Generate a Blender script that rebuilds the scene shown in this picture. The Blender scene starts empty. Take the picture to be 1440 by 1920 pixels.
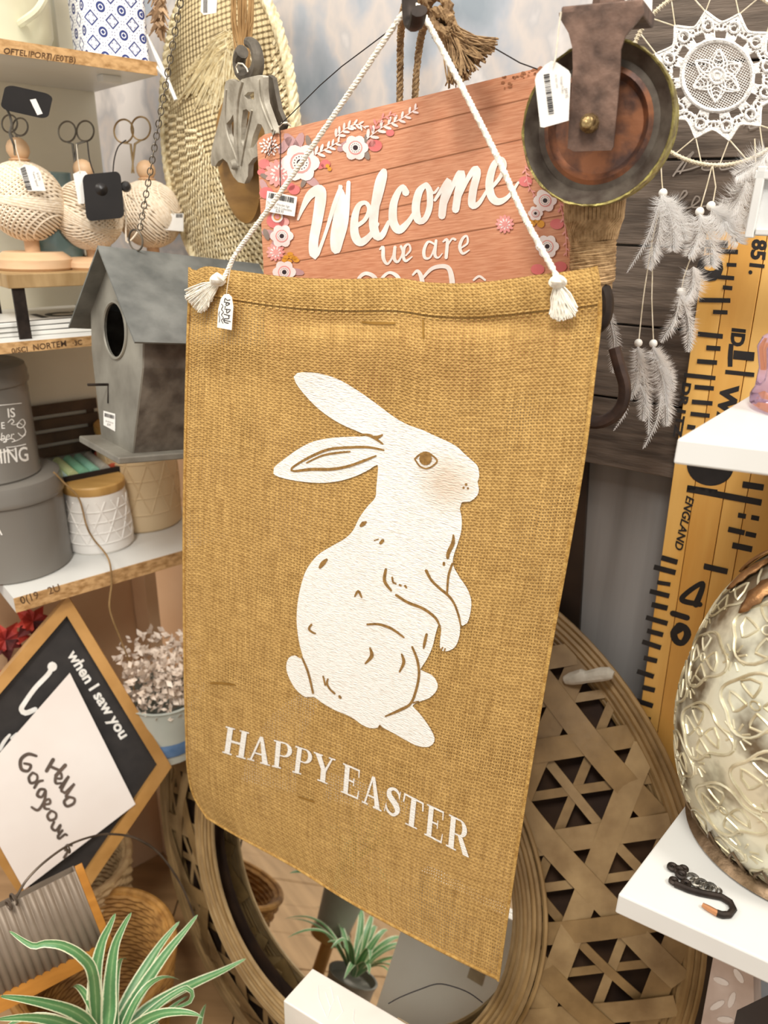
import bpy, bmesh, math, random
from math import sin, cos, pi, radians, sqrt, atan2, hypot
from mathutils import Vector, Matrix, noise
from mathutils.geometry import tessellate_polygon
random.seed(7)
SC = bpy.context.scene
COL = SC.collection
# ------------------------------------------------------------------ camera
FPX = 1387.0
CAM = Vector((0, 0, 1.5))
_up = Vector((80, 3440, 1387)).normalized()
_f = Vector((0, 0, -1)); _f = (_f - _up * _f.dot(_up)).normalized()
_r = _f.cross(_up)
ROT = Matrix((_r, _f, _up))
cd = bpy.data.cameras.new('camera'); cam = bpy.data.objects.new('camera', cd); COL.objects.link(cam)
cd.sensor_fit = 'VERTICAL'; cd.sensor_height = 36.0; cd.lens = FPX / 1920 * 36
cd.clip_start = 0.02
cam.matrix_world = Matrix.Translation(CAM) @ ROT.to_4x4()
cd.dof.use_dof = True; cd.dof.focus_distance = 0.66; cd.dof.aperture_fstop = 6.5
SC.camera = cam
# ------------------------------------------------------------------ world, lights, exposure
w = bpy.data.worlds.new('world'); SC.world = w; w.use_nodes = True
bg = w.node_tree.nodes['Background']; bg.inputs[0].default_value = (1.0, 0.965, 0.92, 1); bg.inputs[1].default_value = 0.72
def area(name, loc, target, size, energy, col, sy=None):
    l = bpy.data.lights.new(name, 'AREA'); l.energy = energy; l.color = col
    l.shape = 'RECTANGLE'; l.size = size; l.size_y = sy or size
    o = bpy.data.objects.new(name, l); COL.objects.link(o); o.location = loc
    o.rotation_euler = (Vector(target) - Vector(loc)).to_track_quat('-Z', 'Y').to_euler()
    return o
area('ceiling_lamp', (-0.25, -0.55, 3.0), (0.0, 0.7, 1.1), 0.5, 36, (1.0, 0.965, 0.9))
area('ceiling_lamp', (0.9, -0.4, 2.9), (0.2, 0.6, 1.1), 0.35, 22, (1.0, 0.96, 0.9))
area('ceiling_lamp', (-1.3, 0.1, 2.6), (-0.3, 1.0, 1.0), 0.5, 14, (1.0, 0.93, 0.82))
SC.view_settings.view_transform = 'Standard'; SC.view_settings.look = 'None'
SC.view_settings.gamma = 1.0; SC.view_settings.use_curve_mapping = False
SC.view_settings.exposure = -0.05
SC.cycles.max_bounces = 8; SC.cycles.transparent_max_bounces = 24

# ------------------------------------------------------------------ rays through measured points
def ray(x, y): return ROT @ Vector(((x - 720) / FPX, (960 - y) / FPX, -1.0))
def at(x, y, d): return CAM + ray(x, y) * d
def hit(x, y, p, n):
    r = ray(x, y); return CAM + r * ((Vector(p) - CAM).dot(n) / r.dot(n))
def hz(x, y, z): return hit(x, y, (0, 0, z), Vector((0, 0, 1)))
def depth(P): return -(ROT.transposed() @ (Vector(P) - CAM)).z
def mpp(P): return depth(P) / FPX          # metres per measured unit at a point
Z = Vector((0, 0, 1))
U = Vector((sin(radians(58)), -cos(radians(58)), 0))     # along the back wall, to the right
N = Vector((-cos(radians(58)), -sin(radians(58)), 0))    # out of the back wall
A = Vector((sin(radians(48.7)), cos(radians(48.7)), 0))  # along the left shelf edge
B = Vector((-A.y, A.x, 0))                               # into the left shelf
P0 = at(1120, 508, 0.512)
def W(off): return P0 - N * off
def plane(p, n):
    p = Vector(p); n = Vector(n).normalized()
    return lambda x, y, lift=0.0: hit(x, y, p + n * lift, n)
def wplane(off): return plane(W(off), N)

# ------------------------------------------------------------------ materials
def lin(h):
    if not isinstance(h, str): return tuple(h)
    h = h.lstrip('#'); c = [int(h[i:i + 2], 16) / 255 for i in (0, 2, 4)]
    return tuple(x / 12.92 if x <= 0.04045 else ((x + 0.055) / 1.055) ** 2.4 for x in c)
MATS = {}
def mat(name, col, col2=None, rough=0.6, metal=0.0, scale=40, stretch=(1, 1, 1), bump=0.0, bscale=None, trans=0.0, ior=1.45,
        emis=None, alpha=1.0, lo=0.35, hi=0.65, sss=0.0, spec=0.5, uv=False, detail=4):
    m = bpy.data.materials.new(name); m.use_nodes = True; nt = m.node_tree; b = nt.nodes['Principled BSDF']
    L = nt.links.new
    c = lin(col); b.inputs['Base Color'].default_value = (*c, 1)
    b.inputs['Roughness'].default_value = rough; b.inputs['Metallic'].default_value = metal
    b.inputs['Transmission Weight'].default_value = trans; b.inputs['IOR'].default_value = ior
    b.inputs['Alpha'].default_value = alpha; b.inputs['Specular IOR Level'].default_value = spec
    if sss: b.inputs['Subsurface Weight'].default_value = sss; b.inputs['Subsurface Radius'].default_value = (.01, .006, .004)
    if emis: b.inputs['Emission Color'].default_value = (*lin(emis), 1); b.inputs['Emission Strength'].default_value = 1
    tc = nt.nodes.new('ShaderNodeTexCoord'); mp = nt.nodes.new('ShaderNodeMapping'); mp.inputs['Scale'].default_value = stretch
    L(tc.outputs['UV' if uv else 'Object'], mp.inputs['Vector'])
    c2 = lin(col2) if col2 else tuple(x * 0.8 for x in c)
    nz = nt.nodes.new('ShaderNodeTexNoise'); nz.inputs['Scale'].default_value = scale; nz.inputs['Detail'].default_value = detail
    L(mp.outputs[0], nz.inputs['Vector'])
    rp = nt.nodes.new('ShaderNodeValToRGB'); rp.color_ramp.elements[0].position = lo; rp.color_ramp.elements[1].position = hi
    rp.color_ramp.elements[0].color = (*c2, 1); rp.color_ramp.elements[1].color = (*c, 1)
    L(nz.outputs['Fac'], rp.inputs[0]); L(rp.outputs[0], b.inputs['Base Color'])
    if bump:
        nb = nt.nodes.new('ShaderNodeTexNoise'); nb.inputs['Scale'].default_value = bscale or scale; nb.inputs['Detail'].default_value = 3
        L(mp.outputs[0], nb.inputs['Vector'])
        bp = nt.nodes.new('ShaderNodeBump'); bp.inputs['Strength'].default_value = bump; bp.inputs['Distance'].default_value = 0.002
        L(nb.outputs['Fac'], bp.inputs['Height']); L(bp.outputs[0], b.inputs['Normal'])
    MATS[name] = m
    return m
def N_(m, t): return m.node_tree.nodes.new(t)
def math_(m, op, a, b=None, c=None):
    n = N_(m, 'ShaderNodeMath'); n.operation = op
    for i, x in enumerate((a, b, c)):
        if x is None: continue
        if isinstance(x, (int, float)): n.inputs[i].default_value = x
        else: m.node_tree.links.new(x, n.inputs[i])
    return n.outputs[0]

# ------------------------------------------------------------------ mesh builder
class MB:
    def __init__(s): s.v = []; s.f = []; s.m = []; s.uv = []; s.has_uv = False
    def add(s, vs, fs, mi=0, uvs=None):
        o = len(s.v); s.v += [Vector(v) for v in vs]
        for k, f in enumerate(fs):
            s.f.append([i + o for i in f]); s.m.append(mi)
            if uvs is not None: s.has_uv = True; s.uv.append([uvs[i] for i in f])
            else: s.uv.append([(0, 0)] * len(f))
        return s
    def box(s, c, ax, ay, az, mi=0):       # centre and three half-axis vectors
        c = Vector(c); vs = [c + ax * i + ay * j + az * k for i in (-1, 1) for j in (-1, 1) for k in (-1, 1)]
        return s.add(vs, [(0, 1, 3, 2), (4, 6, 7, 5), (0, 4, 5, 1), (2, 3, 7, 6), (0, 2, 6, 4), (1, 5, 7, 3)], mi)
    def hexa(s, p, q, mi=0):               # two matching polygons joined into a solid
        n = len(p); vs = list(p) + list(q)
        fs = [list(range(n))[::-1], [n + i for i in range(n)]] + [(i, (i + 1) % n, n + (i + 1) % n, n + i) for i in range(n)]
        return s.add(vs, fs, mi)
    def tube(s, path, r, n=6, closed=False, mi=0, flat=1.0, up=None, caps=True):
        P = [Vector(p) for p in path]; m = len(P)
        if m < 2: return s
        rs = r if isinstance(r, (list, tuple)) else [r] * m
        vs = []; prev = None
        for i in range(m):
            if closed: t = P[(i + 1) % m] - P[i - 1]
            else: t = P[min(i + 1, m - 1)] - P[max(i - 1, 0)]
            if t.length < 1e-9: t = Vector((0, 0, 1))
            t.normalize()
            if up is not None: a = up - t * up.dot(t)
            elif prev is None:
                h = Vector((0, 0, 1)) if abs(t.z) < 0.9 else Vector((1, 0, 0)); a = h - t * h.dot(t)
            else: a = prev - t * prev.dot(t)
            if a.length < 1e-6: a = t.orthogonal()
            a.normalize(); prev = a; b = t.cross(a)
            for k in range(n):
                th = 2 * pi * k / n
                vs.append(P[i] + a * (cos(th) * rs[i] * flat) + b * (sin(th) * rs[i]))
        fs = []
        for i in range(m if closed else m - 1):
            j = (i + 1) % m
            for k in range(n): fs.append((i * n + k, i * n + (k + 1) % n, j * n + (k + 1) % n, j * n + k))
        if not closed and caps: fs.append(list(range(n))[::-1]); fs.append([(m - 1) * n + k for k in range(n)])
        return s.add(vs, fs, mi)
    def lathe(s, base, axis, prof, n=32, mi=0, a0=None):
        base = Vector(base); axis = Vector(axis).normalized(); x = (a0 - axis * a0.dot(axis)).normalized() if a0 else axis.orthogonal().normalized(); y = axis.cross(x)
        vs = []; fs = []
        for (r, h) in prof:
            for k in range(n):
                th = 2 * pi * k / n; vs.append(base + axis * h + (x * cos(th) + y * sin(th)) * max(r, 1e-5))
        for i in range(len(prof) - 1):
            for k in range(n): fs.append((i * n + k, i * n + (k + 1) % n, (i + 1) * n + (k + 1) % n, (i + 1) * n + k))
        return s.add(vs, fs, mi)
    def ball(s, c, r, n=12, mi=0, sq=(1, 1, 1), ax=None):
        c = Vector(c); vs = []; fs = []; m = max(4, n // 2)
        for i in range(m + 1):
            ph = pi * i / m
            for k in range(n):
                th = 2 * pi * k / n
                d = Vector((sin(ph) * cos(th) * sq[0], sin(ph) * sin(th) * sq[1], cos(ph) * sq[2])) * r
                vs.append(c + (ax @ d if ax else d))
        for i in range(m):
            for k in range(n): fs.append((i * n + k, (i + 1) * n + k, (i + 1) * n + (k + 1) % n, i * n + (k + 1) % n))
        return s.add(vs, fs, mi)
    def poly(s, pts3, pts2=None, mi=0, uvs=None):
        p2 = [Vector((p[0], p[1], 0)) for p in (pts2 or pts3)]
        tris = tessellate_polygon([p2]); return s.add(pts3, [list(t) for t in tris], mi, uvs)
    def slab(s, pts2, surf, thick, lift=0.0, mi=0, holes=()):   # outline traced on a plane, given real thickness (towards the viewer)
        loops = [pts2] + [h for h in holes]
        tris = tessellate_polygon([[Vector((p[0], p[1], 0)) for p in l] for l in loops])
        flat = [p for l in loops for p in l]
        fr = [surf(x, y, lift + thick) for x, y in flat]
        d = surf(flat[0][0], flat[0][1], lift) - surf(flat[0][0], flat[0][1], lift + thick)
        nrm = s._nrm(surf, flat[0]); bk = [p - nrm * thick for p in fr]
        n = len(flat); s.add(fr + bk, [list(t) for t in tris] + [[n + i for i in t][::-1] for t in tris], mi)
        o = 0
        for l in loops:
            k = len(l); s.add([fr[o + i] for i in range(k)] + [bk[o + i] for i in range(k)], [(i, (i + 1) % k, k + (i + 1) % k, k + i) for i in range(k)], mi); o += k
        return s
    def _nrm(s, surf, q):
        a = surf(q[0], q[1]); b = surf(q[0] + 1, q[1]); c = surf(q[0], q[1] + 1)
        n = (b - a).cross(c - a).normalized(); return n if n.dot(CAM - a) > 0 else -n
    def stroke(s, pts, surf, lift=0.0006, mi=0, step=4.0, cap=True, smooth=True):    # flat brush stroke: (x, y, width) control points
        q = spline(pts, step) if smooth and len(pts) > 2 else spline_lin(pts, step)
        L = []; R = []; m = len(q)
        for i in range(m):
            a = q[max(i - 1, 0)]; b = q[min(i + 1, m - 1)]; tx, ty = b[0] - a[0], b[1] - a[1]; l = hypot(tx, ty) or 1
            nx, ny = -ty / l, tx / l; h = q[i][2] / 2
            L.append((q[i][0] + nx * h, q[i][1] + ny * h)); R.append((q[i][0] - nx * h, q[i][1] - ny * h))
        vs = [surf(x, y, lift + 1.5e-6 * i) for i, (x, y) in enumerate(L)] + [surf(x, y, lift + 1.5e-6 * i) for i, (x, y) in enumerate(R)]
        s.add(vs, [(i, i + 1, m + i + 1, m + i) for i in range(m - 1)], mi)
        if cap:
            for i in (0, m - 1): s.dot(q[i][0], q[i][1], q[i][2] / 2, surf, lift + 1.5e-6 * i + 3e-6, mi, 8)
        return s
    def dot(s, x, y, r, surf, lift=0.0006, mi=0, n=14, ry=None, rot=0):
        ry = ry or r; pts = []
        for k in range(n):
            a = 2 * pi * k / n; dx, dy = r * cos(a), ry * sin(a)
            pts.append((x + dx * cos(rot) - dy * sin(rot), y + dx * sin(rot) + dy * cos(rot)))
        return s.add([surf(a, b, lift) for a, b in pts], [list(range(n))], mi)
    def flatpoly(s, pts, surf, lift=0.0006, mi=0):
        return s.poly([surf(x, y, lift) for x, y in pts], pts, mi)
def spline(pts, step=4.0, closed=False):
    n = len(pts); out = []; D = len(pts[0])
    rng = range(n) if closed else range(n - 1)
    for i in rng:
        g = (lambda k: pts[k % n]) if closed else (lambda k: pts[min(max(k, 0), n - 1)])
        p0, p1, p2, p3 = g(i - 1), g(i), g(i + 1), g(i + 2)
        l = sqrt(sum((p2[k] - p1[k]) ** 2 for k in range(min(D, 3) if D != 3 or step < 1 else 2))); m = max(1, int(l / step))
        for j in range(m):
            t = j / m
            out.append(tuple(0.5 * (2 * p1[k] + (p2[k] - p0[k]) * t + (2 * p0[k] - 5 * p1[k] + 4 * p2[k] - p3[k]) * t * t + (3 * p1[k] - p0[k] - 3 * p2[k] + p3[k]) * t ** 3) for k in range(D)))
    if not closed: out.append(tuple(pts[-1]))
    return out
def spline_lin(pts, step=8):
    out = []
    for a, b in zip(pts, pts[1:]):
        m = max(1, int(hypot(b[0] - a[0], b[1] - a[1]) / step))
        for j in range(m): out.append(tuple(a[k] + (b[k] - a[k]) * j / m for k in range(len(a))))
    out.append(tuple(pts[-1])); return out
def path3(pts, step=0.004): return [Vector(p) for p in spline([tuple(p) for p in pts], step)]
def crop(x0, y0, s): return lambda pts: [((x0 + p[0] * s, y0 + p[1] * s) + ((p[2] * s,) if len(p) > 2 else ())) for p in pts]

# ------------------------------------------------------------------ objects
WL = {}
def props(o, label=None, cat=None, group=None, kind=None):
    if label: o['label'] = label
    if cat: o['category'] = cat
    if group: o['group'] = group
    if kind: o['kind'] = kind
    return o
def thing(name, label, cat, loc, group=None):
    o = bpy.data.objects.new(name, None); COL.objects.link(o); o.location = loc; o.empty_display_size = 0.01
    WL[o] = Vector(loc); return props(o, label, cat, group)
def obj(name, mb, m, parent=None, smooth=True, bevel=0.0, seg=2, label=None, cat=None, group=None, kind=None, origin=None, angle=35):
    ms = m if isinstance(m, (list, tuple)) else [m]
    if parent is not None: org = WL[parent]
    elif origin is not None: org = Vector(origin)
    else:
        xs = [v.x for v in mb.v]; ys = [v.y for v in mb.v]; org = Vector(((min(xs) + max(xs)) / 2, (min(ys) + max(ys)) / 2, min(v.z for v in mb.v)))
    me = bpy.data.meshes.new(name); me.from_pydata([v - org for v in mb.v], [], mb.f)
    for x in ms: me.materials.append(x)
    me.polygons.foreach_set('material_index', mb.m)
    if mb.has_uv:
        ul = me.uv_layers.new(name='UVMap'); flat = [c for f in mb.uv for p in f for c in p]; ul.data.foreach_set('uv', flat)
    if smooth:
        me.polygons.foreach_set('use_smooth', [True] * len(me.polygons))
        me.set_sharp_from_angle(angle=radians(angle))
    me.update()
    o = bpy.data.objects.new(name, me); COL.objects.link(o)
    if parent is not None: o.parent = parent
    else: o.location = org
    WL[o] = org
    if bevel:
        b = o.modifiers.new('bevel', 'BEVEL'); b.width = bevel; b.segments = seg; b.limit_method = 'ANGLE'; b.angle_limit = radians(40)
    return props(o, label, cat, group, kind)
def clone(o, parent, delta=None, rot=None):
    c = o.copy(); COL.objects.link(c); c.parent = parent; WL[c] = WL[parent] if parent else None
    return c
def text(s, x, y, h, ang, surf, lift=0.0006, bold=0.0, shear=0.0, sx=1.0):
    """Lettering: returns mesh pieces laid on a surface; (x, y) start of baseline, h capital height, ang of the baseline, all as measured."""
    cu = bpy.data.curves.new('t', 'FONT'); cu.body = s; cu.size = 1; cu.offset = bold; cu.shear = shear; cu.resolution_u = 3
    ob = bpy.data.objects.new('t', cu); me = bpy.data.meshes.new_from_object(ob)
    k = h / 0.70; ca, sa = cos(ang), sin(ang)
    vs = []
    for v in me.vertices:
        dx, dy = v.co.x * k * sx, -v.co.y * k
        vs.append(surf(x + dx * ca - dy * sa, y + dx * sa + dy * ca, lift))
    fs = [list(p.vertices) for p in me.polygons]
    bpy.data.meshes.remove(me); bpy.data.objects.remove(ob); bpy.data.curves.remove(cu)
    return vs, fs
def barcode(mb, surf, quad, n=22, lift=0.0005, mi=0):
    """black bars across a quad (four measured corners: top-left, top-right, bottom-right, bottom-left)"""
    a, b, c, d = [Vector(q) for q in quad]; t = 0.0; rr = random.Random(n)
    while t < 1:
        wd = rr.choice((0.012, 0.02, 0.035)); e = min(1, t + wd)
        p = [a.lerp(b, t), a.lerp(b, e), d.lerp(c, e), d.lerp(c, t)]
        mb.add([surf(q.x, q.y, lift) for q in p], [(0, 1, 2, 3)], mi); t = e + rr.choice((0.014, 0.02, 0.03))
# ================================================================== materials shared
M_dark = mat('dark_void', '2a1f17', '1c140e', rough=0.9)
M_iron = mat('black_iron', '3a3029', '231c18', rough=0.55, metal=0.6, scale=60, bump=0.3)
M_white = mat('white_laminate', 'dfdfdb', 'd6d4ce', rough=0.35, scale=6)
M_tag = mat('tag_card', 'f7f4ee', 'efeae2', rough=0.6)
M_ink = mat('black_ink', '1d1a19', '2b2726', rough=0.6)
M_greyink = mat('grey_ink', '8a8683', '9a9693', rough=0.6)
M_print = mat('white_paint', 'f3f0ea', 'e6e1d8', rough=0.6, scale=90)
M_string = mat('white_string', 'e9e1d0', 'd9ceb8', rough=0.8, scale=300)
M_thread = mat('black_thread', '2a2320', rough=0.7)
M_plastic = mat('black_plastic', '1c1917', '262220', rough=0.35, scale=20)
M_jute = mat('jute_fibre', 'b5956b', '8a6c47', rough=0.9, scale=160, stretch=(1, 1, 1), bump=0.6, bscale=400)
M_steel = mat('dull_steel', '8f8a80', '5f5a52', rough=0.4, metal=0.9, scale=50)

# ================================================================== the room
WOFF = 0.34
FLOOR = 0.25
# back wall with its soft painted mural
m = mat('mural_paint', 'd9d2cc', '8f98a0', rough=0.75, scale=7.5, stretch=(1, 1, 0.7), lo=0.34, hi=0.62, detail=5)
nt = m.node_tree; rp = [n for n in nt.nodes if n.type == 'VALTORGB'][0]
for pos, c in ((0.42, 'a9adb4'), (0.48, 'c9bfb8'), (0.52, 'b7b3b2'), (0.57, 'ddd5cf')):
    e = rp.color_ramp.elements.new(pos); e.color = (*lin(c), 1)
M_mural = m
M_plaster = mat('tan_plaster', 'ecc9a2', 'ddb58c', rough=0.85, scale=4)
M_taupe = mat('taupe_wall', '999693', '716d69', rough=0.8, scale=2, stretch=(9, 9, 0.5))
def wall_panel(name, u0, u1, z0, z1, off, m, th=0.02):
    mb = MB(); c = W(off + th / 2); c = c + U * ((u0 + u1) / 2); c.z = (z0 + z1) / 2
    mb.box(c, U * ((u1 - u0) / 2), N * (th / 2), Z * ((z1 - z0) / 2))
    return obj(name, mb, m, kind='structure', smooth=False)
wall_panel('wall_back', -1.3, 1.2, 1.35, 2.6, WOFF, M_mural)
wall_panel('wall_back_lower', -1.3, -0.2, FLOOR, 1.35, WOFF + 0.001, M_plaster)
wall_panel('wall_back_right', -0.2, 1.2, FLOOR, 1.35, WOFF, M_taupe)
mf = mat('floor_boards', 'b28d62', '9a7850', rough=0.5, scale=5, stretch=(1, 9, 1))
mb = MB(); mb.box((0, 0.2, FLOOR - 0.02), Vector((1.9, 0, 0)), Vector((0, 1.7, 0)), Vector((0, 0, 0.02)))
fl = obj('floor', mb, M_dark, kind='structure', smooth=False)
for i in range(25):                                     # floor boards with recessed joints
    x0 = -1.9 + i * 0.152
    mb = MB(); mb.box((x0 + 0.074, 0.2, FLOOR + 0.002 + 0.0006 * (i % 3)), Vector((0.0745, 0, 0)), Vector((0, 1.7, 0)), Vector((0, 0, 0.004)))
    obj('board', mb, mf, fl, smooth=False)

# grey planked board hung on the wall behind the dream catcher
M_plank = mat('grey_plank', '726458', '4f443b', rough=0.8, scale=14, stretch=(1, 1, 9), bump=0.4, bscale=60)
S = wplane(0.318)
tl = thing('plank_sign', 'weathered grey plank sign with chalk handwriting behind the white dream catcher', 'sign', S(1330, 880))
q0 = S(1130, 40); q1 = S(1600, 330)
uu0 = (q0 - W(0.318)).dot(U); uu1 = (q1 - W(0.318)).dot(U)
for k in range(6):
    z1 = 1.72 - k * 0.082
    mb = MB(); c = W(0.318) + U * ((uu0 + uu1) / 2); c.z = z1 - 0.0405
    mb.box(c, U * ((uu1 - uu0) / 2), N * (0.006 + 0.0006 * (k % 3)), Z * 0.0398)
    obj('plank', mb, M_plank, tl, smooth=False, bevel=0.001)
mb = MB(); S2 = wplane(0.309)
for p in ([(1262, 330, 3), (1280, 305, 4), (1300, 285, 4), (1290, 300, 3), (1275, 325, 3)], [(1268, 322, 3), (1290, 318, 3), (1318, 308, 3), (1325, 300, 3), (1316, 316, 3), (1332, 318, 3), (1350, 305, 3), (1352, 318, 3), (1380, 312, 3)],
          [(1255, 385, 3), (1275, 375, 3), (1288, 362, 4), (1282, 358, 3), (1270, 384, 3), (1290, 390, 3), (1312, 375, 3), (1305, 368, 3), (1298, 388, 3), (1330, 385, 3)],
          [(1395, 235, 3), (1405, 222, 3), (1412, 215, 3), (1405, 240, 3), (1425, 235, 3)]):
    mb.stroke(p, S2, 0.0, step=3)
obj('chalk_writing', mb, mat('chalk_grey', 'a59a90', '8c8278', rough=0.9), tl, smooth=False, kind='stuff')

# ================================================================== left shelf unit
M_chip = mat('chipboard', 'cfa673', '9c7444', rough=0.85, scale=90, stretch=(1, 1, 2), lo=0.3, hi=0.6, bump=0.3)
TC = at(295, 142, 0.9)
NA = Vector((A.y, -A.x, 0))
def edge(x, y): return hit(x, y, TC, NA)
LB = (hz(187, 166, TC.z) - TC).dot(B)
LB = max(0.2, min(0.34, LB))
unit = thing('shelf_unit', 'white shelf unit with raw chipboard edges at the left of the picture', 'shelf', (TC.x, TC.y, FLOOR))
zt0, zt1 = TC.z, edge(295, 117).z
zm0, zm1 = edge(156, 650).z, edge(150, 631).z
zl0, zl1 = edge(25, 1150).z, edge(25, 1122).z
a_lo = (edge(25, 1122) - TC).dot(A); a_hi = 0.0
def board(z0, z1, a0, a1, b0=0.0, b1=None):
    b1 = LB if b1 is None else b1
    mb = MB(); c = TC + A * ((a0 + a1) / 2) + B * ((b0 + b1) / 2); c.z = (z0 + z1) / 2
    mb.box(c, A * ((a1 - a0) / 2), B * ((b1 - b0) / 2), Z * ((z1 - z0) / 2))
    return obj('shelf_board', mb, M_white, unit, smooth=False)
def chip(z0, z1, a0, a1):
    mb = MB(); c = TC + A * ((a0 + a1) / 2) - B * 0.0006; c.z = (z0 + z1) / 2
    mb.box(c, A * ((a1 - a0) / 2), B * 0.0006, Z * ((z1 - z0) / 2))
    o = obj('chipboard_edge', mb, M_chip, unit, smooth=False, label='raw brown chipboard edge with black stamped print')
    s = lambda x, y, lift=0: hit(x, y, TC - B * (0.0013 + lift), B)
    return s
for z0, z1, a0, a1 in ((zt0, zt1, a_lo, 0.0), (zm0, zm1, a_lo, 0.0), (zl0, zl1, a_lo, 0.06)):
    board(z0, z1, a0, a1); s = chip(z0, z1, a0, a1)
M_stamp = mat('stamp_ink', '4a3524', '6b4d30', rough=0.9)
mb = MB()
for (t, x, y, h, an) in (('OFTEL', 6, 100, 11, .12), ('IPORT', 52, 106, 11, .12), ('(1/E0TB)', 86, 111, 11, .12), ('0/SCI', 22, 663, 10, -.13), ('NORTEM', 62, 657, 11, -.13), ('\u00b73C', 136, 648, 9, -.13), ('0(19', 40, 1133, 14, -.33), ('2U', 92, 1115, 14, -.33)):
    vs, fs = text(t, x, y, h, an, s, 0.0004, bold=0.01); mb.add(vs, fs)
obj('stamped_print', mb, M_stamp, unit, smooth=False, kind='stuff')
M_back = mat('shelf_back_panel', 'ebe5d2', 'dcd4bd', rough=0.7, scale=5)
mb = MB(); c = TC + A * (-0.15) + B * (LB + 0.008); c.z = (FLOOR + 2.2) / 2
c = TC + A * ((a_lo + 0.0) / 2) + B * (LB + 0.006); c.z = (zl0 + 2.2) / 2
mb = MB(); mb.box(c, A * ((0.0 - a_lo) / 2), B * 0.005, Z * ((2.2 - zl0) / 2))
obj('back_panel', mb, M_back, unit, smooth=False)
mb = MB(); c.z = (FLOOR + zl0) / 2; mb.box(c, A * ((0.0 - a_lo) / 2), B * 0.004, Z * ((zl0 - FLOOR) / 2))
obj('lower_panel', mb, M_plaster, unit, smooth=False)
mb = MB(); c = TC + A * (a_lo - 0.005) + B * (LB / 2 + 0.02); c.z = (zl1 + 2.2) / 2
# far bay: the shelf goes on to the left as a second panel
mb = MB(); c = TC + A * (-0.02) + B * (LB - 0.03); c.z = (FLOOR + zl0) / 2
mb.box(c, A * 0.01, B * 0.03, Z * ((zl0 - FLOOR) / 2))
obj('support_post', mb, M_plaster, unit, smooth=False)
mb = MB(); c = hz(205, 149, zt0 - 0.004)
mb.box(c, A * 0.012, B * 0.009, Z * 0.004); obj('cable_clip', mb, M_white, unit, bevel=0.001)
# ================================================================== burlap banner
def b_off(x, y):
    t = (y - 500) / 1300.0
    o = 0.0012 * sin(x * 0.017 + y * 0.006) + 0.001 * sin(x * 0.041 - y * 0.011) * max(0, 1 - t)
    o += -0.005 * math.exp(-((y - 650) / 60.0) ** 2) * math.exp(-((x - 720) / 260.0) ** 2)       # belly under the hem
    o += 0.004 * math.exp(-((y - 607) / 16.0) ** 2) * (0.55 + 0.45 * sin(x * 0.021 + 1))          # hem seam drawn in
    o += 0.004 * math.exp(-((y - 700) / 45.0) ** 2) * math.exp(-((x - 420) / 90.0) ** 2)
    o += 0.003 * math.exp(-((x + 0.35 * y - 1330) / 40.0) ** 2) * max(0, 1 - abs(y - 660) / 160.0)
    d = max(0.0, ((430 - x) / 100.0) + ((y - 1380) / 170.0) - 0.55)                                # lower left corner curls away
    o += 0.014 * min(d, 1.6) ** 2
    return o
def bsurf(x, y, lift=0.0): return hit(x, y, W(b_off(x, y) - lift), N)
def poly_at(pts, t):
    L = [0]
    for a, b in zip(pts, pts[1:]): L.append(L[-1] + hypot(b[0] - a[0], b[1] - a[1]))
    s = t * L[-1]
    for i in range(len(pts) - 1):
        if s <= L[i + 1] or i == len(pts) - 2:
            k = (s - L[i]) / (L[i + 1] - L[i]); return (pts[i][0] + (pts[i + 1][0] - pts[i][0]) * k, pts[i][1] + (pts[i + 1][1] - pts[i][1]) * k)
B_L = spline([(353, 500), (352, 560), (349, 640), (345, 800), (342, 1000), (343, 1200), (347, 1380), (350, 1440), (360, 1490), (388, 1535)], 8)
B_R = spline([(1119, 499), (1126, 540), (1127, 600), (1116, 700), (1098, 850), (1070, 1020), (1040, 1185), (1015, 1330), (990, 1480), (965, 1640), (947, 1760), (936, 1840)], 8)
B_T = spline([(353, 500), (366, 508), (385, 499), (450, 508), (540, 519), (640, 523), (740, 521), (800, 529), (870, 531), (940, 525), (1010, 515), (1070, 508), (1119, 499)], 8)
B_B = spline([(388, 1535), (450, 1572), (550, 1627), (650, 1690), (750, 1746), (850, 1798), (936, 1840)], 8)
def coons(s, t):
    l, r, tp, bt = poly_at(B_L, t), poly_at(B_R, t), poly_at(B_T, s), poly_at(B_B, s)
    c = (B_T[0], B_T[-1], B_B[0], B_B[-1])
    return tuple((1 - s) * l[k] + s * r[k] + (1 - t) * tp[k] + t * bt[k] - ((1 - s) * (1 - t) * c[0][k] + s * (1 - t) * c[1][k] + (1 - s) * t * c[2][k] + s * t * c[3][k]) for k in (0, 1))
m = bpy.data.materials.new('burlap_weave'); m.use_nodes = True; b = m.node_tree.nodes['Principled BSDF']; L_ = m.node_tree.links.new
b.inputs['Roughness'].default_value = 0.9; b.inputs['Specular IOR Level'].default_value = 0.2
tc = N_(m, 'ShaderNodeTexCoord'); sx = N_(m, 'ShaderNodeSeparateXYZ'); L_(tc.outputs['UV'], sx.inputs[0])
nz = N_(m, 'ShaderNodeTexNoise'); nz.inputs['Scale'].default_value = 22; L_(tc.outputs['UV'], nz.inputs['Vector'])
def wob(ax, k, amt):       # thread coordinate with a little waver
    return math_(m, 'ADD', math_(m, 'MULTIPLY', sx.outputs[ax], k), math_(m, 'MULTIPLY', nz.outputs['Fac'], amt))
u_ = wob(0, 138, 1.6); v_ = wob(1, 236, 1.6)
fu = math_(m, 'ABSOLUTE', math_(m, 'SUBTRACT', math_(m, 'FRACT', u_), 0.5)); fv = math_(m, 'ABSOLUTE', math_(m, 'SUBTRACT', math_(m, 'FRACT', v_), 0.5))
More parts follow.
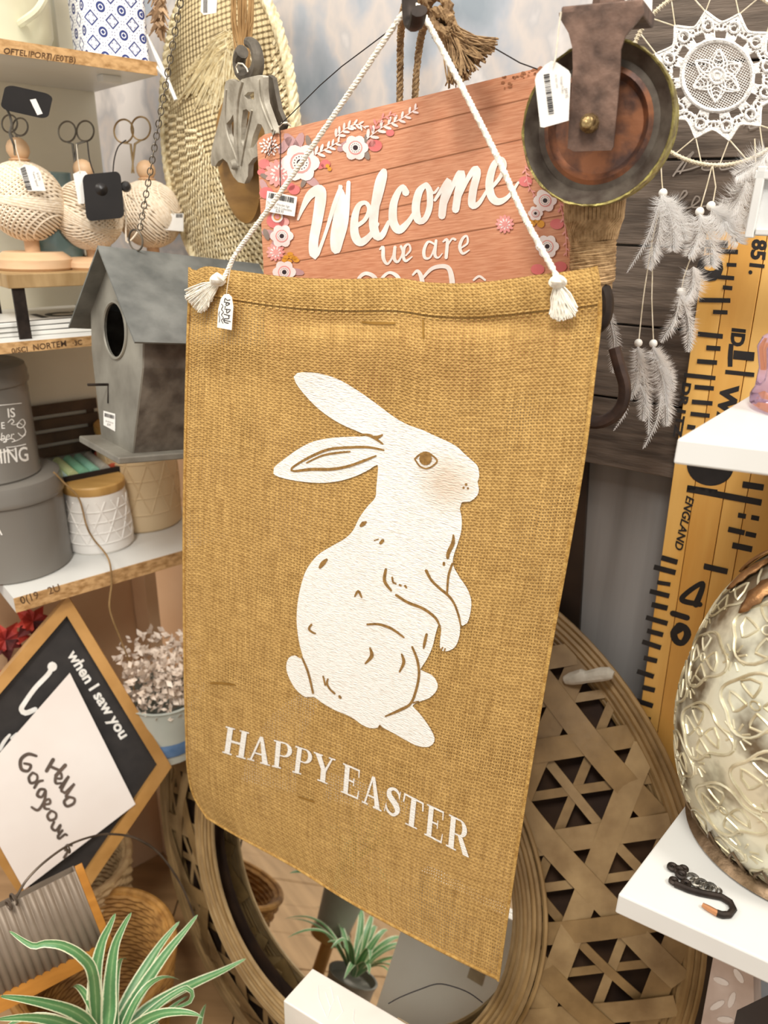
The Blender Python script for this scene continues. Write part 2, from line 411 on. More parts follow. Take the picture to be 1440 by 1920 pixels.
def stretch_noise(sc, x, y):
    mp = N_(m, 'ShaderNodeMapping'); mp.inputs['Scale'].default_value = (x, y, 1); L_(tc.outputs['UV'], mp.inputs['Vector'])
    n = N_(m, 'ShaderNodeTexNoise'); n.inputs['Scale'].default_value = sc; n.inputs['Detail'].default_value = 3; L_(mp.outputs[0], n.inputs['Vector']); return n.outputs['Fac']
slub_h = stretch_noise(6, 2.5, 40); slub_v = stretch_noise(6, 24, 2.5)
gapn = stretch_noise(5, 1, 1.6)
lim = math_(m, 'SUBTRACT', 0.462, math_(m, 'MULTIPLY', math_(m, 'SUBTRACT', gapn, 0.3), 0.28))
hole = math_(m, 'MULTIPLY', math_(m, 'GREATER_THAN', fu, lim), math_(m, 'GREATER_THAN', fv, math_(m, 'SUBTRACT', lim, 0.03)))
hem = math_(m, 'GREATER_THAN', sx.outputs[1], 0.055)
hole = math_(m, 'MULTIPLY', hole, hem)
L_(math_(m, 'SUBTRACT', 1.0, hole), b.inputs['Alpha'])
rp = N_(m, 'ShaderNodeValToRGB'); rp.color_ramp.elements[0].position = 0.3; rp.color_ramp.elements[1].position = 0.7
rp.color_ramp.elements[0].color = (*lin('96723e'), 1); rp.color_ramp.elements[1].color = (*lin('d1aa68'), 1)
L_(math_(m, 'MULTIPLY', math_(m, 'ADD', slub_h, slub_v), 0.5), rp.inputs[0]); L_(rp.outputs[0], b.inputs['Base Color'])
hw = math_(m, 'SUBTRACT', 1.0, math_(m, 'MINIMUM', fu, fv)); par = math_(m, 'MULTIPLY', math_(m, 'SINE', math_(m, 'MULTIPLY', u_, pi)), math_(m, 'SINE', math_(m, 'MULTIPLY', v_, pi)))
hgt = math_(m, 'SUBTRACT', math_(m, 'MULTIPLY', par, 0.35), math_(m, 'MULTIPLY', math_(m, 'MULTIPLY', fu, fv), 3.0))
bp = N_(m, 'ShaderNodeBump'); bp.inputs['Strength'].default_value = 0.7; bp.inputs['Distance'].default_value = 0.0012; L_(hgt, bp.inputs['Height']); L_(bp.outputs[0], b.inputs['Normal'])
M_burlap = m
M_hem = mat('burlap_hem', 'c9a25c', 'a37a3a', rough=0.9, scale=200, stretch=(1, 1, 1), bump=0.7, bscale=500)
ban = thing('burlap_banner', 'golden burlap banner printed with a white rabbit and HAPPY EASTER, hung by rope', 'banner', bsurf(700, 1700), None)
NS, NT = 90, 120
mb = MB(); vs = []; uv = []
for j in range(NT + 1):
    for i in range(NS + 1):
        p = coons(i / NS, j / NT); vs.append(bsurf(*p)); uv.append((i / NS, j / NT))
mb.add(vs, [(j * (NS + 1) + i, (j + 1) * (NS + 1) + i, (j + 1) * (NS + 1) + i + 1, j * (NS + 1) + i + 1) for j in range(NT) for i in range(NS)], 0, uv)
obj('cloth', mb, M_burlap, ban, angle=80)
# folded top hem band: a second layer in front
mb = MB(); vs = []; uv = []
for j in range(7):
    for i in range(NS + 1):
        t = j / 6 * 0.052; p = coons(i / NS, t); vs.append(bsurf(p[0], p[1], 0.0012 + 0.0016 * sin(pi * j / 6))); uv.append((i / NS, t * 0.98))
mb.add(vs, [(j * (NS + 1) + i, (j + 1) * (NS + 1) + i, (j + 1) * (NS + 1) + i + 1, j * (NS + 1) + i + 1) for j in range(6) for i in range(NS)], 0, uv)
obj('top_hem', mb, M_burlap, ban, angle=80)
for nm, e, sg in (('side_hem', [coons(0.004, t / 60) for t in range(61)], 1), ('side_hem', [coons(0.996, t / 60) for t in range(61)], 1), ('bottom_hem', [coons(t / 50, 0.997) for t in range(51)], 1)):
    mb = MB(); mb.tube([bsurf(x, y, 0.0006) for x, y in e], 0.0017, 6, up=N, flat=0.7); obj(nm, mb, M_hem, ban)
mb = MB()
for t in (0.05, 0.056):
    e = [coons(i / 120, t) for i in range(121)]
    for i in range(0, 120, 2): mb.stroke([(e[i][0], e[i][1], 2.2), (e[i + 1][0], e[i + 1][1], 2.2)], bsurf, 0.0022 if t < .052 else 0.0008, cap=False)
obj('seam_stitching', mb, mat('hem_thread', 'e3c07c', 'c59a52', rough=0.8), ban, smooth=False, kind='stuff')
mb = MB()
for pts in ([(395, 1281, 4), (415, 1281, 5), (440, 1284, 3)], [(560, 1494, 3), (588, 1503, 4)], [(680, 604, 4), (705, 606, 5), (740, 606, 4)], [(793, 600, 3), (794, 634, 3)]):
    mb.stroke(pts, bsurf, 0.0008)
obj('dark_slub', mb, mat('dark_fibre', '98702f', '86601f', rough=0.9), ban, smooth=False, kind='stuff')

# ---- printed rabbit
k_ = crop(480, 660, 480 / 1213)
RB = k_([(178, 118), (195, 100), (240, 96), (300, 102), (360, 118), (420, 145), (500, 195), (570, 245), (650, 305), (720, 345), (790, 370), (850, 398), (920, 430), (960, 455), (985, 480), (1030, 520), (1052, 545), (1058, 590), (1050, 615), (1056, 650), (1048, 680), (1015, 708), (975, 712), (966, 740), (975, 790), (972, 850), (955, 910), (938, 960), (933, 1005), (960, 1060), (1000, 1120), (1020, 1180), (1015, 1240), (1000, 1285), (978, 1298), (968, 1285), (965, 1340), (945, 1395), (905, 1418), (875, 1410), (872, 1370), (878, 1310), (866, 1290), (850, 1340), (835, 1400), (810, 1455), (790, 1485), (778, 1505), (800, 1516), (835, 1532), (860, 1570), (855, 1605), (820, 1640), (770, 1658), (742, 1676), (768, 1705), (802, 1748), (840, 1810), (845, 1845), (820, 1870), (770, 1868), (720, 1845), (650, 1805), (598, 1778), (588, 1768), (576, 1780), (540, 1782), (500, 1765), (470, 1742), (430, 1720), (370, 1695), (310, 1660), (275, 1634), (235, 1635), (190, 1600), (155, 1540), (143, 1490), (155, 1450), (185, 1438), (222, 1455), (205, 1380), (194, 1300), (193, 1240), (200, 1170), (215, 1100), (240, 1030), (290, 965), (350, 925), (420, 885), (460, 845), (490, 785), (530, 730), (565, 690), (570, 640), (575, 590), (576, 535), (540, 555), (480, 585), (400, 610), (310, 620), (200, 612), (110, 592), (82, 575), (85, 548), (130, 510), (200, 460), (270, 425), (350, 408), (430, 402), (518, 398), (490, 380), (420, 350), (350, 310), (280, 255), (220, 190), (188, 145)])
RB = spline(RB, 6, closed=True)
def gridfill(pts, surf, lift, cell=22.0, mi=0, mb=None):
    """fill an outline, cut on a grid so that it follows the cloth"""
    bm = bmesh.new(); vs = [bm.verts.new((p[0], p[1], 0)) for p in pts]
    for t in tessellate_polygon([[Vector((p[0], p[1], 0)) for p in pts]]):
        try: bm.faces.new([vs[i] for i in t])
        except ValueError: pass
    xs = [p[0] for p in pts]; ys = [p[1] for p in pts]
    for ax, lo, hi in ((0, min(xs), max(xs)), (1, min(ys), max(ys))):
        c = lo + cell
        while c < hi:
            co = [0, 0, 0]; co[ax] = c; no = [0, 0, 0]; no[ax] = 1
            bmesh.ops.bisect_plane(bm, geom=bm.verts[:] + bm.edges[:] + bm.faces[:], plane_co=co, plane_no=no); c += cell
    bm.verts.index_update()
    mb.add([surf(v.co.x, v.co.y, lift) for v in bm.verts], [[v.index for v in f.verts] for f in bm.faces], mi); bm.free()
M_rabbit = mat('rabbit_paint', 'f4f1ea', 'dcd5c8', rough=0.7, scale=320, stretch=(0.5, 0.5, 2.2), lo=0.25, hi=0.5, bump=0.6, bscale=380)
st_c = bsurf(*k_([(905, 620)])[0]) - WL[ban]      # faint tan stain on the cheek
tc = N_(M_rabbit, 'ShaderNodeTexCoord'); vd = N_(M_rabbit, 'ShaderNodeVectorMath'); vd.operation = 'DISTANCE'; vd.inputs[1].default_value = st_c; M_rabbit.node_tree.links.new(tc.outputs['Object'], vd.inputs[0])
mr = N_(M_rabbit, 'ShaderNodeMapRange'); mr.inputs[1].default_value = .008; mr.inputs[2].default_value = .034; mr.inputs[3].default_value = .55; mr.inputs[4].default_value = 0; M_rabbit.node_tree.links.new(vd.outputs['Value'], mr.inputs[0])
mx = N_(M_rabbit, 'ShaderNodeMix'); mx.data_type = 'RGBA'; M_rabbit.node_tree.links.new(mr.outputs[0], mx.inputs[0]); rp = [n for n in M_rabbit.node_tree.nodes if n.type == 'VALTORGB'][0]; M_rabbit.node_tree.links.new(rp.outputs[0], mx.inputs[6]); mx.inputs[7].default_value = (*lin('c4a27c'), 1); M_rabbit.node_tree.links.new(mx.outputs[2], M_rabbit.node_tree.nodes['Principled BSDF'].inputs['Base Color'])
mb = MB(); gridfill(RB, bsurf, 0.0011, mb=mb); obj('rabbit_print', mb, M_rabbit, ban, label='white printed rabbit sitting up in profile', angle=80)
LN = [[(505, 390, 8), (545, 398, 14), (600, 435, 8)], [(550, 400, 8), (575, 404, 16), (598, 393, 8)], [(605, 465, 8), (540, 452, 11), (460, 451, 12), (350, 460, 12), (270, 490, 12), (205, 525, 10), (168, 552, 9), (180, 564, 10), (260, 556, 14), (360, 555, 14), (440, 540, 12), (510, 515, 12), (568, 492, 7)],
      [(240, 525, 7), (310, 492, 9), (380, 478, 10), (445, 472, 7)], [(752, 507, 8), (775, 486, 8), (805, 475, 8), (835, 490, 8), (858, 516, 8), (835, 541, 7), (805, 552, 7), (775, 540, 7), (752, 507, 7)],
      [(497, 823, 14), (508, 813, 22), (520, 806, 10)], [(590, 905, 14), (600, 894, 16)], [(560, 893, 5), (580, 886, 5)], [(303, 1020, 14), (318, 1000, 22), (334, 984, 12)], [(615, 1030, 12), (609, 1085, 15), (640, 1130, 10)],
      [(645, 1068, 9), (650, 1092, 9), (662, 1098, 8)], [(680, 1103, 9), (686, 1107, 9)], [(706, 1108, 10), (712, 1116, 9)], [(806, 1036, 14), (830, 1080, 12), (870, 1120, 12), (912, 1155, 12), (940, 1195, 10), (960, 1250, 10), (970, 1300, 6)], [(935, 868, 8), (933, 905, 18), (912, 950, 18), (908, 975, 14)], [(890, 1000, 12), (890, 1008, 12)],
      [(930, 1003, 10), (912, 1060, 11), (905, 1142, 9)], [(664, 1152, 12), (720, 1187, 13), (790, 1215, 13), (848, 1258, 12), (872, 1302, 8)], [(468, 1158, 7), (484, 1133, 13), (500, 1162, 8)], [(527, 1291, 9), (580, 1290, 11), (640, 1310, 12), (700, 1352, 8)], [(262, 1292, 10), (250, 1312, 11), (266, 1328, 9), (280, 1334, 8)],
      [(540, 1403, 8), (548, 1440, 18), (518, 1476, 8)], [(690, 1432, 8), (700, 1470, 15), (680, 1515, 8)], [(740, 1398, 10), (764, 1460, 12), (772, 1530, 12), (756, 1610, 12), (730, 1668, 12), (680, 1697, 14), (613, 1726, 7)], [(808, 1338, 12), (798, 1382, 14), (794, 1404, 7)], [(220, 1453, 10), (247, 1520, 11), (270, 1616, 10)],
      [(318, 1537, 8), (328, 1578, 9)], [(340, 1550, 8), (336, 1572, 10), (352, 1600, 9), (372, 1618, 10)], [(395, 1632, 12), (400, 1638, 12)], [(580, 1782, 5), (586, 1768, 5), (596, 1780, 5)], [(878, 1410, 7), (884, 1400, 7)], [(892, 1416, 7), (896, 1406, 7)], [(745, 1662, 7), (770, 1655, 6)]]
M_show = mat('burlap_show_through', '9c7740', '7d5c2d', rough=0.9, scale=300)
for l in LN: mb = MB(); mb.stroke(k_(l), bsurf, 0.0016, step=3); obj('drawn_line', mb, M_show, ban, smooth=False)
e = k_([(803, 506)])[0]; mb = MB(); mb.dot(e[0], e[1], 12, bsurf, 0.0016); obj('rabbit_eye', mb, M_show, ban, smooth=False)
for q, r in (((995, 628), 6), ((983, 643), 5), ((1004, 646), 5)): e = k_([q])[0]; mb = MB(); mb.dot(e[0], e[1], r * .42, bsurf, 0.0016); obj('nose_dot', mb, M_show, ban, smooth=False)

# ---- HAPPY EASTER, bold serif capitals
def R_(x0, y0, x1, y1): return [(x0, y0), (x1, y0), (x1, y1), (x0, y1)]
def serif(x0, x1, y): return R_(x0, y - .025, x1, y + .025)
def arcband(cx, cy, rx, ry, wx, wy, a0, a1, n=14):
    o = [(cx + rx * cos(a0 + (a1 - a0) * i / n), cy + ry * sin(a0 + (a1 - a0) * i / n)) for i in range(n + 1)]
    i_ = [(cx + (rx - wx) * cos(a0 + (a1 - a0) * i / n), cy + (ry - wy) * sin(a0 + (a1 - a0) * i / n)) for i in range(n + 1)]
    return o + i_[::-1]
def bowl(y0, y1, x0=.35, x1=.95):
    cy, ry = (y0 + y1) / 2, (y1 - y0) / 2
    return [R_(x0, y1 - .05, .55, y1), R_(x0, y0, .55, y0 + .05), arcband(.55, cy, x1 - .55, ry, .22, .05, -pi / 2, pi / 2)]
GL = {
 'H': [R_(.09, 0, .31, 1), R_(.69, 0, .91, 1), R_(.3, .46, .7, .54)] + [serif(*q) for q in ((0, .4, .025), (.6, 1, .025), (0, .4, .975), (.6, 1, .975))],
 'A': [[(.42, 1), (.56, 1), (.92, 0), (.66, 0)], [(.42, 1), (.48, .9), (.17, 0), (.09, 0)], R_(.24, .30, .74, .36), serif(0, .3, .025), serif(.56, 1, .025)],
 'P': [R_(.12, 0, .36, 1), serif(0, .48, .025), serif(0, .3, .975)] + bowl(.46, 1),
 'R': [R_(.10, 0, .33, 1), serif(0, .44, .025), serif(0, .3, .975)] + bowl(.48, 1, .3, .88) + [[(.45, .52), (.66, .52), (1.0, .03), (1.0, 0), (.74, 0)]],
 'Y': [R_(.38, 0, .62, .48), [(.06, 1), (.33, 1), (.62, .46), (.40, .42)], [(.82, 1), (.90, 1), (.62, .42), (.53, .46)], serif(.25, .75, .025), serif(0, .42, .975), serif(.7, 1, .975)],
 'E': [R_(.12, 0, .38, 1), R_(.1, .94, .94, 1), R_(.1, 0, .98, .06), R_(.36, .48, .68, .54), [(.86, 1), (.94, 1), (.94, .72), (.9, .72)], [(.9, 0), (.98, 0), (1.0, .3), (.96, .3)], R_(.64, .38, .69, .64), serif(0, .4, .025), serif(0, .4, .975)],
 'T': [R_(.38, 0, .62, 1), R_(.02, .94, .98, 1), [(.02, 1), (.1, 1), (.06, .7), (0, .7)], [(.9, 1), (.98, 1), (1, .7), (.94, .7)], serif(.22, .78, .025)],
}
S_PTS = [(.84, .72, 2), (.80, .86, 9), (.62, .96, 13), (.42, .965, 16), (.22, .86, 22), (.24, .68, 26), (.48, .54, 28), (.74, .40, 28), (.84, .22, 24), (.66, .045, 16), (.44, .035, 13), (.22, .12, 10), (.12, .30, 2)]
cr = crop(380, 1330, 0.375)
WORDS = [('H', 110, 216, 92, 209, 107, 233), ('A', 0, 0, 0, 0, 0, 0)]
# every letter: measured corners (top-left, top-right, bottom-right, bottom-left)
LET = [('H', (116, 84), (232, 116), (214, 250), (98, 216)), ('A', (240, 124), (352, 152), (336, 284), (224, 250)), ('P', (356, 152), (456, 178), (440, 310), (346, 286)), ('P', (464, 182), (556, 212), (540, 340), (448, 314)),
       ('Y', (556, 212), (664, 250), (650, 385), (548, 345)), ('E', (702, 268), (792, 306), (778, 452), (692, 414)), ('A', (806, 318), (906, 356), (894, 512), (796, 464)), ('S', (920, 378), (1000, 414), (982, 548), (902, 506)),
       ('T', (1006, 416), (1108, 470), (1094, 612), (990, 562)), ('E', (1122, 472), (1212, 514), (1196, 672), (1108, 626)), ('R', (1232, 524), (1336, 575), (1330, 742), (1216, 682))]
for ch, *q in LET:
    mb = MB()
    (a, b_, c, d) = cr(q)
    def mp_(x, y): return tuple((1 - y) * ((1 - x) * d[k] + x * c[k]) + y * ((1 - x) * a[k] + x * b_[k]) for k in (0, 1))
    if ch == 'S':
        mb.stroke([mp_(x, y) + (wd * 0.36,) for x, y, wd in S_PTS], bsurf, 0.0012, step=2)
        mb.flatpoly([mp_(*p) for p in ((.86, .98), (.9, .98), (.88, .68), (.84, .68))], bsurf, 0.0012); mb.flatpoly([mp_(*p) for p in ((.06, .0), (.1, .0), (.14, .34), (.1, .34))], bsurf, 0.0012)
    else:
        for g in GL[ch]: mb.flatpoly([mp_(*p) for p in g], bsurf, 0.0012)
    obj('letter', mb, M_rabbit, ban, smooth=False, label='white serif capital ' + ch)

# ---- white twisted rope, knots with tassels
M_rope = mat('white_cotton', 'f3eee2', 'ddd5c4', rough=0.85, scale=250, sss=0.1)
def twisted(mb, path, r, pitch, strands=3, n=6):
    P = path3(path, r * 0.8); dist = 0; prev = None; F = []
    for i in range(len(P)):
        t = (P[min(i + 1, len(P) - 1)] - P[max(i - 1, 0)]).normalized()
        a = (N - t * N.dot(t)).normalized() if prev is None else (prev - t * prev.dot(t)).normalized()
        prev = a; F.append((a, t.cross(a)))
        if i: dist += (P[i] - P[i - 1]).length
        F[-1] += (dist,)
    for s in range(strands):
        mb.tube([P[i] + (F[i][0] * cos(2 * pi * (F[i][2] / pitch + s / strands)) + F[i][1] * sin(2 * pi * (F[i][2] / pitch + s / strands))) * r * 0.48 for i in range(len(P))], r * 0.56, n)
def line_between(pts, o0, o1):
    n = len(pts); return [hit(x, y, W(o0 + (o1 - o0) * i / (n - 1)), N) for i, (x, y) in enumerate(pts)]
hookP = hit(770, 32, W(0.02), N)
for pts in ([(418, 524), (428, 505), (446, 470), (522, 366), (602, 251), (682, 134), (738, 50), (756, 26), (768, 18)], [(1044, 520), (1036, 503), (985, 410), (935, 300), (880, 190), (832, 98), (795, 30), (782, 12), (770, 10)]):
    n = len(pts); P = [hit(x, y, W(-0.006 + 0.022 * (i / (n - 1))), N) for i, (x, y) in enumerate(pts)]
    mb = MB(); twisted(mb, P, 0.0024, 0.0085); obj('rope', mb, M_rope, ban, label='white twisted cotton hanging rope')
for (kx, ky), fr in (((408, 524), [(346, 548), (352, 562), (362, 574), (374, 584), (386, 580), (398, 560)]), ((1046, 528), [(1030, 590), (1040, 598), (1052, 601), (1066, 598), (1078, 590), (1082, 578)])):
    S_ = wplane(-0.008); mb = MB(); c = S_(kx, ky); s_ = mpp(c)
    kn = obj('knot', mb.ball(c, s_ * 13, 12, sq=(1.1, 1, .8)), M_rope, ban, label='white cotton stopper knot')
    mb = MB(); rr = random.Random(kx); ring = []
    for i in range(16): a = 2 * pi * i / 16; ring.append(c + (U * cos(a) * 12 + Z * sin(a) * 7 + N * sin(2 * a) * 4) * s_)
    mb.tube(ring, s_ * 6, 6, closed=True); obj('knot_loop', mb, M_rope, kn)
    mb = MB()
    for i in range(120):
        t = rr.random() * (len(fr) - 1); j = int(t); f = t - j; ex = fr[j][0] + (fr[j + 1][0] - fr[j][0]) * f + rr.uniform(-3, 3); ey = fr[j][1] + (fr[j + 1][1] - fr[j][1]) * f + rr.uniform(-5, 3)
        sp = rr.uniform(-10, 10); q = [(kx + sp * .5, ky + 4), (kx + (ex - kx) * .5 + sp * .5 + rr.uniform(-4, 4), ky + (ey - ky) * .5 + rr.uniform(-3, 3)), (ex, ey)]
        d = rr.uniform(-5, 7) * s_
        mb.tube([hit(x, y, W(-0.0065 - d * (0.6 if k else 0.4)), N) for k, (x, y) in enumerate(spline(q, 12))], s_ * 1.3, 4)
    obj('tassel', mb, M_rope, ban, kind='stuff', label='frayed white cotton tassel')
# ---- handwritten price tag
S_ = wplane(-0.011)
tg = thing('price_tag', 'small white handwritten price tag hanging at the left corner of the burlap banner', 'tag', S_(422, 618))
mb = MB(); mb.slab([(414, 560), (420, 552), (428, 551), (434, 557), (437, 575), (434, 619), (407, 614), (409, 580)], S_, 0.0006); obj('card', mb, M_tag, tg, smooth=False)
mb = MB()
for p in ([(428, 606, 1.6), (421, 604, 1.6), (420, 598, 1.6), (429, 597, 1.6), (428, 591, 1.6)], [(419, 600, 1.4), (432, 603, 1.4)], [(431, 592, 1.5), (420, 589, 1.5)], [(431, 583, 1.5), (425, 587, 1.5), (425, 580, 1.5)], [(432, 581, 1.5), (421, 579, 1.5)], [(422, 575, 2), (422, 576, 2)], [(430, 570, 1.5), (424, 573, 1.5), (425, 567, 1.5), (431, 569, 1.5), (420, 566, 1.5)], [(431, 562, 1.5), (426, 563, 1.5), (422, 559, 1.5), (421, 564, 1.5)], [(418, 606, 1.2), (415, 600, 1.2), (419, 596, 1.2), (415, 590, 1.2), (419, 585, 1.2), (415, 580, 1.2), (418, 574, 1.2), (415, 570, 1.2)], [(411, 604, 1), (412, 596, 1), (410, 590, 1), (412, 584, 1)]):
    mb.stroke(p, S_, 0.0009, step=2)
obj('handwriting', mb, M_ink, tg, smooth=False)
mb = MB(); mb.tube([hit(x, y, W(-0.0095), N) for x, y in ((424, 556), (426, 540), (430, 515), (433, 498))], 0.0004, 4); obj('string', mb, M_string, tg)
# ================================================================== welcome sign
SO = 0.085
S = wplane(SO)
c2 = crop(400, 0, 0.3889)
wel = thing('welcome_sign', 'orange wooden sign painted Welcome with pink and white flowers, behind the burlap banner', 'sign', S(790, 740))
M_sign = mat('painted_wood', 'd99c78', 'c4805c', rough=0.5, scale=7, stretch=(1, 1, 7), bump=0.15, bscale=30)
m = M_sign; nt = m.node_tree
mp = [n for n in nt.nodes if n.type == 'MAPPING'][0]; mp.inputs['Rotation'].default_value = (0, 0, 0)
# grain runs along the sign: use the sign's own UV
tcn = [n for n in nt.nodes if n.type == 'TEX_COORD'][0]; nt.links.new(tcn.outputs['UV'], mp.inputs['Vector']); mp.inputs['Scale'].default_value = (2.0, 26, 1)
[n for n in nt.nodes if n.type == 'TEX_NOISE'][0].inputs['Scale'].default_value = 3.0
OUT = [(482, 268), (486, 259), (496, 252), (1040, 120), (1052, 121), (1060, 130), (1078, 470), (1100, 720), (505, 790), (494, 500)]
mb = MB(); fr = [S(x, y) for x, y in OUT]; bk = [p - N * 0.006 for p in fr]
e0 = (S(1040, 121) - S(496, 252)).normalized(); e1 = Z - e0 * Z.dot(e0); org = S(496, 252)
uvs = [((p - org).dot(e0) / .1, (p - org).dot(e1) / .1) for p in fr]
mb.poly(fr, OUT, 0, uvs); n = len(OUT)
mb.add(fr + bk, [(i, (i + 1) % n, n + (i + 1) % n, n + i) for i in range(n)] + [list(range(2 * n - 1, n - 1, -1))], 1)
obj('board', mb, [M_sign, mat('sign_edge', '7c5138', '5d3b28', rough=0.8)], wel, smooth=False)
mb = MB()
for (xa, ya), (xb, yb) in (((486, 306), (1070, 165)), ((486, 372), (1070, 240)), ((492, 440), (1072, 320)), ((494, 500), (1075, 400))):
    mb.stroke([(xa, ya, 1.2), ((xa + xb) / 2, (ya + yb) / 2 - 1, 1.8), (xb, yb, 1.2)], S, 0.0004, step=30)
rr = random.Random(3)
for i in range(40):
    x = rr.uniform(940, 1040); y = 140 - (x - 960) * 0.25 + rr.uniform(2, 26) * rr.random(); mb.dot(x, y, rr.uniform(1.5, 5), S, 0.0004, n=7, ry=rr.uniform(1, 3))
obj('plank_seam', mb, mat('seam_brown', 'a9704f', '95603f', rough=0.9), wel, smooth=False, kind='stuff')
M_wel = mat('welcome_white', 'f6f1ea', 'e9ddd2', rough=0.55, scale=60)
WL_ = [[(408, 1058, 10), (432, 1000, 22), (466, 940, 40), (512, 915, 50), (517, 960, 55), (502, 1060, 50), (484, 1160, 46), (486, 1225, 44), (502, 1225, 20), (542, 1120, 16), (582, 990, 22), (615, 900, 18)],
       [(608, 895, 10), (618, 960, 46), (602, 1060, 52), (588, 1150, 50), (592, 1205, 42), (615, 1165, 22), (640, 1060, 25), (652, 880, 20)],
       [(690, 1090, 20), (730, 1060, 20), (752, 1010, 22), (735, 978, 20), (702, 990, 26), (682, 1050, 36), (682, 1130, 42), (708, 1168, 40), (752, 1140, 28), (792, 1080, 18)],
       [(765, 1080, 14), (802, 960, 20), (828, 850, 20), (822, 820, 18), (800, 870, 36), (782, 980, 42), (772, 1080, 44), (788, 1138, 40), (815, 1132, 30), (845, 1070, 18)],
       [(928, 928, 36), (914, 898, 20), (890, 928, 30), (868, 990, 38), (868, 1070, 42), (896, 1108, 40), (940, 1070, 26), (978, 1010, 18)],
       [(1025, 888, 20), (992, 925, 36), (976, 1000, 40), (988, 1060, 38), (1018, 1058, 28), (1042, 1000, 30), (1042, 920, 30), (1022, 886, 22), (1060, 930, 14), (1085, 905, 10)],
       [(1068, 965, 14), (1122, 882, 24), (1136, 872, 26), (1112, 960, 38), (1102, 1040, 36)], [(1105, 1020, 14), (1150, 905, 22), (1188, 835, 32), (1198, 848, 36), (1182, 920, 38), (1168, 1010, 36)], [(1170, 990, 14), (1220, 875, 22), (1260, 815, 30), (1272, 835, 36), (1252, 920, 38), (1248, 988, 36), (1280, 980, 22), (1318, 920, 14)],
       [(1320, 925, 18), (1375, 865, 18), (1405, 800, 20), (1390, 765, 20), (1355, 792, 32), (1332, 870, 38), (1338, 940, 40), (1370, 972, 36), (1420, 950, 20), (1470, 880, 12)]]
LW = {0: 'W', 1: 'W', 2: 'e', 3: 'l', 4: 'c', 5: 'o', 6: 'm', 7: 'm', 8: 'm', 9: 'e'}; mb = MB()
for i, s_ in enumerate(WL_):
    mb.stroke(c2(s_), S, 0.0008, step=3)
    if LW.get(i + 1) != LW[i]: obj('letter', mb, M_wel, wel, smooth=False, label='white brush script letter ' + LW[i]); mb = MB()
for s_ in [[(803, 1202, 8), (818, 1192, 16), (820, 1245, 18), (840, 1272, 12), (866, 1235, 10), (876, 1192, 16)], [(876, 1192, 14), (872, 1245, 18), (890, 1262, 12), (912, 1220, 9), (905, 1188, 13)], [(928, 1232, 8), (950, 1205, 10), (942, 1178, 10), (922, 1192, 14), (916, 1235, 16), (928, 1258, 13), (958, 1238, 6)],
           [(1068, 1178, 9), (1036, 1166, 12), (1016, 1205, 16), (1020, 1242, 15), (1046, 1240, 9), (1068, 1190, 9)], [(1074, 1160, 13), (1068, 1228, 16), (1085, 1242, 9), (1104, 1222, 5)], [(1108, 1165, 8), (1128, 1158, 15), (1122, 1242, 16)], [(1126, 1190, 7), (1150, 1152, 10), (1166, 1155, 13)],
           [(1190, 1198, 8), (1225, 1172, 10), (1222, 1138, 10), (1202, 1150, 14), (1188, 1190, 16), (1202, 1222, 13), (1234, 1206, 6)]]: mb.stroke(c2(s_), S, 0.0008, step=2)
for s_ in [[(690, 1400, 14), (700, 1345, 16), (735, 1318, 18), (780, 1340, 20), (790, 1400, 18)], [(805, 1400, 16), (812, 1345, 16), (850, 1314, 14), (892, 1340, 20), (895, 1400, 18)], [(962, 1325, 10), (985, 1306, 15), (1005, 1345, 22), (1010, 1420, 22)], [(1010, 1340, 12), (1060, 1292, 18), (1128, 1288, 22), (1150, 1345, 26), (1150, 1420, 26)], [(1255, 1350, 10), (1282, 1332, 12), (1310, 1350, 10)]]: mb.stroke(c2(s_), S, 0.0008, step=2)
obj('small_lettering', mb, M_wel, wel, smooth=False, label='white script words we are open', kind='stuff')
# painted flowers
PW = mat('petal_white', 'f3e7e2', 'e6cfc9', rough=0.6); PP = mat('petal_pink', 'e7a59c', 'd98a84', rough=0.6); PR = mat('petal_rose', 'dd7b78', 'cf6664', rough=0.6)
PG = mat('leaf_grey', '8f7f74', '7a6a60', rough=0.6); PL = mat('leaf_mauve', 'c39a98', 'b58988', rough=0.6); PY = mat('yellow_paint', 'e2a13c', 'd08c28', rough=0.6); PD = mat('flower_eye', '3a2a2c', '2a1d1f', rough=0.6)
FM = [PW, PP, PR, PG, PL, PY, PD]
def petals(mb, x, y, r, n, mi, lift, wr=0.55, in_=0.5, ph=0.0):
    for k in range(n):
        a = ph + 2 * pi * k / n; mb.dot(x + cos(a) * r * in_, y + sin(a) * r * in_, r * 0.52, S, lift + k * 2e-6, mi, 12, ry=r * wr * 0.72, rot=a)
def anemone(mb, x, y, r):
    petals(mb, x, y, r, 6, 0, 0.0012, .62); mb.dot(x, y, r * .55, S, 0.0014, 1); mb.dot(x, y, r * .45, S, 0.0015, 0)
    for k in range(14): a = 2 * pi * k / 14; mb.dot(x + cos(a) * r * .33, y + sin(a) * r * .33, r * .035, S, 0.0016, 6, 6)
    mb.dot(x, y, r * .2, S, 0.0016, 6)
def sprig(mb, pts, mi, n, ln, lift=0.001):
    q = spline(pts, 3); mb.stroke([(a, b, 1.6) for a, b in q[::4]] + [(q[-1][0], q[-1][1], 1)], S, lift, mi)
    for k in range(n):
        i = int((k + .5) / n * (len(q) - 2)); a = q[i]; b = q[i + 1]; an = atan2(b[1] - a[1], b[0] - a[0]); sg = 1 if k % 2 else -1; an2 = an + sg * 0.8; l = ln * (1 - .35 * k / n)
        mb.dot(a[0] + cos(an2) * l * .6, a[1] + sin(an2) * l * .6, l * .55, S, lift + 1e-5, mi, 10, ry=l * .2, rot=an2)
mb = MB()
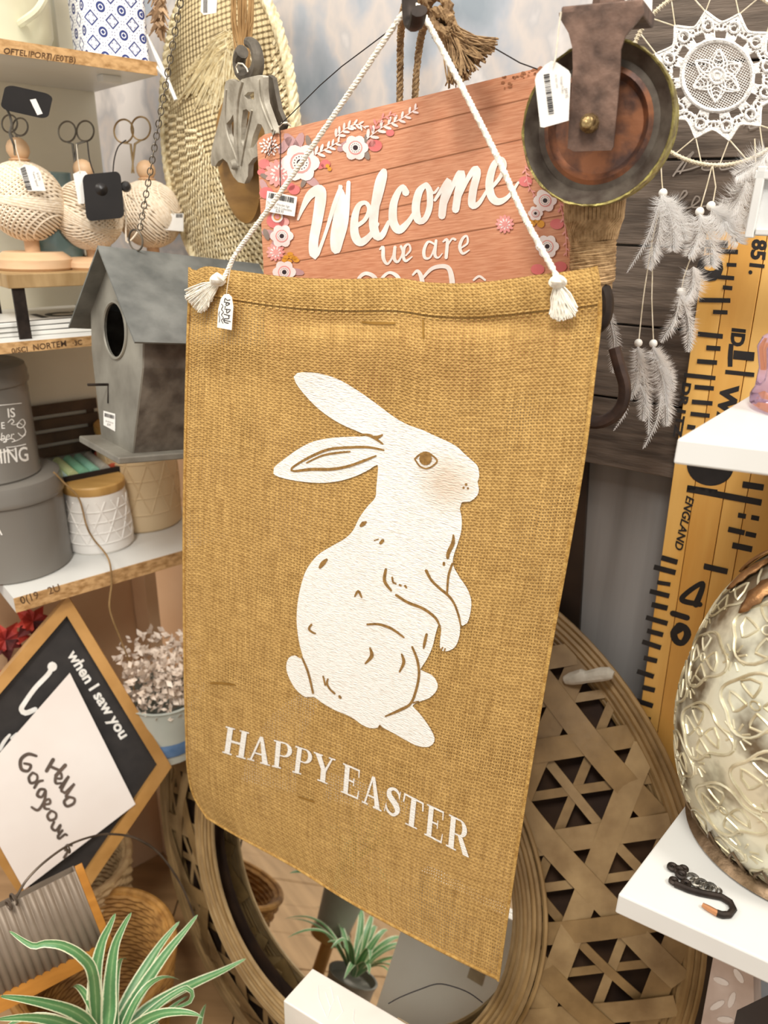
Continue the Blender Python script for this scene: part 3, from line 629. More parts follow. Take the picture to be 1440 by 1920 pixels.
for (x, y, r, mi) in ((390, 915, 28, 2), (372, 900, 22, 2), (780, 702, 34, 2), (760, 690, 22, 1), (852, 640, 20, 2), (245, 790, 28, 2), (232, 830, 20, 2), (540, 790, 24, 2), (515, 800, 18, 2), (300, 1065, 44, 2), (255, 930, 34, 2), (340, 1070, 26, 1)):
    q = c2([(x, y)])[0]; mb.dot(q[0], q[1], r * .39, S, 0.0008, mi, 14, ry=r * .33)
for (x, y, l, an) in ((380, 690, 60, .9), (345, 700, 50, 2.2), (470, 870, 50, .6), (300, 1190, 60, 1.9), (280, 1130, 50, 3.4), (400, 1310, 40, .2), (410, 690, 55, -1.2), (640, 700, 50, 2.6), (245, 900, 40, -2)):
    q = c2([(x, y)])[0]; mb.dot(q[0], q[1], l * .39, S, 0.0007, 4, 10, ry=l * .16, rot=an)
for (x, y, l, an) in ((458, 680, 30, 1.3), (735, 740, 34, 1.1), (738, 665, 26, 1.9), (255, 1130, 30, 1.2), (250, 850, 26, .4), (435, 880, 26, 2)):
    q = c2([(x, y)])[0]; mb.dot(q[0], q[1], l * .39, S, 0.0009, 3, 10, ry=l * .17, rot=an)
for x, y, r, n in ((315, 835, 60, 14), (300, 1215, 40, 12), (1405, 1080, 40, 12)):
    q = c2([(x, y)])[0]; petals(mb, q[0], q[1], r * .39, n, 1, 0.001, .3, .62); petals(mb, q[0], q[1], r * .27, n - 3, 0, 0.0012, .22, .5, .2); petals(mb, q[0], q[1], r * .18, 8, 1, 0.0013, .3, .5, .1)
for x, y, r in ((420, 785, 92), (685, 712, 62), (330, 1138, 56), (342, 1312, 56)): q = c2([(x, y)])[0]; mb1 = MB(); anemone(mb1, q[0], q[1], r * .39); obj('painted_flower', mb1, FM, wel, smooth=False)
for x, y in ((1022, 376), (1026, 462), (1004, 400)): mb1 = MB(); anemone(mb1, x, y, 22 if x > 1010 else 14); obj('painted_flower', mb1, FM, wel, smooth=False)
for x, y in ((985, 340), (1008, 505), (1050, 500), (1044, 420)): mb.dot(x, y, 13, S, 0.0008, 2, ry=10)
for x, y in ((1006, 412), (1014, 420), (998, 418)): mb.dot(x, y, 7, S, 0.0009, 5)
q = c2([(270, 705)])[0]
for k in range(26): a = k * 2.4; r_ = 3.4 * sqrt(k); mb.dot(q[0] + cos(a) * r_, q[1] + sin(a) * r_, 3.2, S, 0.0011, 0, 8, ry=2, rot=a)
sprig(mb, c2([(590, 660), (650, 612), (700, 600), (735, 620)]), 0, 13, 14); sprig(mb, c2([(490, 745), (550, 715), (610, 680)]), 0, 9, 15); sprig(mb, c2([(740, 670), (820, 610), (900, 575), (985, 520)]), 0, 15, 16); sprig(mb, c2([(770, 640), (800, 580), (880, 545)]), 1, 8, 12)
sprig(mb, [(985, 310), (990, 345), (1005, 370)], 1, 8, 9); sprig(mb, [(1050, 380), (1060, 430), (1062, 480)], 1, 10, 10)
for x, y in ((350, 1240), (370, 1225), (392, 1245), (365, 1260), (345, 1255), (400, 1255), (380, 1240)): q = c2([(x, y)])[0]; mb.dot(q[0], q[1], 6, S, 0.0011, 5, 8, ry=4)
for x, y in ((550, 800), (560, 815)): q = c2([(x, y)])[0]; mb.dot(q[0], q[1], 4, S, 0.0011, 5, 8)
q = c2([(308, 1045)])[0]; mb.dot(q[0], q[1], 11, S, 0.0012, 0); mb.dot(q[0], q[1], 7, S, 0.0013, 5); mb.dot(q[0], q[1], 5, S, 0.0014, 1)
obj('floral_print', mb, FM, wel, smooth=False, label='painted pink blooms, grey leaves and white sprigs', kind='stuff')
# hanging wire with twisted ends
mb = MB(); wp = [(524, 235), (545, 215), (600, 160), (640, 125), (700, 80), (742, 48), (768, 22)]
mb.tube([hit(x, y, W(SO - .006 - .03 * i / 6), N) for i, (x, y) in enumerate(wp)], 0.0005, 5)
wp = [(782, 22), (830, 46), (870, 66), (930, 92), (975, 118), (1008, 130)]
mb.tube([hit(x, y, W(SO - .036 + .03 * i / 5), N) for i, (x, y) in enumerate(wp)], 0.0005, 5)
obj('hanging_wire', mb, M_thread, wel)
mb = MB(); mb.tube([S(x, y, l) for x, y, l in ((524, 250, .001), (523, 238, .004), (529, 231, .004), (538, 230, .001), (545, 236, -.004))], 0.0009, 6); obj('wire_loop', mb, M_string, wel)
tg = thing('barcode_tag', 'white barcode tag hanging on black thread over the flowers of the welcome sign', 'tag', S(526, 405))
mb = MB(); mb.slab([(501, 358), (557, 369), (552, 406), (497, 396)], S, 0.0005, 0.004); obj('card', mb, M_tag, tg, smooth=False)
mb = MB(); barcode(mb, S, [(505, 361), (552, 371), (551, 381), (503, 371)], 22, 0.0049)
obj('barcode', mb, M_ink, tg, smooth=False)
mb = MB()
for s_, x, y, h in (('Tealights Wooden Sign', 500, 381, 4.5), ('Vintage Gifts & Collectables', 499, 387, 4.2), ('$28.95', 516, 397, 5.5)):
    vs, fs = text(s_, x, y, h, 0.2, S, 0.0049, sx=0.72); mb.add(vs, fs)
obj('tag_print', mb, M_greyink, tg, smooth=False)
mb = MB(); mb.tube([S(x, y, 0.0035) for x, y in ((526, 364), (525, 320), (526, 275), (525, 240))], 0.0005, 5)
for q in ([(525, 270), (512, 278), (502, 292)], [(516, 245), (510, 262), (508, 285)], [(508, 272), (502, 285), (497, 296)]): mb.tube([S(x, y, 0.0035) for x, y in q], 0.0004, 5)
obj('thread', mb, M_thread, tg)

# ================================================================== iron hook with knotted jute rope
hk = thing('wall_hook', 'black iron wall hook holding the banner rope at the top of the picture', 'hook', hookP)
mb = MB(); s_ = mpp(hookP)
P = [hit(x, y, W(o), N) for x, y, o in ((772, -60, .3), (770, -40, .1), (768, -20, .03), (768, 10, .012), (771, 40, .008), (780, 46, .0), (786, 20, -.012))]
mb.tube(path3(P), [s_ * 15] * len(path3(P)), 10, flat=0.7); obj('iron', mb, M_iron, hk)
jr = thing('jute_rope', 'thick brown jute rope looped over the black hook with a big knot and frayed end', 'rope', hit(765, 200, W(.07), N))
M_j2 = mat('brown_jute', 'a98a63', '7d6143', rough=0.95, scale=180, bump=0.6, bscale=500)
mb = MB()
for pts in ([(752, 330), (749, 250), (750, 150), (751, 70), (757, 20), (768, -8)], [(770, 330), (776, 240), (780, 150), (786, 90), (792, 60), (800, 30), (790, 0), (775, -10)]):
    twisted(mb, [hit(x, y, W(.108 if y > 90 else .03 + .078 * max(0, y) / 90), N) for i, (x, y) in enumerate(pts)], 0.0034, 0.013)
obj('rope_loop', mb, M_j2, jr)
mb = MB()
for pts, r in (([(800, 10), (818, -10), (835, 0), (842, 25), (828, 45), (808, 40), (800, 25)], .0046), ([(806, 30), (826, 22), (845, 35), (848, 60), (830, 72), (814, 60)], .0048), ([(800, 20), (815, 50), (838, 62), (855, 58)], .005)):
    twisted(mb, [hit(x, y, W(.055 - .006 * sin(i)), N) for i, (x, y) in enumerate(pts)], r, 0.016)
obj('knot', mb, M_j2, jr)
mb = MB(); rr = random.Random(11)
for i in range(230):
    a = rr.random(); x0 = 830 + 24 * a; y0 = 68 - 18 * a + rr.uniform(-8, 8); k = rr.random()
    ex = 840 + 95 * k + rr.uniform(-8, 6); ey = 165 - 92 * k ** 1.4 + rr.uniform(-10, 8) if k > .3 else 128 + 40 * rr.random() - 10 * k
    mx = (x0 + ex) / 2 + rr.uniform(-6, 14); my = (y0 + ey) / 2 + rr.uniform(0, 14); d = .055 - rr.uniform(-.008, .012)
    P = [hit(x, y, W(d + .004 * sin(j)), N) for j, (x, y) in enumerate(spline([(x0, y0), (mx, my), (ex, ey)], 16))]; mb.tube(P, s_ * rr.uniform(1.0, 2.2), 4)
obj('frayed_end', mb, M_j2, jr, kind='stuff')

# ================================================================== big rusty pulley on the right, price tags
PO = 0.035
cP = hit(1117, 236, W(PO), N); sP = mpp(cP)
toC = (CAM - cP).normalized()
axP = (toC + Vector((-0.23, 0, 0)) + Z * 0.06).normalized()
M_rust = mat('rusty_copper', '9c6748', '56413a', rough=0.5, metal=0.55, scale=55, lo=0.38, hi=0.62, bump=0.25, bscale=120)
M_rim = mat('brass_rim', 'a59a5a', '6a5b38', rough=0.5, metal=0.6, scale=120, bump=0.5, bscale=300)
M_dkst = mat('dark_strap', '7c6254', '4f3e35', rough=0.6, metal=0.35, scale=70, bump=0.35, bscale=150)
M_blue = mat('blued_steel', '6b6257', '463b33', rough=0.45, metal=0.5, scale=60, bump=0.2)
pul = thing('pulley_wheel', 'large rusty pulley wheel in a dark iron strap, above the burlap banner', 'pulley', cP)
R = sP * 141
mb = MB(); mb.lathe(cP, axP, [(R * .02, -.010), (R * .58, -.010), (R * .66, -.004), (R * .72, -.0055)], 48); obj('wheel_face', mb, M_rust, pul, label='recessed copper coloured wheel face')
mb = MB(); mb.lathe(cP, axP, [(R * .72, -.0055), (R * .80, -.006), (R * .90, -.001), (R * .96, .0025)], 56); obj('wheel_bevel', mb, M_blue, pul, label='dark bevelled ring')
mb = MB(); rr = random.Random(5); n = 96
prof = [(R * .955, .002), (R * .985, .0032), (R * 1.0, .001), (R * 1.0, -.009), (R * .94, -.012), (R * .90, -.014), (R * .93, -.019), (R * .99, -.023), (R * .97, -.028), (R * .5, -.029)]
mb.lathe(cP, axP, prof, n)
for k in range(n):
    j = rr.uniform(-.0006, .0006)
    for i in (1, 2, 3): mb.v[i * n + k] += axP * j + (mb.v[i * n + k] - cP).normalized() * rr.uniform(-.0005, .0005)
obj('rim', mb, M_rim, pul, label='worn brass rim')
S = plane(cP + axP * .012, (axP + toC).normalized())
for nm, off, dx, dy, lab in (('front_strap', 0.0, 0, 0, None), ('rear_strap', -.040, 0, 0, None)):
    S_ = plane(cP + axP * (.010 + off), (axP * 1.2 + toC).normalized()); mb = MB()
    mb.slab([(1048, 30), (1048, 24), (1206, 12), (1208, 24), (1190, 46), (1172, 68), (1164, 92), (1163, 130), (1158, 190), (1150, 275), (1146, 282), (1076, 284), (1064, 278), (1068, 200), (1074, 130), (1073, 90), (1066, 62), (1054, 42)], S_, 0.004); obj(nm, mb, M_dkst, pul, bevel=0.0008)
mb = MB(); t0 = plane(cP + axP * .010, axP)(1128, 20); mb.box(t0 - axP * .024, axP * .027, (U - axP * U.dot(axP)).normalized() * .026, Z * .004); obj('top_bridge', mb, M_dkst, pul, bevel=0.001)
mb = MB(); hp_ = S(1128, 10) - axP * .02
mb.tube([hp_, hp_ + Z * .02, hp_ + Z * .06], [.011, .010, .008], 8); obj('hanger', mb, M_dkst, pul)
bl = S(1107, 232)
mb = MB(); mb.lathe(bl, axP, [(.0001, .0125), (.0035, .0115), (.0058, .008), (.0064, .004), (.0064, .000)], 10); obj('bolt', mb, mat('worn_brass', 'b39a6b', '6d5638', rough=0.35, metal=0.8, scale=200, bump=0.6, bscale=300), pul)
tg = thing('barcode_tag', 'white barcode tag on a string at the left edge of the large rusty pulley', 'tag', plane(cP + axP * .016, toC)(1035, 235))
S_ = plane(cP + axP * .014 + toC * .008, (toC + U * -.1).normalized()); mb = MB()
mb.slab([(1003, 150), (1006, 139), (1022, 122), (1034, 114), (1044, 117), (1066, 132), (1070, 140), (1066, 226), (1020, 239), (1013, 238)], S_, 0.0006); obj('card', mb, M_tag, tg, smooth=False)
mb = MB(); barcode(mb, S_, [(1019, 140), (1029, 216), (1039, 214), (1030, 138)], 24, 0.001); obj('barcode', mb, M_ink, tg, smooth=False)
mb = MB()
for t_, x, y, h in (('01 0020 1045', 1040, 140, 4), ('Vintage Pulley', 1050, 143, 5), ('$49.95', 1058, 165, 6)): vs, fs = text(t_, x, y, h, 1.46, S_, 0.001, sx=.8); mb.add(vs, fs)
obj('tag_print', mb, M_greyink, tg, smooth=False)
mb = MB(); mb.tube([S_(x, y, .002) for x, y in ((1037, 122), (1041, 112), (1044, 90), (1048, 50), (1052, 22))], 0.0006, 5); obj('string', mb, M_string, tg)
# white barcode tag just behind, at the top
S_ = wplane(.10); tg = thing('barcode_tag', 'white barcode tag peeking in at the top edge right of the pulley strap', 'tag', S_(1200, 20))
mb = MB(); mb.slab([(1164, -30), (1224, -30), (1222, 26), (1216, 34), (1206, 30), (1200, 12), (1166, 14)], S_, 0.0006); obj('card', mb, M_tag, tg, smooth=False)
mb = MB(); barcode(mb, S_, [(1176, -20), (1190, -20), (1190, 12), (1176, 12)], 12, 0.001); obj('barcode', mb, M_ink, tg, smooth=False)
# jute wrapped block under the wheel
c0 = hit(1114, 396, W(.078), N); c1 = hit(1110, 530, W(.078), N); cw = thing('jute_wrapped_handle', 'column wound with jute twine under the large pulley', 'rope', c1)
dn = (c1 - c0); Ln = dn.length; dn.normalize(); rj = mpp(c0) * 40
mb = MB(); mb.lathe(c0, dn, [(rj * 1.28, -.01), (rj * 1.22, Ln * .12), (rj * .98, Ln * .38), (rj * .95, Ln), (rj * .9, Ln * 1.5)], 24); obj('core', mb, M_jute, cw)
mb = MB(); P = []; turns = 16
for i in range(turns * 20 + 1):
    th = 2 * pi * i / 20; h = Ln * (.36 + .62 * i / (turns * 20)); ra = rj * (1.0 + .02 * noise.noise(Vector((i * .05, 0, 0))))
    x = dn.orthogonal().normalized(); y = dn.cross(x); P.append(c0 + dn * (h + .0008 * sin(i * .7)) + (x * cos(th) + y * sin(th)) * ra)
mb.tube(P, 0.0016, 5); obj('twine_winding', mb, M_jute, cw)
mb = MB(); x = dn.orthogonal().normalized(); y = dn.cross(x)
for k in range(46):
    th = 2 * pi * k / 46; e = (x * cos(th) + y * sin(th)); sw = (x * cos(th + .35) + y * sin(th + .35))
    mb.tube([c0 - dn * .012 + e * rj * 1.32, c0 + dn * Ln * .12 + e * rj * 1.26, c0 + dn * Ln * .26 + sw * rj * 1.1, c0 + dn * Ln * .4 + sw * rj * 1.0], 0.0019, 5)
obj('twine_strand', mb, M_jute, cw, kind='stuff')
# black iron ring and J hook, behind the banner's right edge
S_ = wplane(.075); ih = thing('iron_hook', 'black iron ring and curved J hook hanging at the right edge of the burlap banner', 'hook', S_(1130, 800))
mb = MB(); mb.tube(path3([S_(x, y) for x, y in ((1085, 500), (1118, 518), (1137, 560), (1130, 604), (1098, 625))]), [.008] * len(path3([S_(x, y) for x, y in ((1085, 500), (1118, 518), (1137, 560), (1130, 604), (1098, 625))])), 10, flat=.7); obj('ring', mb, M_iron, ih)
P = path3([S_(x, y) for x, y in ((1152, 652), (1162, 690), (1171, 722), (1168, 755), (1150, 780), (1120, 792), (1085, 780), (1070, 740), (1080, 690), (1085, 620))])
mb = MB(); mb.tube(P, [.0062] * len(P), 10, flat=.8); obj('curved_hook', mb, mat('brown_iron', '4a382f', '2f241f', rough=.6, metal=.4, scale=60, bump=.3), ih)
# ================================================================== woven straw hat, chain, little iron pulley, birdhouse
HO = 0.25
hc = hit(425, 262, W(HO), N); sh = mpp(hc)
hx, hy = U, Z
M_straw = mat('straw', 'f3e6c2', 'd8c394', rough=0.7, scale=70, bump=0.5, bscale=140)
M_straw2 = mat('pale_straw', 'efe4c0', 'd6c498', rough=0.55, scale=200)
hat = thing('straw_fan', 'large oval plaited straw fan with a raffia spray, hanging behind the chain', 'fan', hit(425, 500, W(HO), N))
rx = 142 * sh / 0.86; ry = 262 * sh * 1.05
def hatp(a, r, lift=0.0): return hc + hx * (cos(a) * rx * r) + hy * (sin(a) * ry * r) + N * (0.03 * (1 - r * r) + lift)
mb = MB(); na, nr = 72, 14; vs = [hatp(0, 0)]; uv = [(0, 0)]
for i in range(1, nr + 1):
    for k in range(na): a = 2 * pi * k / na; vs.append(hatp(a, i / nr)); uv.append((cos(a) * rx * i / nr * 100, sin(a) * ry * i / nr * 100))
fs = [(0, 1 + k, 1 + (k + 1) % na) for k in range(na)] + [(1 + (i - 1) * na + k, 1 + i * na + k, 1 + i * na + (k + 1) % na, 1 + (i - 1) * na + (k + 1) % na) for i in range(1, nr) for k in range(na)]
mb.add(vs, fs, 0, uv)
m = mat('woven_straw', 'efdcae', 'cbb282', rough=0.7, scale=9, uv=True, stretch=(1, 1, 1)); nt = m.node_tree
tc = [n for n in nt.nodes if n.type == 'TEX_COORD'][0]; mp = N_(m, 'ShaderNodeMapping'); mp.inputs['Rotation'].default_value = (0, 0, .6); mp.inputs['Scale'].default_value = (2.2, 2.2, 1); nt.links.new(tc.outputs['UV'], mp.inputs[0])
sx = N_(m, 'ShaderNodeSeparateXYZ'); nt.links.new(mp.outputs[0], sx.inputs[0])
su = math_(m, 'SINE', math_(m, 'MULTIPLY', sx.outputs[0], pi)); sv = math_(m, 'SINE', math_(m, 'MULTIPLY', sx.outputs[1], pi))
bp = N_(m, 'ShaderNodeBump'); bp.inputs['Strength'].default_value = .9; bp.inputs['Distance'].default_value = .004; nt.links.new(math_(m, 'MULTIPLY', su, sv), bp.inputs['Height']); nt.links.new(bp.outputs[0], nt.nodes['Principled BSDF'].inputs['Normal'])
obj('woven_face', mb, m, hat, angle=80)
# plaited rim: two intertwined strands, with woven rows inside it
mb = MB()
for s_ in range(3):
    mb.tube([hatp(2 * pi * i / 260, 1.0 + .018 * sin(i * .9 + s_ * 2.1), .004 * cos(i * .9 + s_ * 2.1)) for i in range(260)], .0042, 5, closed=True)
obj('plaited_rim', mb, M_straw2, hat)
mb = MB(); rr = random.Random(2)
for row in range(19):
    r0 = 0.945 - row * 0.045; n = int(116 * r0) + 6
    for k in range(n):
        a = 2 * pi * (k + (row % 2) * .5) / n; w_ = 2 * pi / n * .62
        if sin(a) > .25 and abs(cos(a)) * r0 < .75 : continue
        mb.add([hatp(a - w_ * .55, r0 - .02, .001), hatp(a - w_ * .2, r0 + .023, .0012), hatp(a + w_ * .55, r0 + .02, .0012), hatp(a + w_ * .2, r0 - .023, .001), hatp(a, r0, .0026)], [(0, 1, 4), (1, 2, 4), (2, 3, 4), (3, 0, 4)])
obj('plait_stitch', mb, M_straw, hat, smooth=False, kind='stuff')
mb = MB()
for i in range(300):
    an = rr.uniform(-1.25, .75); top = (432 + rr.uniform(-8, 14), 62 + rr.uniform(-6, 30)); ln = rr.uniform(80, 150) if an < .2 else rr.uniform(50, 90)
    ex = top[0] + sin(an) * ln * .75; ey = top[1] + ln * (.55 + .45 * cos(an))
    q = [top, (top[0] + (ex - top[0]) * .35, top[1] + (ey - top[1]) * .3 - abs(sin(an)) * 12), (ex, ey)]
    P = [hit(x, y, W(HO - .034 - rr.uniform(0, .006) + .010 * k / 3), N) for k, (x, y) in enumerate(spline(q, 40))]; mb.tube(P, rr.uniform(.0006, .0013), 4)
obj('raffia_spray', mb, M_straw2, hat, kind='stuff', label='pale raffia strands fanning from the top')
mb = MB()
for i in range(26):
    x = 440 + rr.uniform(-6, 34); q = [(x, -20), (x + rr.uniform(-4, 4), 40), (455 + rr.uniform(-12, 12), 130)]
    mb.tube([hit(a, b, W(HO - .045 - rr.uniform(0, .004)), N) for a, b in spline(q, 30)], .0011, 4)
obj('raffia_cord', mb, mat('raffia_brown', 'b08c5c', '8f6c41', rough=.8), hat, kind='stuff')
S_ = wplane(HO - .05); tg = thing('barcode_tag', 'white barcode tag at the top edge above the straw fan', 'tag', S_(390, 28))
mb = MB(); mb.slab([(378, -20), (408, -20), (405, 24), (382, 28), (376, 22)], S_, .0006); obj('card', mb, M_tag, tg, smooth=False)
mb = MB(); barcode(mb, S_, [(381, -18), (389, -18), (389, 24), (381, 24)], 10, .001); obj('barcode', mb, M_ink, tg, smooth=False)
# sticks with pale feather-like tips left of the chain
S_ = wplane(HO - .06); wd = thing('white_wand', 'slim white wooden wand with pale tip hanging between the shelf and the chain', 'ornament', S_(330, 190))
mb = MB()
for q, r in ((((276, 65), (286, 88), (300, 120)), (.0012, .0022, .003)), (((300, 120), (314, 150), (330, 188)), (.003, .0026, .0024)), (((289, 120), (300, 132), (316, 150)), (.0024, .003, .003))):
    mb.tube([S_(x, y) for x, y in q], list(r), 8)
obj('stick', mb, M_white, wd)
mb = MB(); 
for i in range(60):
    x0, y0 = 300 + rr.uniform(-10, 8), 20 + rr.uniform(-50, 40); mb.tube([S_(x0, y0, rr.uniform(-.01, .01)), S_(x0 + rr.uniform(-18, 18), y0 + rr.uniform(6, 30), rr.uniform(-.01, .01))], [.0028, .0008], 4)
obj('dried_tuft', mb, mat('dried_tan', 'b99a78', '94775a', rough=.9), wd, kind='stuff')

# ---- small grey iron pulley with a wooden sheave
k5 = crop(380, 60, 180 / 934)
IO = 0.14
aI = (CAM - hit(455, 240, W(IO), N)).normalized(); aI = (aI * .6 - U * .62).normalized(); S_ = plane(hit(455, 240, W(IO), N), aI); ip = thing('iron_pulley', 'small grey cast iron pulley block with a wooden wheel before the straw fan', 'pulley', S_(455, 415))
M_gi = mat('grey_cast_iron', 'c9c2b2', '9c9485', rough=.6, metal=.25, scale=40, bump=.4, bscale=150)
M_gi2 = mat('dark_cast_iron', '6f675b', '4d463d', rough=.65, metal=.25, scale=40, bump=.4, bscale=150)
OUTL = k5([(225, 480), (265, 458), (310, 478), (345, 490), (385, 455), (470, 435), (540, 420), (585, 430), (585, 560), (600, 690), (640, 800), (690, 940), (712, 985), (560, 1080), (555, 1200), (490, 1230), (445, 1290), (440, 1400), (405, 1475), (345, 1460), (300, 1410), (270, 1350), (240, 1270), (195, 1230), (150, 1260), (118, 1310), (85, 1300), (75, 1250), (88, 1130), (130, 970), (180, 780), (205, 640), (210, 540)])
H1 = k5([(262, 640), (300, 620), (312, 650), (290, 700), (262, 735), (252, 700)]); H2 = k5([(232, 890), (270, 850), (296, 800), (302, 860), (300, 1000), (305, 1120), (285, 1110), (240, 1000)]); H3 = k5([(392, 760), (425, 750), (465, 785), (450, 860), (425, 960), (392, 1115), (375, 1060), (375, 900)])
H4 = k5([(405, 620), (440, 585), (500, 582), (498, 660), (455, 655), (420, 655)]); H5 = k5([(535, 890), (570, 900), (600, 960), (605, 1000), (540, 1050), (490, 1130), (465, 1130), (490, 1010)]); H6 = k5([(185, 985), (190, 1000), (165, 1090), (140, 1160), (138, 1110)])
mb = MB(); mb.slab(OUTL, S_, .006, .006, holes=(H2, H3, H4, H5)); obj('front_cheek', mb, M_gi, ip, bevel=.0012, seg=3)
mb = MB()
for q, w_ in (([(390, 480), (350, 640), (335, 900), (340, 1150), (350, 1300)], 26), ([(545, 460), (560, 640), (610, 800), (680, 960)], 26), ([(480, 760), (440, 950), (400, 1150), (375, 1300)], 20), ([(230, 560), (220, 800), (240, 980), (300, 1150), (340, 1260)], 16)):
    P = [S_(x, y, .0125) for x, y in spline(k5(q), 6)]; mb.tube(P, w_ * 180 / 934 * mpp(P[0]) * .7, 8, flat=.7)
obj('rib', mb, M_gi, ip)
mb = MB(); mb.slab(k5([(600, 440), (640, 418), (680, 450), (700, 560), (740, 760), (800, 900), (760, 1000), (700, 900), (640, 720), (598, 560)]), S_, .005, -.034); obj('rear_cheek', mb, M_gi2, ip, bevel=.0015)
mb = MB(); q = S_(*k5([(322, 1290)])[0], .012); mb.lathe(q, aI, [(.0001, .006), (.0035, .006), (.005, .004), (.006, .0)], 12); obj('axle_bolt', mb, M_gi, ip)
M_sheave = mat('oiled_wood', 'a97f42', '86602c', rough=.45, scale=12, stretch=(1, 1, 5))
wc = S_(*k5([(365, 1270)])[0], -.008); rw = mpp(wc) * 108
mb = MB(); ax_ = aI; mb.lathe(wc, ax_, [(.0001, .006), (rw * .8, .006), (rw * .98, .004), (rw, .0), (rw * .96, -.006), (rw * .97, -.014), (rw * .8, -.016), (.0001, -.016)], 48); obj('wooden_wheel', mb, M_sheave, ip, label='round wooden pulley wheel')
mb = MB(); P = path3([S_(x, y, .006) for x, y in k5([(440, 100), (490, 120), (525, 190), (540, 280), (525, 370), (480, 420), (420, 430), (370, 390), (352, 310), (362, 230), (385, 190)])]); n = len(P); mb.tube(P, [.0066 * (.7 + .3 * min(1, 3 * i / n)) for i in range(n)], 10); obj('hook', mb, M_gi2, ip)
mb = MB(); mb.tube([S_(x, y, .014) for x, y in k5([(345, 400), (325, 340), (345, 305), (390, 310), (430, 355), (440, 390)])], .0008, 5); obj('wire_tie', mb, M_string, ip)

# ---- birdhouse hung on the chain
e_f = ray(2300, 700).normalized()
e_b = ray(-470, 419); e_b = (e_b - e_f * e_b.dot(e_f)).normalized()
e_v = e_b.cross(e_f); e_v = e_v if e_v.z > 0 else -e_v
e_v.normalize()
bo = at(248, 850, 0.84)
F_ = plane(bo, e_f); 
M_zinc = mat('weathered_zinc', 'a39f93', '706b61', rough=.55, metal=.35, scale=16, lo=.3, hi=.7, bump=.15, bscale=60)
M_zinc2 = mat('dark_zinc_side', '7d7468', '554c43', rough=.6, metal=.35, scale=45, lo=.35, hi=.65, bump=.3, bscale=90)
M_roof = mat('slate_zinc_roof', '898a85', '5f615e', rough=.5, metal=.35, scale=26, stretch=(1, 1, 1.6), lo=.3, hi=.7, bump=.25, bscale=70)
def BL(a, v, f=0.0): return bo + e_b * a + e_v * v + e_f * f
def loc(x, y, sf=None): p = hit(x, y, bo, e_f) - bo; return p.dot(e_b), p.dot(e_v)
DEP = 0.15
gb = loc(190, 815)[0]; gm = gb / 2                                        # bottom width and the middle
ridge_v = loc(208, 520)[1]; mid_v = loc(267, 690)[1]; ew = -loc(268, 660)[0]
pk = hit(183, 460, BL(0, 0, -.0182), e_f) - bo; pk = (pk.dot(e_b), pk.dot(e_v)); er = hit(253, 641, BL(0, 0, -.0182), e_f) - bo; er = (er.dot(e_b), er.dot(e_v)); slp = (pk[1] - er[1]) / (pk[0] - er[0])
rv = pk[1] - .003 - abs(slp) * (pk[0] + ew); rvl = pk[1] - .003 - abs(slp) * (gb + ew - pk[0])
HP = [(0, 0), (-ew * .95, mid_v), (-ew, rv), (pk[0], pk[1] - .003), (gb + ew, max(rvl, mid_v + .004)), (gb + ew * .95, mid_v), (gb, 0)]
bh = thing('birdhouse', 'grey zinc birdhouse with a round hole, hung on a chain left of the banner', 'birdhouse', BL(gm, 0, DEP / 2))
h0 = loc(209, 617); ht = loc(211, 566)[1]; hb = loc(208, 668)[1]; hr = (ht - hb) / 2
HC = (gm, (ht + hb) / 2)
circ = [(HC[0] + hr * cos(2 * pi * k / 28), HC[1] + hr * sin(2 * pi * k / 28)) for k in range(28)]
def prism(mb, loop, f0, f1, holes=(), mi=0):
    loops = [loop] + list(holes); tris = tessellate_polygon([[Vector((a, b, 0)) for a, b in l] for l in loops]); flat = [p for l in loops for p in l]; n = len(flat)
    mb.add([BL(a, b, f0) for a, b in flat] + [BL(a, b, f1) for a, b in flat], [list(t) for t in tris] + [[n + i for i in t] for t in tris], mi); o = 0
    for l in loops: k = len(l); mb.add([BL(a, b, f0) for a, b in l] + [BL(a, b, f1) for a, b in l], [(i, (i + 1) % k, k + (i + 1) % k, k + i) for i in range(k)], mi); o += k
mb = MB(); prism(mb, HP, 0, .002, [circ]); obj('front_panel', mb, M_zinc, bh, smooth=False)
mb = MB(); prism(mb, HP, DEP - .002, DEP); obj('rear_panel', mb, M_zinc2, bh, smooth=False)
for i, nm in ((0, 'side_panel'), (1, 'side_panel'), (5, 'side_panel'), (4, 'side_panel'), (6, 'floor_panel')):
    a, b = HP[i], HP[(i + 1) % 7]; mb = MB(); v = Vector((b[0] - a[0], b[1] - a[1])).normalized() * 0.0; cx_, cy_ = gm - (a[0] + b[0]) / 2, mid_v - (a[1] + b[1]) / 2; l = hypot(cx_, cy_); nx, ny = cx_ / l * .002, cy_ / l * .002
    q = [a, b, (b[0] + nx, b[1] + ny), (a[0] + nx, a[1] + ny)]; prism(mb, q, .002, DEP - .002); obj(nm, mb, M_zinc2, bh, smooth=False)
mb = MB(); mb.tube([BL(HC[0] + (hr + .0005) * cos(2 * pi * k / 36), HC[1] + (hr + .0005) * sin(2 * pi * k / 36), -.0008) for k in range(36)], .0018, 6, closed=True); obj('hole_rim', mb, M_zinc, bh)
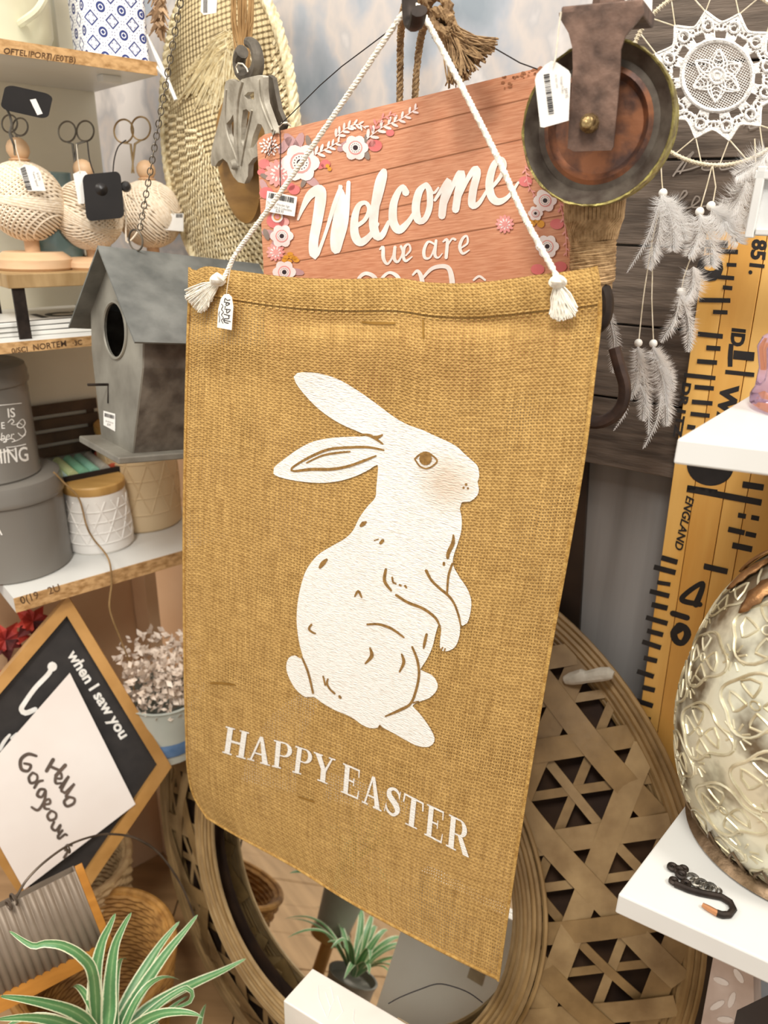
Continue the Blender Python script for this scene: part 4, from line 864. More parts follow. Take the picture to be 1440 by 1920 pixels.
# roof slopes, overhanging to the front
fo = -0.0182
pk = hit(183, 460, BL(0, 0, fo), e_f) - bo; pk = (pk.dot(e_b), pk.dot(e_v))
er = hit(253, 641, BL(0, 0, fo), e_f) - bo; er = (er.dot(e_b), er.dot(e_v)); el = (2 * pk[0] - er[0], er[1] - .004)
for nm, e in (('roof_slope', er), ('roof_slope', el)):
    mb = MB(); dx, dy = e[0] - pk[0], e[1] - pk[1]; l = hypot(dx, dy); n_ = (dy / l * .0022, -dx / l * .0022); n_ = n_ if n_[1] < 0 else (-n_[0], -n_[1])
    prism(mb, [pk, e, (e[0] + n_[0], e[1] + n_[1]), (pk[0] + n_[0], pk[1] + n_[1])], fo, DEP + .035); obj(nm, mb, M_roof, bh, smooth=False)
mb = MB(); pp = BL(*loc(203, 721)); mb.tube([pp + e_f * .002, pp - e_f * .024], .0016, 8); mb.tube([pp, pp - e_v * .022 + e_f * -.0008], .0008, 6); obj('perch', mb, M_iron, bh)
mb = MB(); ovr = .014; c = BL(gm, -.004, DEP / 2); mb.box(c, e_b * (gb / 2 + ovr), e_v * .004, e_f * (DEP / 2 + .022)); obj('base_tray', mb, M_zinc, bh, smooth=False, bevel=.0015)
FS = plane(bo - e_f * .0006, e_f)
mb = MB(); mb.add([FS(x, y) for x, y in ((194, 770), (216, 776), (216, 809), (194, 797))], [(0, 1, 2, 3)]); st = obj('price_sticker', mb, M_tag, bh, smooth=False)
FS2 = plane(bo - e_f * .001, e_f)
mb = MB(); barcode(mb, FS2, [(196, 774), (214, 779), (214, 786), (196, 781)], 10, 0); obj('barcode', mb, M_ink, st, smooth=False)
mb = MB(); vs, fs = text('Zinc Birdhouse', 197, 790, 3, .3, FS2, 0, sx=.6); mb.add(vs, fs); vs, fs = text('$39', 200, 797, 4, .3, FS2, 0, sx=.8); mb.add(vs, fs); obj('sticker_print', mb, M_greyink, st, smooth=False)
# chain from the ceiling to a ring on the roof ridge
rt_ = BL(pk[0], pk[1] + .002, 0.0); rid = rt_ + e_f * ((hit(322, 470, rt_, N) - rt_).dot(e_f))
top = hit(346, -40, rid, (N + toC * 0).normalized()); ch = thing('chain', 'thin dull steel chain with a ring that carries the grey birdhouse', 'chain', rid)
M_chain = mat('chain_metal', '7d7466', '575046', rough=.45, metal=.7, scale=80)
dv = top - rid; Ln = dv.length; dv.normalize(); nlk = 40; pitch = (Ln - .02) / nlk
mb = MB(); mb.tube([rid + Z * .008 + (U * cos(2 * pi * k / 24) + Z * sin(2 * pi * k / 24)) * .011 for k in range(24)], .0011, 6, closed=True); obj('ring', mb, M_chain, ch)
base_link = None
for i in range(nlk):
    c = rid + dv * (.021 + pitch * (i + .5)); sd = (U if i % 2 else N); sd = (sd - dv * sd.dot(dv)).normalized(); sd2 = (U * .75 + N * .66 if i % 2 else N * .75 - U * .66); sd = (sd2 - dv * sd2.dot(dv)).normalized()
    mb = MB(); mb.tube([c + dv * (pitch * .66 * sin(2 * pi * k / 16)) + sd * (.0027 * cos(2 * pi * k / 16)) for k in range(16)], .00062, 5, closed=True); obj('link', mb, M_chain, ch)
# ================================================================== on the top shelf
zt = zt1
M_stone = mat('sage_ceramic', 'd3ceb2', 'b9ab88', rough=.35, scale=9, lo=.35, hi=.6)
p = edge(52, 84) + B * .085; p.z = zt; vs_ = thing('ceramic_jug', 'pale sage ceramic jug with a curved handle at the corner of the top shelf', 'jug', p)
r = mpp(p) * 92
mb = MB(); mb.lathe(p, Z, [(.0001, .0), (r * .8, .0), (r * .98, .02), (r, .06), (r * .9, .12), (r * .6, .17), (r * .55, .2)], 40); obj('body', mb, M_stone, vs_)
mb = MB(); S_ = plane(p + Vector((CAM.x - p.x, CAM.y - p.y, 0)).normalized() * r * .96, Vector((CAM.x - p.x, CAM.y - p.y, 0))); q = path3([S_(x, y, l) for x, y, l in ((88, -30, .0), (84, -5, .012), (70, 20, .014), (50, 36, .008), (38, 44, -.004))]); mb.tube(q, .0042, 8); obj('handle', mb, M_stone, vs_)
p = edge(140, 97) + B * .14; p.z = zt; v2_ = thing('ceramic_vase', 'pale sage ceramic vase beside the blue patterned tin on the top shelf', 'vase', p); r = mpp(p) * 48
mb = MB(); mb.lathe(p, Z, [(.0001, .0), (r * .8, .0), (r, .015), (r * 1.02, .06), (r * .95, .14), (r * .9, .2)], 32); obj('body', mb, M_stone, v2_)
mb = MB(); mb.lathe(p, Z, [(r * .9, .2), (r * .8, .2), (r * .8, .1)], 32); obj('mouth', mb, M_stone, v2_)
# blue and white patterned tin, square with soft corners
m = bpy.data.materials.new('blue_tile_pattern'); m.use_nodes = True; b = m.node_tree.nodes['Principled BSDF']; b.inputs['Roughness'].default_value = .4
tc = N_(m, 'ShaderNodeTexCoord'); sx = N_(m, 'ShaderNodeSeparateXYZ'); m.node_tree.links.new(tc.outputs['UV'], sx.inputs[0])
def cell(k, o=0.0): return [math_(m, 'SUBTRACT', math_(m, 'FRACT', math_(m, 'ADD', math_(m, 'MULTIPLY', sx.outputs[i], k), o)), .5) for i in (0, 1)]
def l1(c): return math_(m, 'ADD', math_(m, 'ABSOLUTE', c[0]), math_(m, 'ABSOLUTE', c[1]))
def l2(c): return math_(m, 'SQRT', math_(m, 'ADD', math_(m, 'MULTIPLY', c[0], c[0]), math_(m, 'MULTIPLY', c[1], c[1])))
c_a = cell(1); c_b = cell(1, .5); d = l1(c_a); rr_ = l2(c_b)
def band(v, lo, hi): return math_(m, 'MULTIPLY', math_(m, 'GREATER_THAN', v, lo), math_(m, 'LESS_THAN', v, hi))
c4 = cell(4); dots = math_(m, 'MULTIPLY', math_(m, 'LESS_THAN', l1(c4), .3), math_(m, 'LESS_THAN', d, .22))
ink = math_(m, 'MAXIMUM', math_(m, 'MAXIMUM', band(d, .25, .34), band(rr_, .12, .22)), math_(m, 'MAXIMUM', dots, math_(m, 'LESS_THAN', l1(c_b), .1)))
c8 = cell(8); ink = math_(m, 'MAXIMUM', ink, math_(m, 'MULTIPLY', math_(m, 'LESS_THAN', l1(c8), .25), band(d, .42, .62)))
mx = N_(m, 'ShaderNodeMix'); mx.data_type = 'RGBA'; m.node_tree.links.new(ink, mx.inputs[0]); mx.inputs[6].default_value = (*lin('f4f4f6'), 1); mx.inputs[7].default_value = (*lin('2c3a78'), 1); m.node_tree.links.new(mx.outputs[2], b.inputs['Base Color'])
pL = edge(176, 105) + B * .012; pR = edge(292, 119) + B * .012; pL.z = pR.z = zt
ft = (pR - pL); ft.z = 0; wdt = ft.length; ft.normalize(); bk_ = Vector((-ft.y, ft.x, 0)); tn = thing('patterned_tin', 'blue and white tile patterned tin standing at the end of the top shelf', 'tin', (pL + pR) / 2)
mb = MB(); pts = []; H_ = .16
def rrect(w_, d_, rc, n=5):
    o = []
    for cx_, cy_, a0 in ((w_ - rc, rc, -pi / 2), (w_ - rc, d_ - rc, 0), (rc, d_ - rc, pi / 2), (rc, rc, pi)):
        for i in range(n + 1): a = a0 + pi / 2 * i / n; o.append((cx_ + rc * cos(a), cy_ + rc * sin(a)))
    return o
lp = rrect(wdt, wdt * .7, .006); n = len(lp); per = [0]
for i in range(n): a, b2 = lp[i], lp[(i + 1) % n]; per.append(per[-1] + hypot(b2[0] - a[0], b2[1] - a[1]))
vs = []; uv = []
for h in (0, H_):
    for i in range(n + 1): a = lp[i % n]; vs.append(pL + ft * (a[0] - .004 * h / H_ * 0) + bk_ * a[1] + Z * h); uv.append((per[i] / wdt * 3.05 + .1, h / wdt * 3.05))
mb.add(vs, [(i, i + 1, n + 2 + i, n + 1 + i) for i in range(n)], 0, uv); obj('body', mb, m, tn)
mb = MB(); mb.hexa([pL + ft * a + bk_ * b2 + Z * H_ for a, b2 in lp], [pL + ft * a + bk_ * b2 + Z * (H_ + .012) for a, b2 in lp]); obj('lid', mb, M_white, tn)

# ================================================================== riser with twine spools, scissors
zm = zm1
foot = hz(38, 637, zm); zr1 = hit(47, 512, foot, (CAM - foot).normalized()).z; zr0 = hit(47, 539, foot, (CAM - foot).normalized()).z
ri = thing('riser', 'small wooden display riser on black metal legs carrying the twine spools', 'stand', foot)
M_wood = mat('worn_oak', 'b4966a', '8f7147', rough=.6, scale=14, stretch=(1, 5, 1))
rd = (hz(158, 534, zr0) - hz(47, 539, zr0)); rd.z = 0; rd.normalize(); rd = (A * .85 + rd * .15).normalized(); rb = Vector((-rd.y, rd.x, 0))
def board_at(p, l0, l1_, d0, d1, z0, z1):
    mb = MB(); c = p + rd * ((l0 + l1_) / 2) + rb * ((d0 + d1) / 2); c.z = (z0 + z1) / 2; mb.box(c, rd * ((l1_ - l0) / 2), rb * ((d1 - d0) / 2), Z * ((z1 - z0) / 2)); return mb
LBr = LB - .075
obj('top_board', board_at(foot, -.005, .21, -.004, LBr, zr0, zr1), M_wood, ri, smooth=False, bevel=.001)
for a_, b_ in ((.0, 0.0), (.185, 0.0), (.0, LBr - .012), (.185, LBr - .012)):
    obj('leg', board_at(foot, a_, a_ + .014, b_, b_ + .004, zm, zr0), M_iron, ri, smooth=False)
# flat enamel signs lying under the riser
M_sgn = mat('enamel_sign', 'e8e6e0', 'c9c5bb', rough=.4, scale=8)
for k, (x0, y0, dx, lab) in enumerate(((-60, 622, 0, 'black and white enamel sign with big letters, lowest of the stack under the riser'), (-50, 612, .004, 'black and white enamel sign in the middle of the stack under the riser'), (-55, 600, -.003, 'black and white enamel sign on top of the stack under the riser'))):
    p = foot + rd * (-.06 + dx) + rb * .02; z0 = zm + .0062 * k; mb = MB(); c = p + rd * .1 + rb * .07; c.z = z0 + .003
    an = .05 * (k - 1); d1 = (rd + rb * an).normalized(); d2 = Vector((-d1.y, d1.x, 0))
    mb.box(c, d1 * .1, d2 * .068, Z * .0026); o = obj('enamel_sign', mb, M_sgn, bevel=.0008, label=lab, cat='sign', group='enamel signs under the riser'); WL[o] = Vector(o.location)
    S_ = lambda x, y, l=0, z_=z0: hz(x, y, z_ + .0058 + l)
    mb = MB(); c3 = c.copy(); c3.z = z0 + .0057
    mb.box(c3 - d2 * .064, d1 * .098, d2 * .003, Z * .0002); mb.box(c3 + d1 * .096, d1 * .003, d2 * .066, Z * .0002)
    if k == 2:
        for t_, q in (('ICE', -.02),):
            cu_v, cu_f = text('ICE', 0, 0, 40, 0, lambda x, y, l: c3 + d1 * (x * .001 + .0) - d2 * (.045 + y * .001) + Z * .0004, bold=.03); mb.add(cu_v, cu_f)
    obj('sign_print', mb, M_ink, o, smooth=False)
# twine balls
M_twine = mat('twine', 'f6e8d3', 'e6d3b8', rough=.85, scale=260)
M_beech = mat('beech_wood', 'dfbd98', 'c9a27a', rough=.5, scale=10, stretch=(1, 1, 4))
def ball_mesh(R_, seed):
    mb = MB(); rr = random.Random(seed); mb.ball((0, 0, 0), R_ * .965, 24)
    axes = [Vector((sin(t) * cos(p_), sin(t) * sin(p_), cos(t))) for t, p_ in ((.6, .5), (.75, 2.9), (.05, 1.0), (.2, 0))]
    for ai, ax in enumerate(axes):
        x = ax.orthogonal().normalized(); y = ax.cross(x); lim = .88 if ai < 2 else .06; nn = 20 if ai < 2 else 3
        for k in range(nn):
            h = -lim + 2 * lim * k / (nn - 1) + rr.uniform(-.005, .005); rad = sqrt(max(0, 1 - h * h)); lift = 1.0 + .012 * ai * .5 + rr.uniform(-.002, .003)
            mb.tube([(ax * h + (x * cos(2 * pi * i / 26) + y * sin(2 * pi * i / 26)) * rad) * R_ * lift for i in range(26)], R_ * .036, 5, closed=True)
    return mb
defs = [((48, 505), (48, 378), 68, 'cream twine ball on a wooden spool stand, leftmost of three on the riser'), ((160, 503), (166, 404), 60, 'cream twine ball on a wooden spool, the middle one behind the black security tag'), ((270, 492), (281, 402), 58, 'cream twine ball on a wooden spool, the right one above the birdhouse roof')]
for k, (bs, bc, br, lab) in enumerate(defs):
    p = hz(*bs, zr1); 
    if k == 2: p = foot + rd * .185 + rb * .07; p.z = zr1
    p.z = zr1; nrm = (CAM - p); nrm.z = 0; c = hit(*bc, p, nrm.normalized()); s_ = mpp(c); R_ = br * s_
    tw = thing('twine_spool', lab, 'twine', p, 'twine spools on the riser'); axis = Z
    px_ = Vector((c.x, c.y, zr1)); hb_ = max(.012, (c.z - R_ - zr1) * .62)
    mb = MB(); mb.lathe(px_, Z, [(.0001, .0), (R_ * .98, .0), (R_ * 1.04, .003), (R_ * 1.04, hb_ * .6), (R_ * .78, hb_), (.0001, hb_)], 36); obj('base', mb, M_beech, tw)
    mb = MB(); mb.lathe(px_, Z, [(R_ * .2, hb_), (R_ * .2, c.z - zr1 + R_ * 1.02), (R_ * .26, c.z - zr1 + R_ * 1.06), (.0001, c.z - zr1 + R_ * 1.06)], 16); obj('spindle', mb, M_beech, tw)
    mb = MB(); top_ = Vector((c.x, c.y, c.z + R_ * 1.3)); mb.ball(top_, R_ * .3, 14); mb.lathe(Vector((c.x, c.y, c.z + R_ * 1.0)), Z, [(R_ * .22, 0), (R_ * .28, .002), (R_ * .18, .004)], 14); obj('knob', mb, M_beech, tw)
    bmesh_ = ball_mesh(R_, k); rot = Matrix.Rotation(k * 1.1, 3, 'Z') @ Matrix.Rotation(.5 * k, 3, 'X'); bmesh_.v = [rot @ v + c for v in bmesh_.v]; obj('twine_ball', bmesh_, M_twine, tw)
    defs[k] = defs[k] + (c, R_)
mb = MB(); S_ = plane(defs[1][4] + (CAM - defs[1][4]).normalized() * defs[1][5] * 1.1, CAM - defs[1][4])
loosep = thing('twine_end', 'loose knotted end of cream twine trailing between the middle and right twine balls', 'twine', S_(238, 462))
mb.tube(path3([S_(x, y, l) for x, y, l in ((150, 345, -.012), (135, 352, -.004), (150, 352, 0), (180, 335, .002), (222, 338, .003), (230, 345, .003), (224, 352, .003), (228, 365, 0), (236, 400, 0), (236, 440, 0), (240, 455, 0), (262, 425, -.006), (258, 385, -.006), (238, 365, -.004))]), .0011, 5); obj('strand', mb, M_twine, loosep)
# scissors standing in the spools
M_ring = mat('gold_steel', 'c2a77c', '9a8058', rough=.3, metal=.8)
def scissors(c1, c2_, rr_, base, dep_p, mm, lab, hang=None):
    S_ = plane(dep_p, CAM - dep_p); b_ = S_(*base); s_ = mpp(b_); t_ = thing('scissors', lab, 'scissors', b_, 'scissors standing in the twine spools')
    for q in (c1, c2_):
        c = S_(*q); x_ = (S_(q[0] + 1, q[1]) - S_(*q)).normalized(); y_ = (S_(q[0], q[1] - 1) - S_(*q)).normalized(); mb = MB()
        mb.tube([c + (x_ * cos(2 * pi * i / 28) * rr_ + y_ * sin(2 * pi * i / 28) * rr_ * 1.15) * s_ for i in range(28)], s_ * 1.7, 6, closed=True); obj('handle_ring', mb, mm, t_)
        mb = MB(); sg = -1 if q is c1 else 1; mb.tube([c - y_ * rr_ * 1.15 * s_, S_(base[0] + sg * 4, base[1] - 30), S_(base[0] - sg * 2, base[1] + 25)], [s_ * 1.8, s_ * 2.2, s_ * 1.4], 6); obj('blade', mb, mm, t_)
    return t_, S_
sc1, _ = scissors((232, 246), (264, 241), 17, (249, 300), defs[2][4], M_ring, 'gold steel scissors standing in the right twine spool, with two bright finger rings')
sc2, _ = scissors((126, 247), (160, 246), 15, (140, 300), defs[1][4] + B * .03, M_steel, 'dull steel scissors standing in the middle twine spool')
sc3, _ = scissors((18, 232), (38, 238), 13, (27, 285), defs[0][4], M_steel, 'dull steel scissors standing in the left twine spool')
# security tags and price tags
def rsq(x, y, w_, h_, rot, rc=.28, n=5):
    o = []
    for sx_, sy_, a0 in ((1, -1, -pi / 2), (1, 1, 0), (-1, 1, pi / 2), (-1, -1, pi)):
        for i in range(n + 1):
            a = a0 + pi / 2 * i / n; px_ = sx_ * w_ * (1 - rc) + w_ * rc * cos(a); py_ = sy_ * h_ * (1 - rc) + h_ * rc * sin(a); o.append((x + px_ * cos(rot) - py_ * sin(rot), y + px_ * sin(rot) + py_ * cos(rot)))
    return o
fp = defs[1][4] + (CAM - defs[1][4]).normalized() * defs[1][5] * 1.25
S_ = plane(fp, CAM - fp); sec = thing('security_tag', 'black square plastic security tag hanging in front of the middle twine ball', 'tag', S_(195, 410))
mb = MB(); mb.slab(rsq(194, 368, 36, 44, -.1), S_, .007); obj('case', mb, M_plastic, sec, bevel=.002, seg=3)
mb = MB(); mb.lathe(S_(190, 355, .007), (CAM - fp).normalized(), [(.0001, .004), (.004, .003), (.0075, 0)], 18); obj('dome', mb, M_plastic, sec)
mb = MB(); mb.lathe(S_(236, 350, .001), (CAM - fp).normalized(), [(.0001, .006), (.005, .005), (.0065, 0), (.0065, -.003)], 14); obj('pin', mb, M_plastic, sec)
mb = MB(); mb.tube(path3([S_(x, y, l) for x, y, l in ((176, 325, .003), (168, 300, 0), (164, 266, -.01))]), .0008, 5); mb.tube(path3([S_(x, y, l) for x, y, l in ((212, 325, .003), (214, 300, 0), (222, 275, -.005), (236, 263, -.02))]), .0008, 5); obj('lanyard', mb, M_thread, sec)
S_ = plane(at(50, 190, .84), CAM - at(50, 190, .84)); s2 = thing('security_tag', 'dark plastic security tag with a small barcode sticker, under the top shelf at far left', 'tag', S_(50, 222))
mb = MB(); mb.slab(rsq(50, 191, 46, 24, .22, .4), S_, .008); obj('case', mb, M_plastic, s2, bevel=.002, seg=3)
mb = MB(); mb.slab([(56, 187), (67, 185), (80, 213), (70, 216)], S_, .0004, .008); obj('sticker', mb, M_tag, s2, smooth=False)
mb = MB(); mb.tube(path3([S_(x, y, l) for x, y, l in ((10, 200, .0), (18, 215, .0), (22, 235, 0), (18, 250, 0), (26, 272, 0), (28, 290, -.01))]), .0014, 6); obj('lanyard', mb, M_steel, s2)
def ptag(corners, cP_, lab, code, strp, barc=True):
    S_ = plane(cP_, CAM - cP_); t_ = thing('price_tag', lab, 'tag', S_(corners[-1][0], corners[-1][1])); mb = MB(); mb.slab(corners, S_, .0006); obj('card', mb, M_tag, t_, smooth=False)
    if barc: mb = MB(); barcode(mb, S_, code, 18, .001); obj('barcode', mb, M_ink, t_, smooth=False)
    mb = MB(); mb.tube([S_(x, y, .001) for x, y in strp], .0006, 4); obj('string', mb, M_string, t_); return S_, t_
c, R_ = defs[0][4], defs[0][5]
S_, t_ = ptag([(34, 316), (46, 308), (66, 312), (76, 322), (86, 358), (52, 358)], c + (CAM - c).normalized() * R_ * 1.12, 'white barcode price tag on the left twine ball', [(38, 316), (49, 356), (60, 356), (47, 312)], ((40, 312), (30, 278), (28, 262)))
mb = MB(); vs, fs = text('Twine Spool', 60, 322, 4, 1.25, S_, .001); mb.add(vs, fs); vs, fs = text('$12.95', 68, 324, 4, 1.25, S_, .001); mb.add(vs, fs); obj('tag_print', mb, M_greyink, t_, smooth=False)
c, R_ = defs[1][4], defs[1][5]
ptag([(137, 326), (150, 320), (160, 321), (165, 328), (158, 382), (147, 382)], c + (CAM - c).normalized() * R_ * 1.15, 'white paper price tag tucked behind the black security tag', None, ((150, 324), (146, 300), (143, 270)), False)
c, R_ = defs[2][4], defs[2][5]
ptag([(310, 401), (344, 400), (344, 434), (308, 431)], c + (CAM - c).normalized() * R_ * .9 + A * .012, 'small white tag under clear wrap at the right side of the right twine ball', [(330, 401), (342, 401), (342, 408), (330, 408)], ((326, 402), (322, 395)))
# glass jars behind the balls
M_glass = mat('blue_glass', 'b9cdd0', 'aec4c8', rough=.05, trans=.9, ior=1.45)
for (bx, by, w_, top_, lab) in ((110, 455, 50, 305, 'blue grey glass jar with a dark rim behind the left and middle twine balls'),):
    p = foot + rd * .085 + rb * (LBr - .04); p.z = zr1; s_ = mpp(p); r = w_ * s_; H_ = .115
    g = thing('glass_jar', lab, 'jar', p); mb = MB(); mb.lathe(p, Z, [(.0001, .001), (r * .92, .001), (r, .006), (r, H_ * .8), (r * .86, H_ * .9), (r * .86, H_), (r * .82, H_), (r * .82, H_ * .88), (r * .95, H_ * .78), (r * .95, .006), (.0001, .004)], 36); obj('glass', mb, M_glass, g)
    mb = MB(); mb.tube([p + Z * H_ * .82 + Vector((cos(a), sin(a), 0)) * r * .93 for a in [2 * pi * i / 40 for i in range(40)]], .0012, 5, closed=True); obj('rim_wire', mb, M_thread, g)

# ================================================================== lower shelf: tins and canisters
zl = zl1
M_grey = mat('grey_enamel', '7b766e', '706b64', rough=.24, scale=3)
p = hz(40, 1094, zl); nrm = CAM - p; nrm.z = 0; nrm.normalize(); ctr = p - nrm * .062; r = .0715
c_ = hz(12, 1090, zl) - nrm * .072; rt2 = hit(133, 1000, c_, nrm); r = ((rt2 - c_) - nrm * (rt2 - c_).dot(nrm)); r.z = 0; r = r.length; c_ = hz(36, 1094, zl) - nrm * r * .80
rt2 = hit(133, 1010, c_, nrm) - c_; rt2.z = 0; r = rt2.length * 1.02
def heightat(c, x, y): q = hit(x, y, c, nrm); return q.z
tH = heightat(c_ + nrm * r, 40, 945) - zl
def tin(c, r, H_, lidh, lab, grp):
    t = thing('storage_tin', lab, 'tin', c, grp); mb = MB()
    mb.lathe(c, Z, [(.0001, 0), (r * .95, 0), (r * .98, .003), (r * .965, .008), (r * .965, H_ - .002), (.0001, H_ - .002)], 56); obj('body', mb, M_grey, t)
    mb = MB(); mb.lathe(c, Z, [(r * .965, H_ - .006), (r * 1.0, H_ - .006), (r * 1.012, H_ - .002), (r * 1.0, H_ + .002), (r * 1.0, H_ + lidh * .45), (r * .965, H_ + lidh * .85), (r * .88, H_ + lidh), (.0001, H_ + lidh)], 56); obj('lid', mb, M_grey, t); return t
lidh = .024
t1 = tin(c_, r, tH, lidh, 'large grey enamel tin with a domed lid, under the smaller lettered tin', 'grey enamel tins')
cu = Vector((c_.x, c_.y, zl + tH + lidh)); cu = cu - rd * .012; ru = hit(78, 860, cu, nrm) - cu; ru.z = 0; ru = ru.length
tH2 = heightat(cu + nrm * ru, 20, 722) - cu.z
t2 = tin(cu, ru, tH2, .02, 'smaller grey enamel tin lettered in white, stacked on the large plain tin', 'grey enamel tins')
def cyl(c, r): # lettering wraps round the tin wall
    def f(x, y, lift=0.0):
        d = ray(x, y); o = CAM - c; a = d.x ** 2 + d.y ** 2; b_ = 2 * (o.x * d.x + o.y * d.y); q = o.x ** 2 + o.y ** 2 - (r + lift) ** 2; D = b_ * b_ - 4 * a * q
        t = (-b_ - sqrt(max(D, 0))) / (2 * a); return CAM + d * t
    return f
CS = cyl(cu, ru * .965); mb = MB()
for t_, x, y, h, an, bo_, sh_ in (('ALL', -52, 787, 17, -.06, .012, 0), ('IS', 14, 783, 17, -.1, .015, 0), ('ber', 0, 827, 15, -.16, .0, .3), ('CALM', -20, 804, 12, -.08, .01, 0), ('E', 2, 804, 12, -.08, .01, 0), ('EVERYTHING', -108, 880, 27, -.10, .012, 0)):
    if t_ == 'CALM': continue
    vs, fs = text(t_, x, y, h, an, CS, .0005, bold=bo_, shear=sh_, sx=.72 if t_ == 'EVERYTHING' else .9); mb.add(vs, fs)
for q in ([(-40, 762, 1.5), (0, 760, 1.5), (40, 756, 1.5)], [(12, 839, 1.5), (30, 837, 1.5), (48, 833, 2)], [(-20, 845, 1.2), (5, 848, 1.5), (28, 842, 1.2)]): mb.stroke(q, CS, .0005)
for q in ([(15, 792, 1.5), (22, 786, 2), (26, 791, 2), (21, 795, 1.5), (30, 796, 1.3), (42, 786, 1.5), (47, 794, 2), (40, 802, 2), (32, 799, 2), (36, 793, 1.5), (42, 797, 1.2)], [(44, 800, 1.5), (48, 810, 2), (42, 818, 2), (34, 812, 1.5)], [(-5, 826, 1.5), (8, 822, 2), (12, 828, 2), (6, 829, 1.5), (20, 822, 1.5), (28, 826, 2), (22, 829, 1.5), (36, 824, 1.3), (48, 815, 1)], [(2, 850, 1), (14, 844, 1.5), (26, 846, 1)]): mb.stroke(q, CS, .0005, step=2)
obj('white_lettering', mb, M_print, t2, smooth=False, label='white vintage lettering IS, E, ber, THING with scrolls')
CS = cyl(c_, r * .965); mb = MB(); vs, fs = text('TEA', -36, 1005, 16, -.05, CS, .0005, bold=.012); mb.add(vs, fs); obj('white_lettering', mb, M_print, t1, smooth=False)
# white faceted canister with bamboo lid, cream canister behind
M_cer = mat('white_ceramic', 'f2eee8', 'e7e1d8', rough=.3, scale=5)
M_bam = mat('bamboo', 'cfa462', 'b98d4c', rough=.45, scale=10, stretch=(1, 6, 1))
def canister(c, r0, r1, H_, lab, m, lidm, nm='canister', band_=7):
    t = thing(nm, lab, 'canister', c, 'ceramic canisters'); mb = MB(); mb.lathe(c, Z, [(.0001, 0), (r0 * .94, 0), (r0, .004), (r0 * 1.0, H_ * .2), (r1, H_), (.0001, H_)], 48); obj('body', mb, m, t)
    mb = MB(); nseg = 12
    for k in range(4):
        h = H_ * (.2 + .18 * k); rr_ = r0 + (r1 - r0) * max(0, h / H_ - .2) / .8; mb.tube([c + Z * h + Vector((cos(a), sin(a), 0)) * rr_ for a in [2 * pi * i / 48 for i in range(48)]], .0013, 5, closed=True)
    for k in range(nseg):
        for sg in (-1, 1):
            P = []
            for j in range(9):
                h = H_ * (.2 + .7 * j / 8); rr_ = r0 + (r1 - r0) * max(0, h / H_ - .2) / .8; a = 2 * pi * k / nseg + sg * (pi / nseg) * 2.6 * j / 8; P.append(c + Z * h + Vector((cos(a), sin(a), 0)) * rr_)
            mb.tube(P, .0013, 5)
    obj('relief_lines', mb, m, t)
    mb = MB(); mb.lathe(c, Z, [(.0001, H_), (r1 * .99, H_), (r1 * 1.02, H_ + .002), (r1 * 1.02, H_ + .012), (r1 * .98, H_ + .014), (.0001, H_ + .014)], 48); obj('lid', mb, lidm, t); return t
pc = hz(188, 1043, zl); n2_ = CAM - pc; n2_.z = 0; n2_.normalize(); s_ = mpp(pc); r0 = 62 * s_; cc = pc - n2_ * r0 + A * .004; hh = hit(180, 930, cc + n2_ * r0 * .8, n2_).z - zl
canister(cc, r0, r0 * .9, hh, 'white ceramic canister with relief triangles and bamboo lid on the lower left shelf', M_cer, M_bam)
pc = hz(285, 1005, zl); s_ = mpp(pc); r1 = 72 * s_; cc2 = pc - n2_ * r1; canister(cc2 + B * .012, r1, r1 * .98, .155, 'tall cream canister in the shade below the birdhouse', mat('cream_ceramic', 'd9c19b', 'c9ae84', rough=.4, scale=5), M_bam)
mb = MB(); S_ = cyl(cc, r0 * 1.25); cord = thing('brown_cord', 'thin brown cord dangling from the tins over the white canister and shelf edge', 'cord', S_(245, 1290))
P = [hit(x, y, (cc + n2_ * r0 * 1.12), n2_) if y < 1030 else edge(x, y) - B * .006 for x, y in ((100, 885), (120, 905), (148, 935), (162, 985), (175, 1010), (200, 1045), (206, 1090), (203, 1140), (225, 1200), (243, 1250), (248, 1290))]
mb.tube(path3(P), .0013, 6); obj('strand', mb, mat('brown_cord', 'a5855a', '85683f', rough=.9), cord)
# dark tray of coloured candles on a carton behind the canisters
M_box = mat('kraft_carton', 'a07c58', '8a6845', rough=.85, scale=8)
tp = hz(150, 892, zl + .16); tp = c_ + rd * .16 + rb * .12
q = hit(152, 868, TC + B * (LB - .05), B); zt_ = q.z - .018
mb = MB(); c = Vector((q.x, q.y, (zl + zt_ - .002) / 2)); mb.box(c + B * .024 - A * .022, A * .026, B * .018, Z * ((zt_ - .002 - zl) / 2)); o = obj('carton', mb, M_box, smooth=False, bevel=.001, label='brown carton standing behind the canisters, holding up the dark tray', cat='box')
mb = MB(); c2_ = Vector((c.x, c.y, zt_)); tr = thing('tray', 'dark open tray of coloured candle rolls behind the white canister', 'tray', c2_)
mb.box(c2_ + Z * .002, A * .05, B * .04, Z * .002); obj('tray_base', mb, M_dark, tr, smooth=False)
for sg in (-1, 1):
    mb = MB(); mb.box(c2_ + B * .038 * sg + Z * .008, A * .05, B * .002, Z * .006); obj('tray_side', mb, M_dark, tr, smooth=False)
for k, (cl, nm) in enumerate((('b9d6cf', 'pale blue'), ('cfd9a0', 'yellow green'), ('8fc9a6', 'mint'), ('9bd1b8', 'pale green'), ('b8b2a6', 'grey'), ('c4573a', 'orange red'))):
    mb = MB(); p = c2_ + A * (-.04 + .016 * k) + Z * .0115 - B * .034; mb.tube([p, p + B * .068 + Z * .004], .0076, 12); o = obj('candle_roll', mb, mat('candle_' + nm.replace(' ', '_'), cl, rough=.5), label=nm + ' candle roll lying in the dark tray', cat='candle', group='candle rolls in the dark tray')
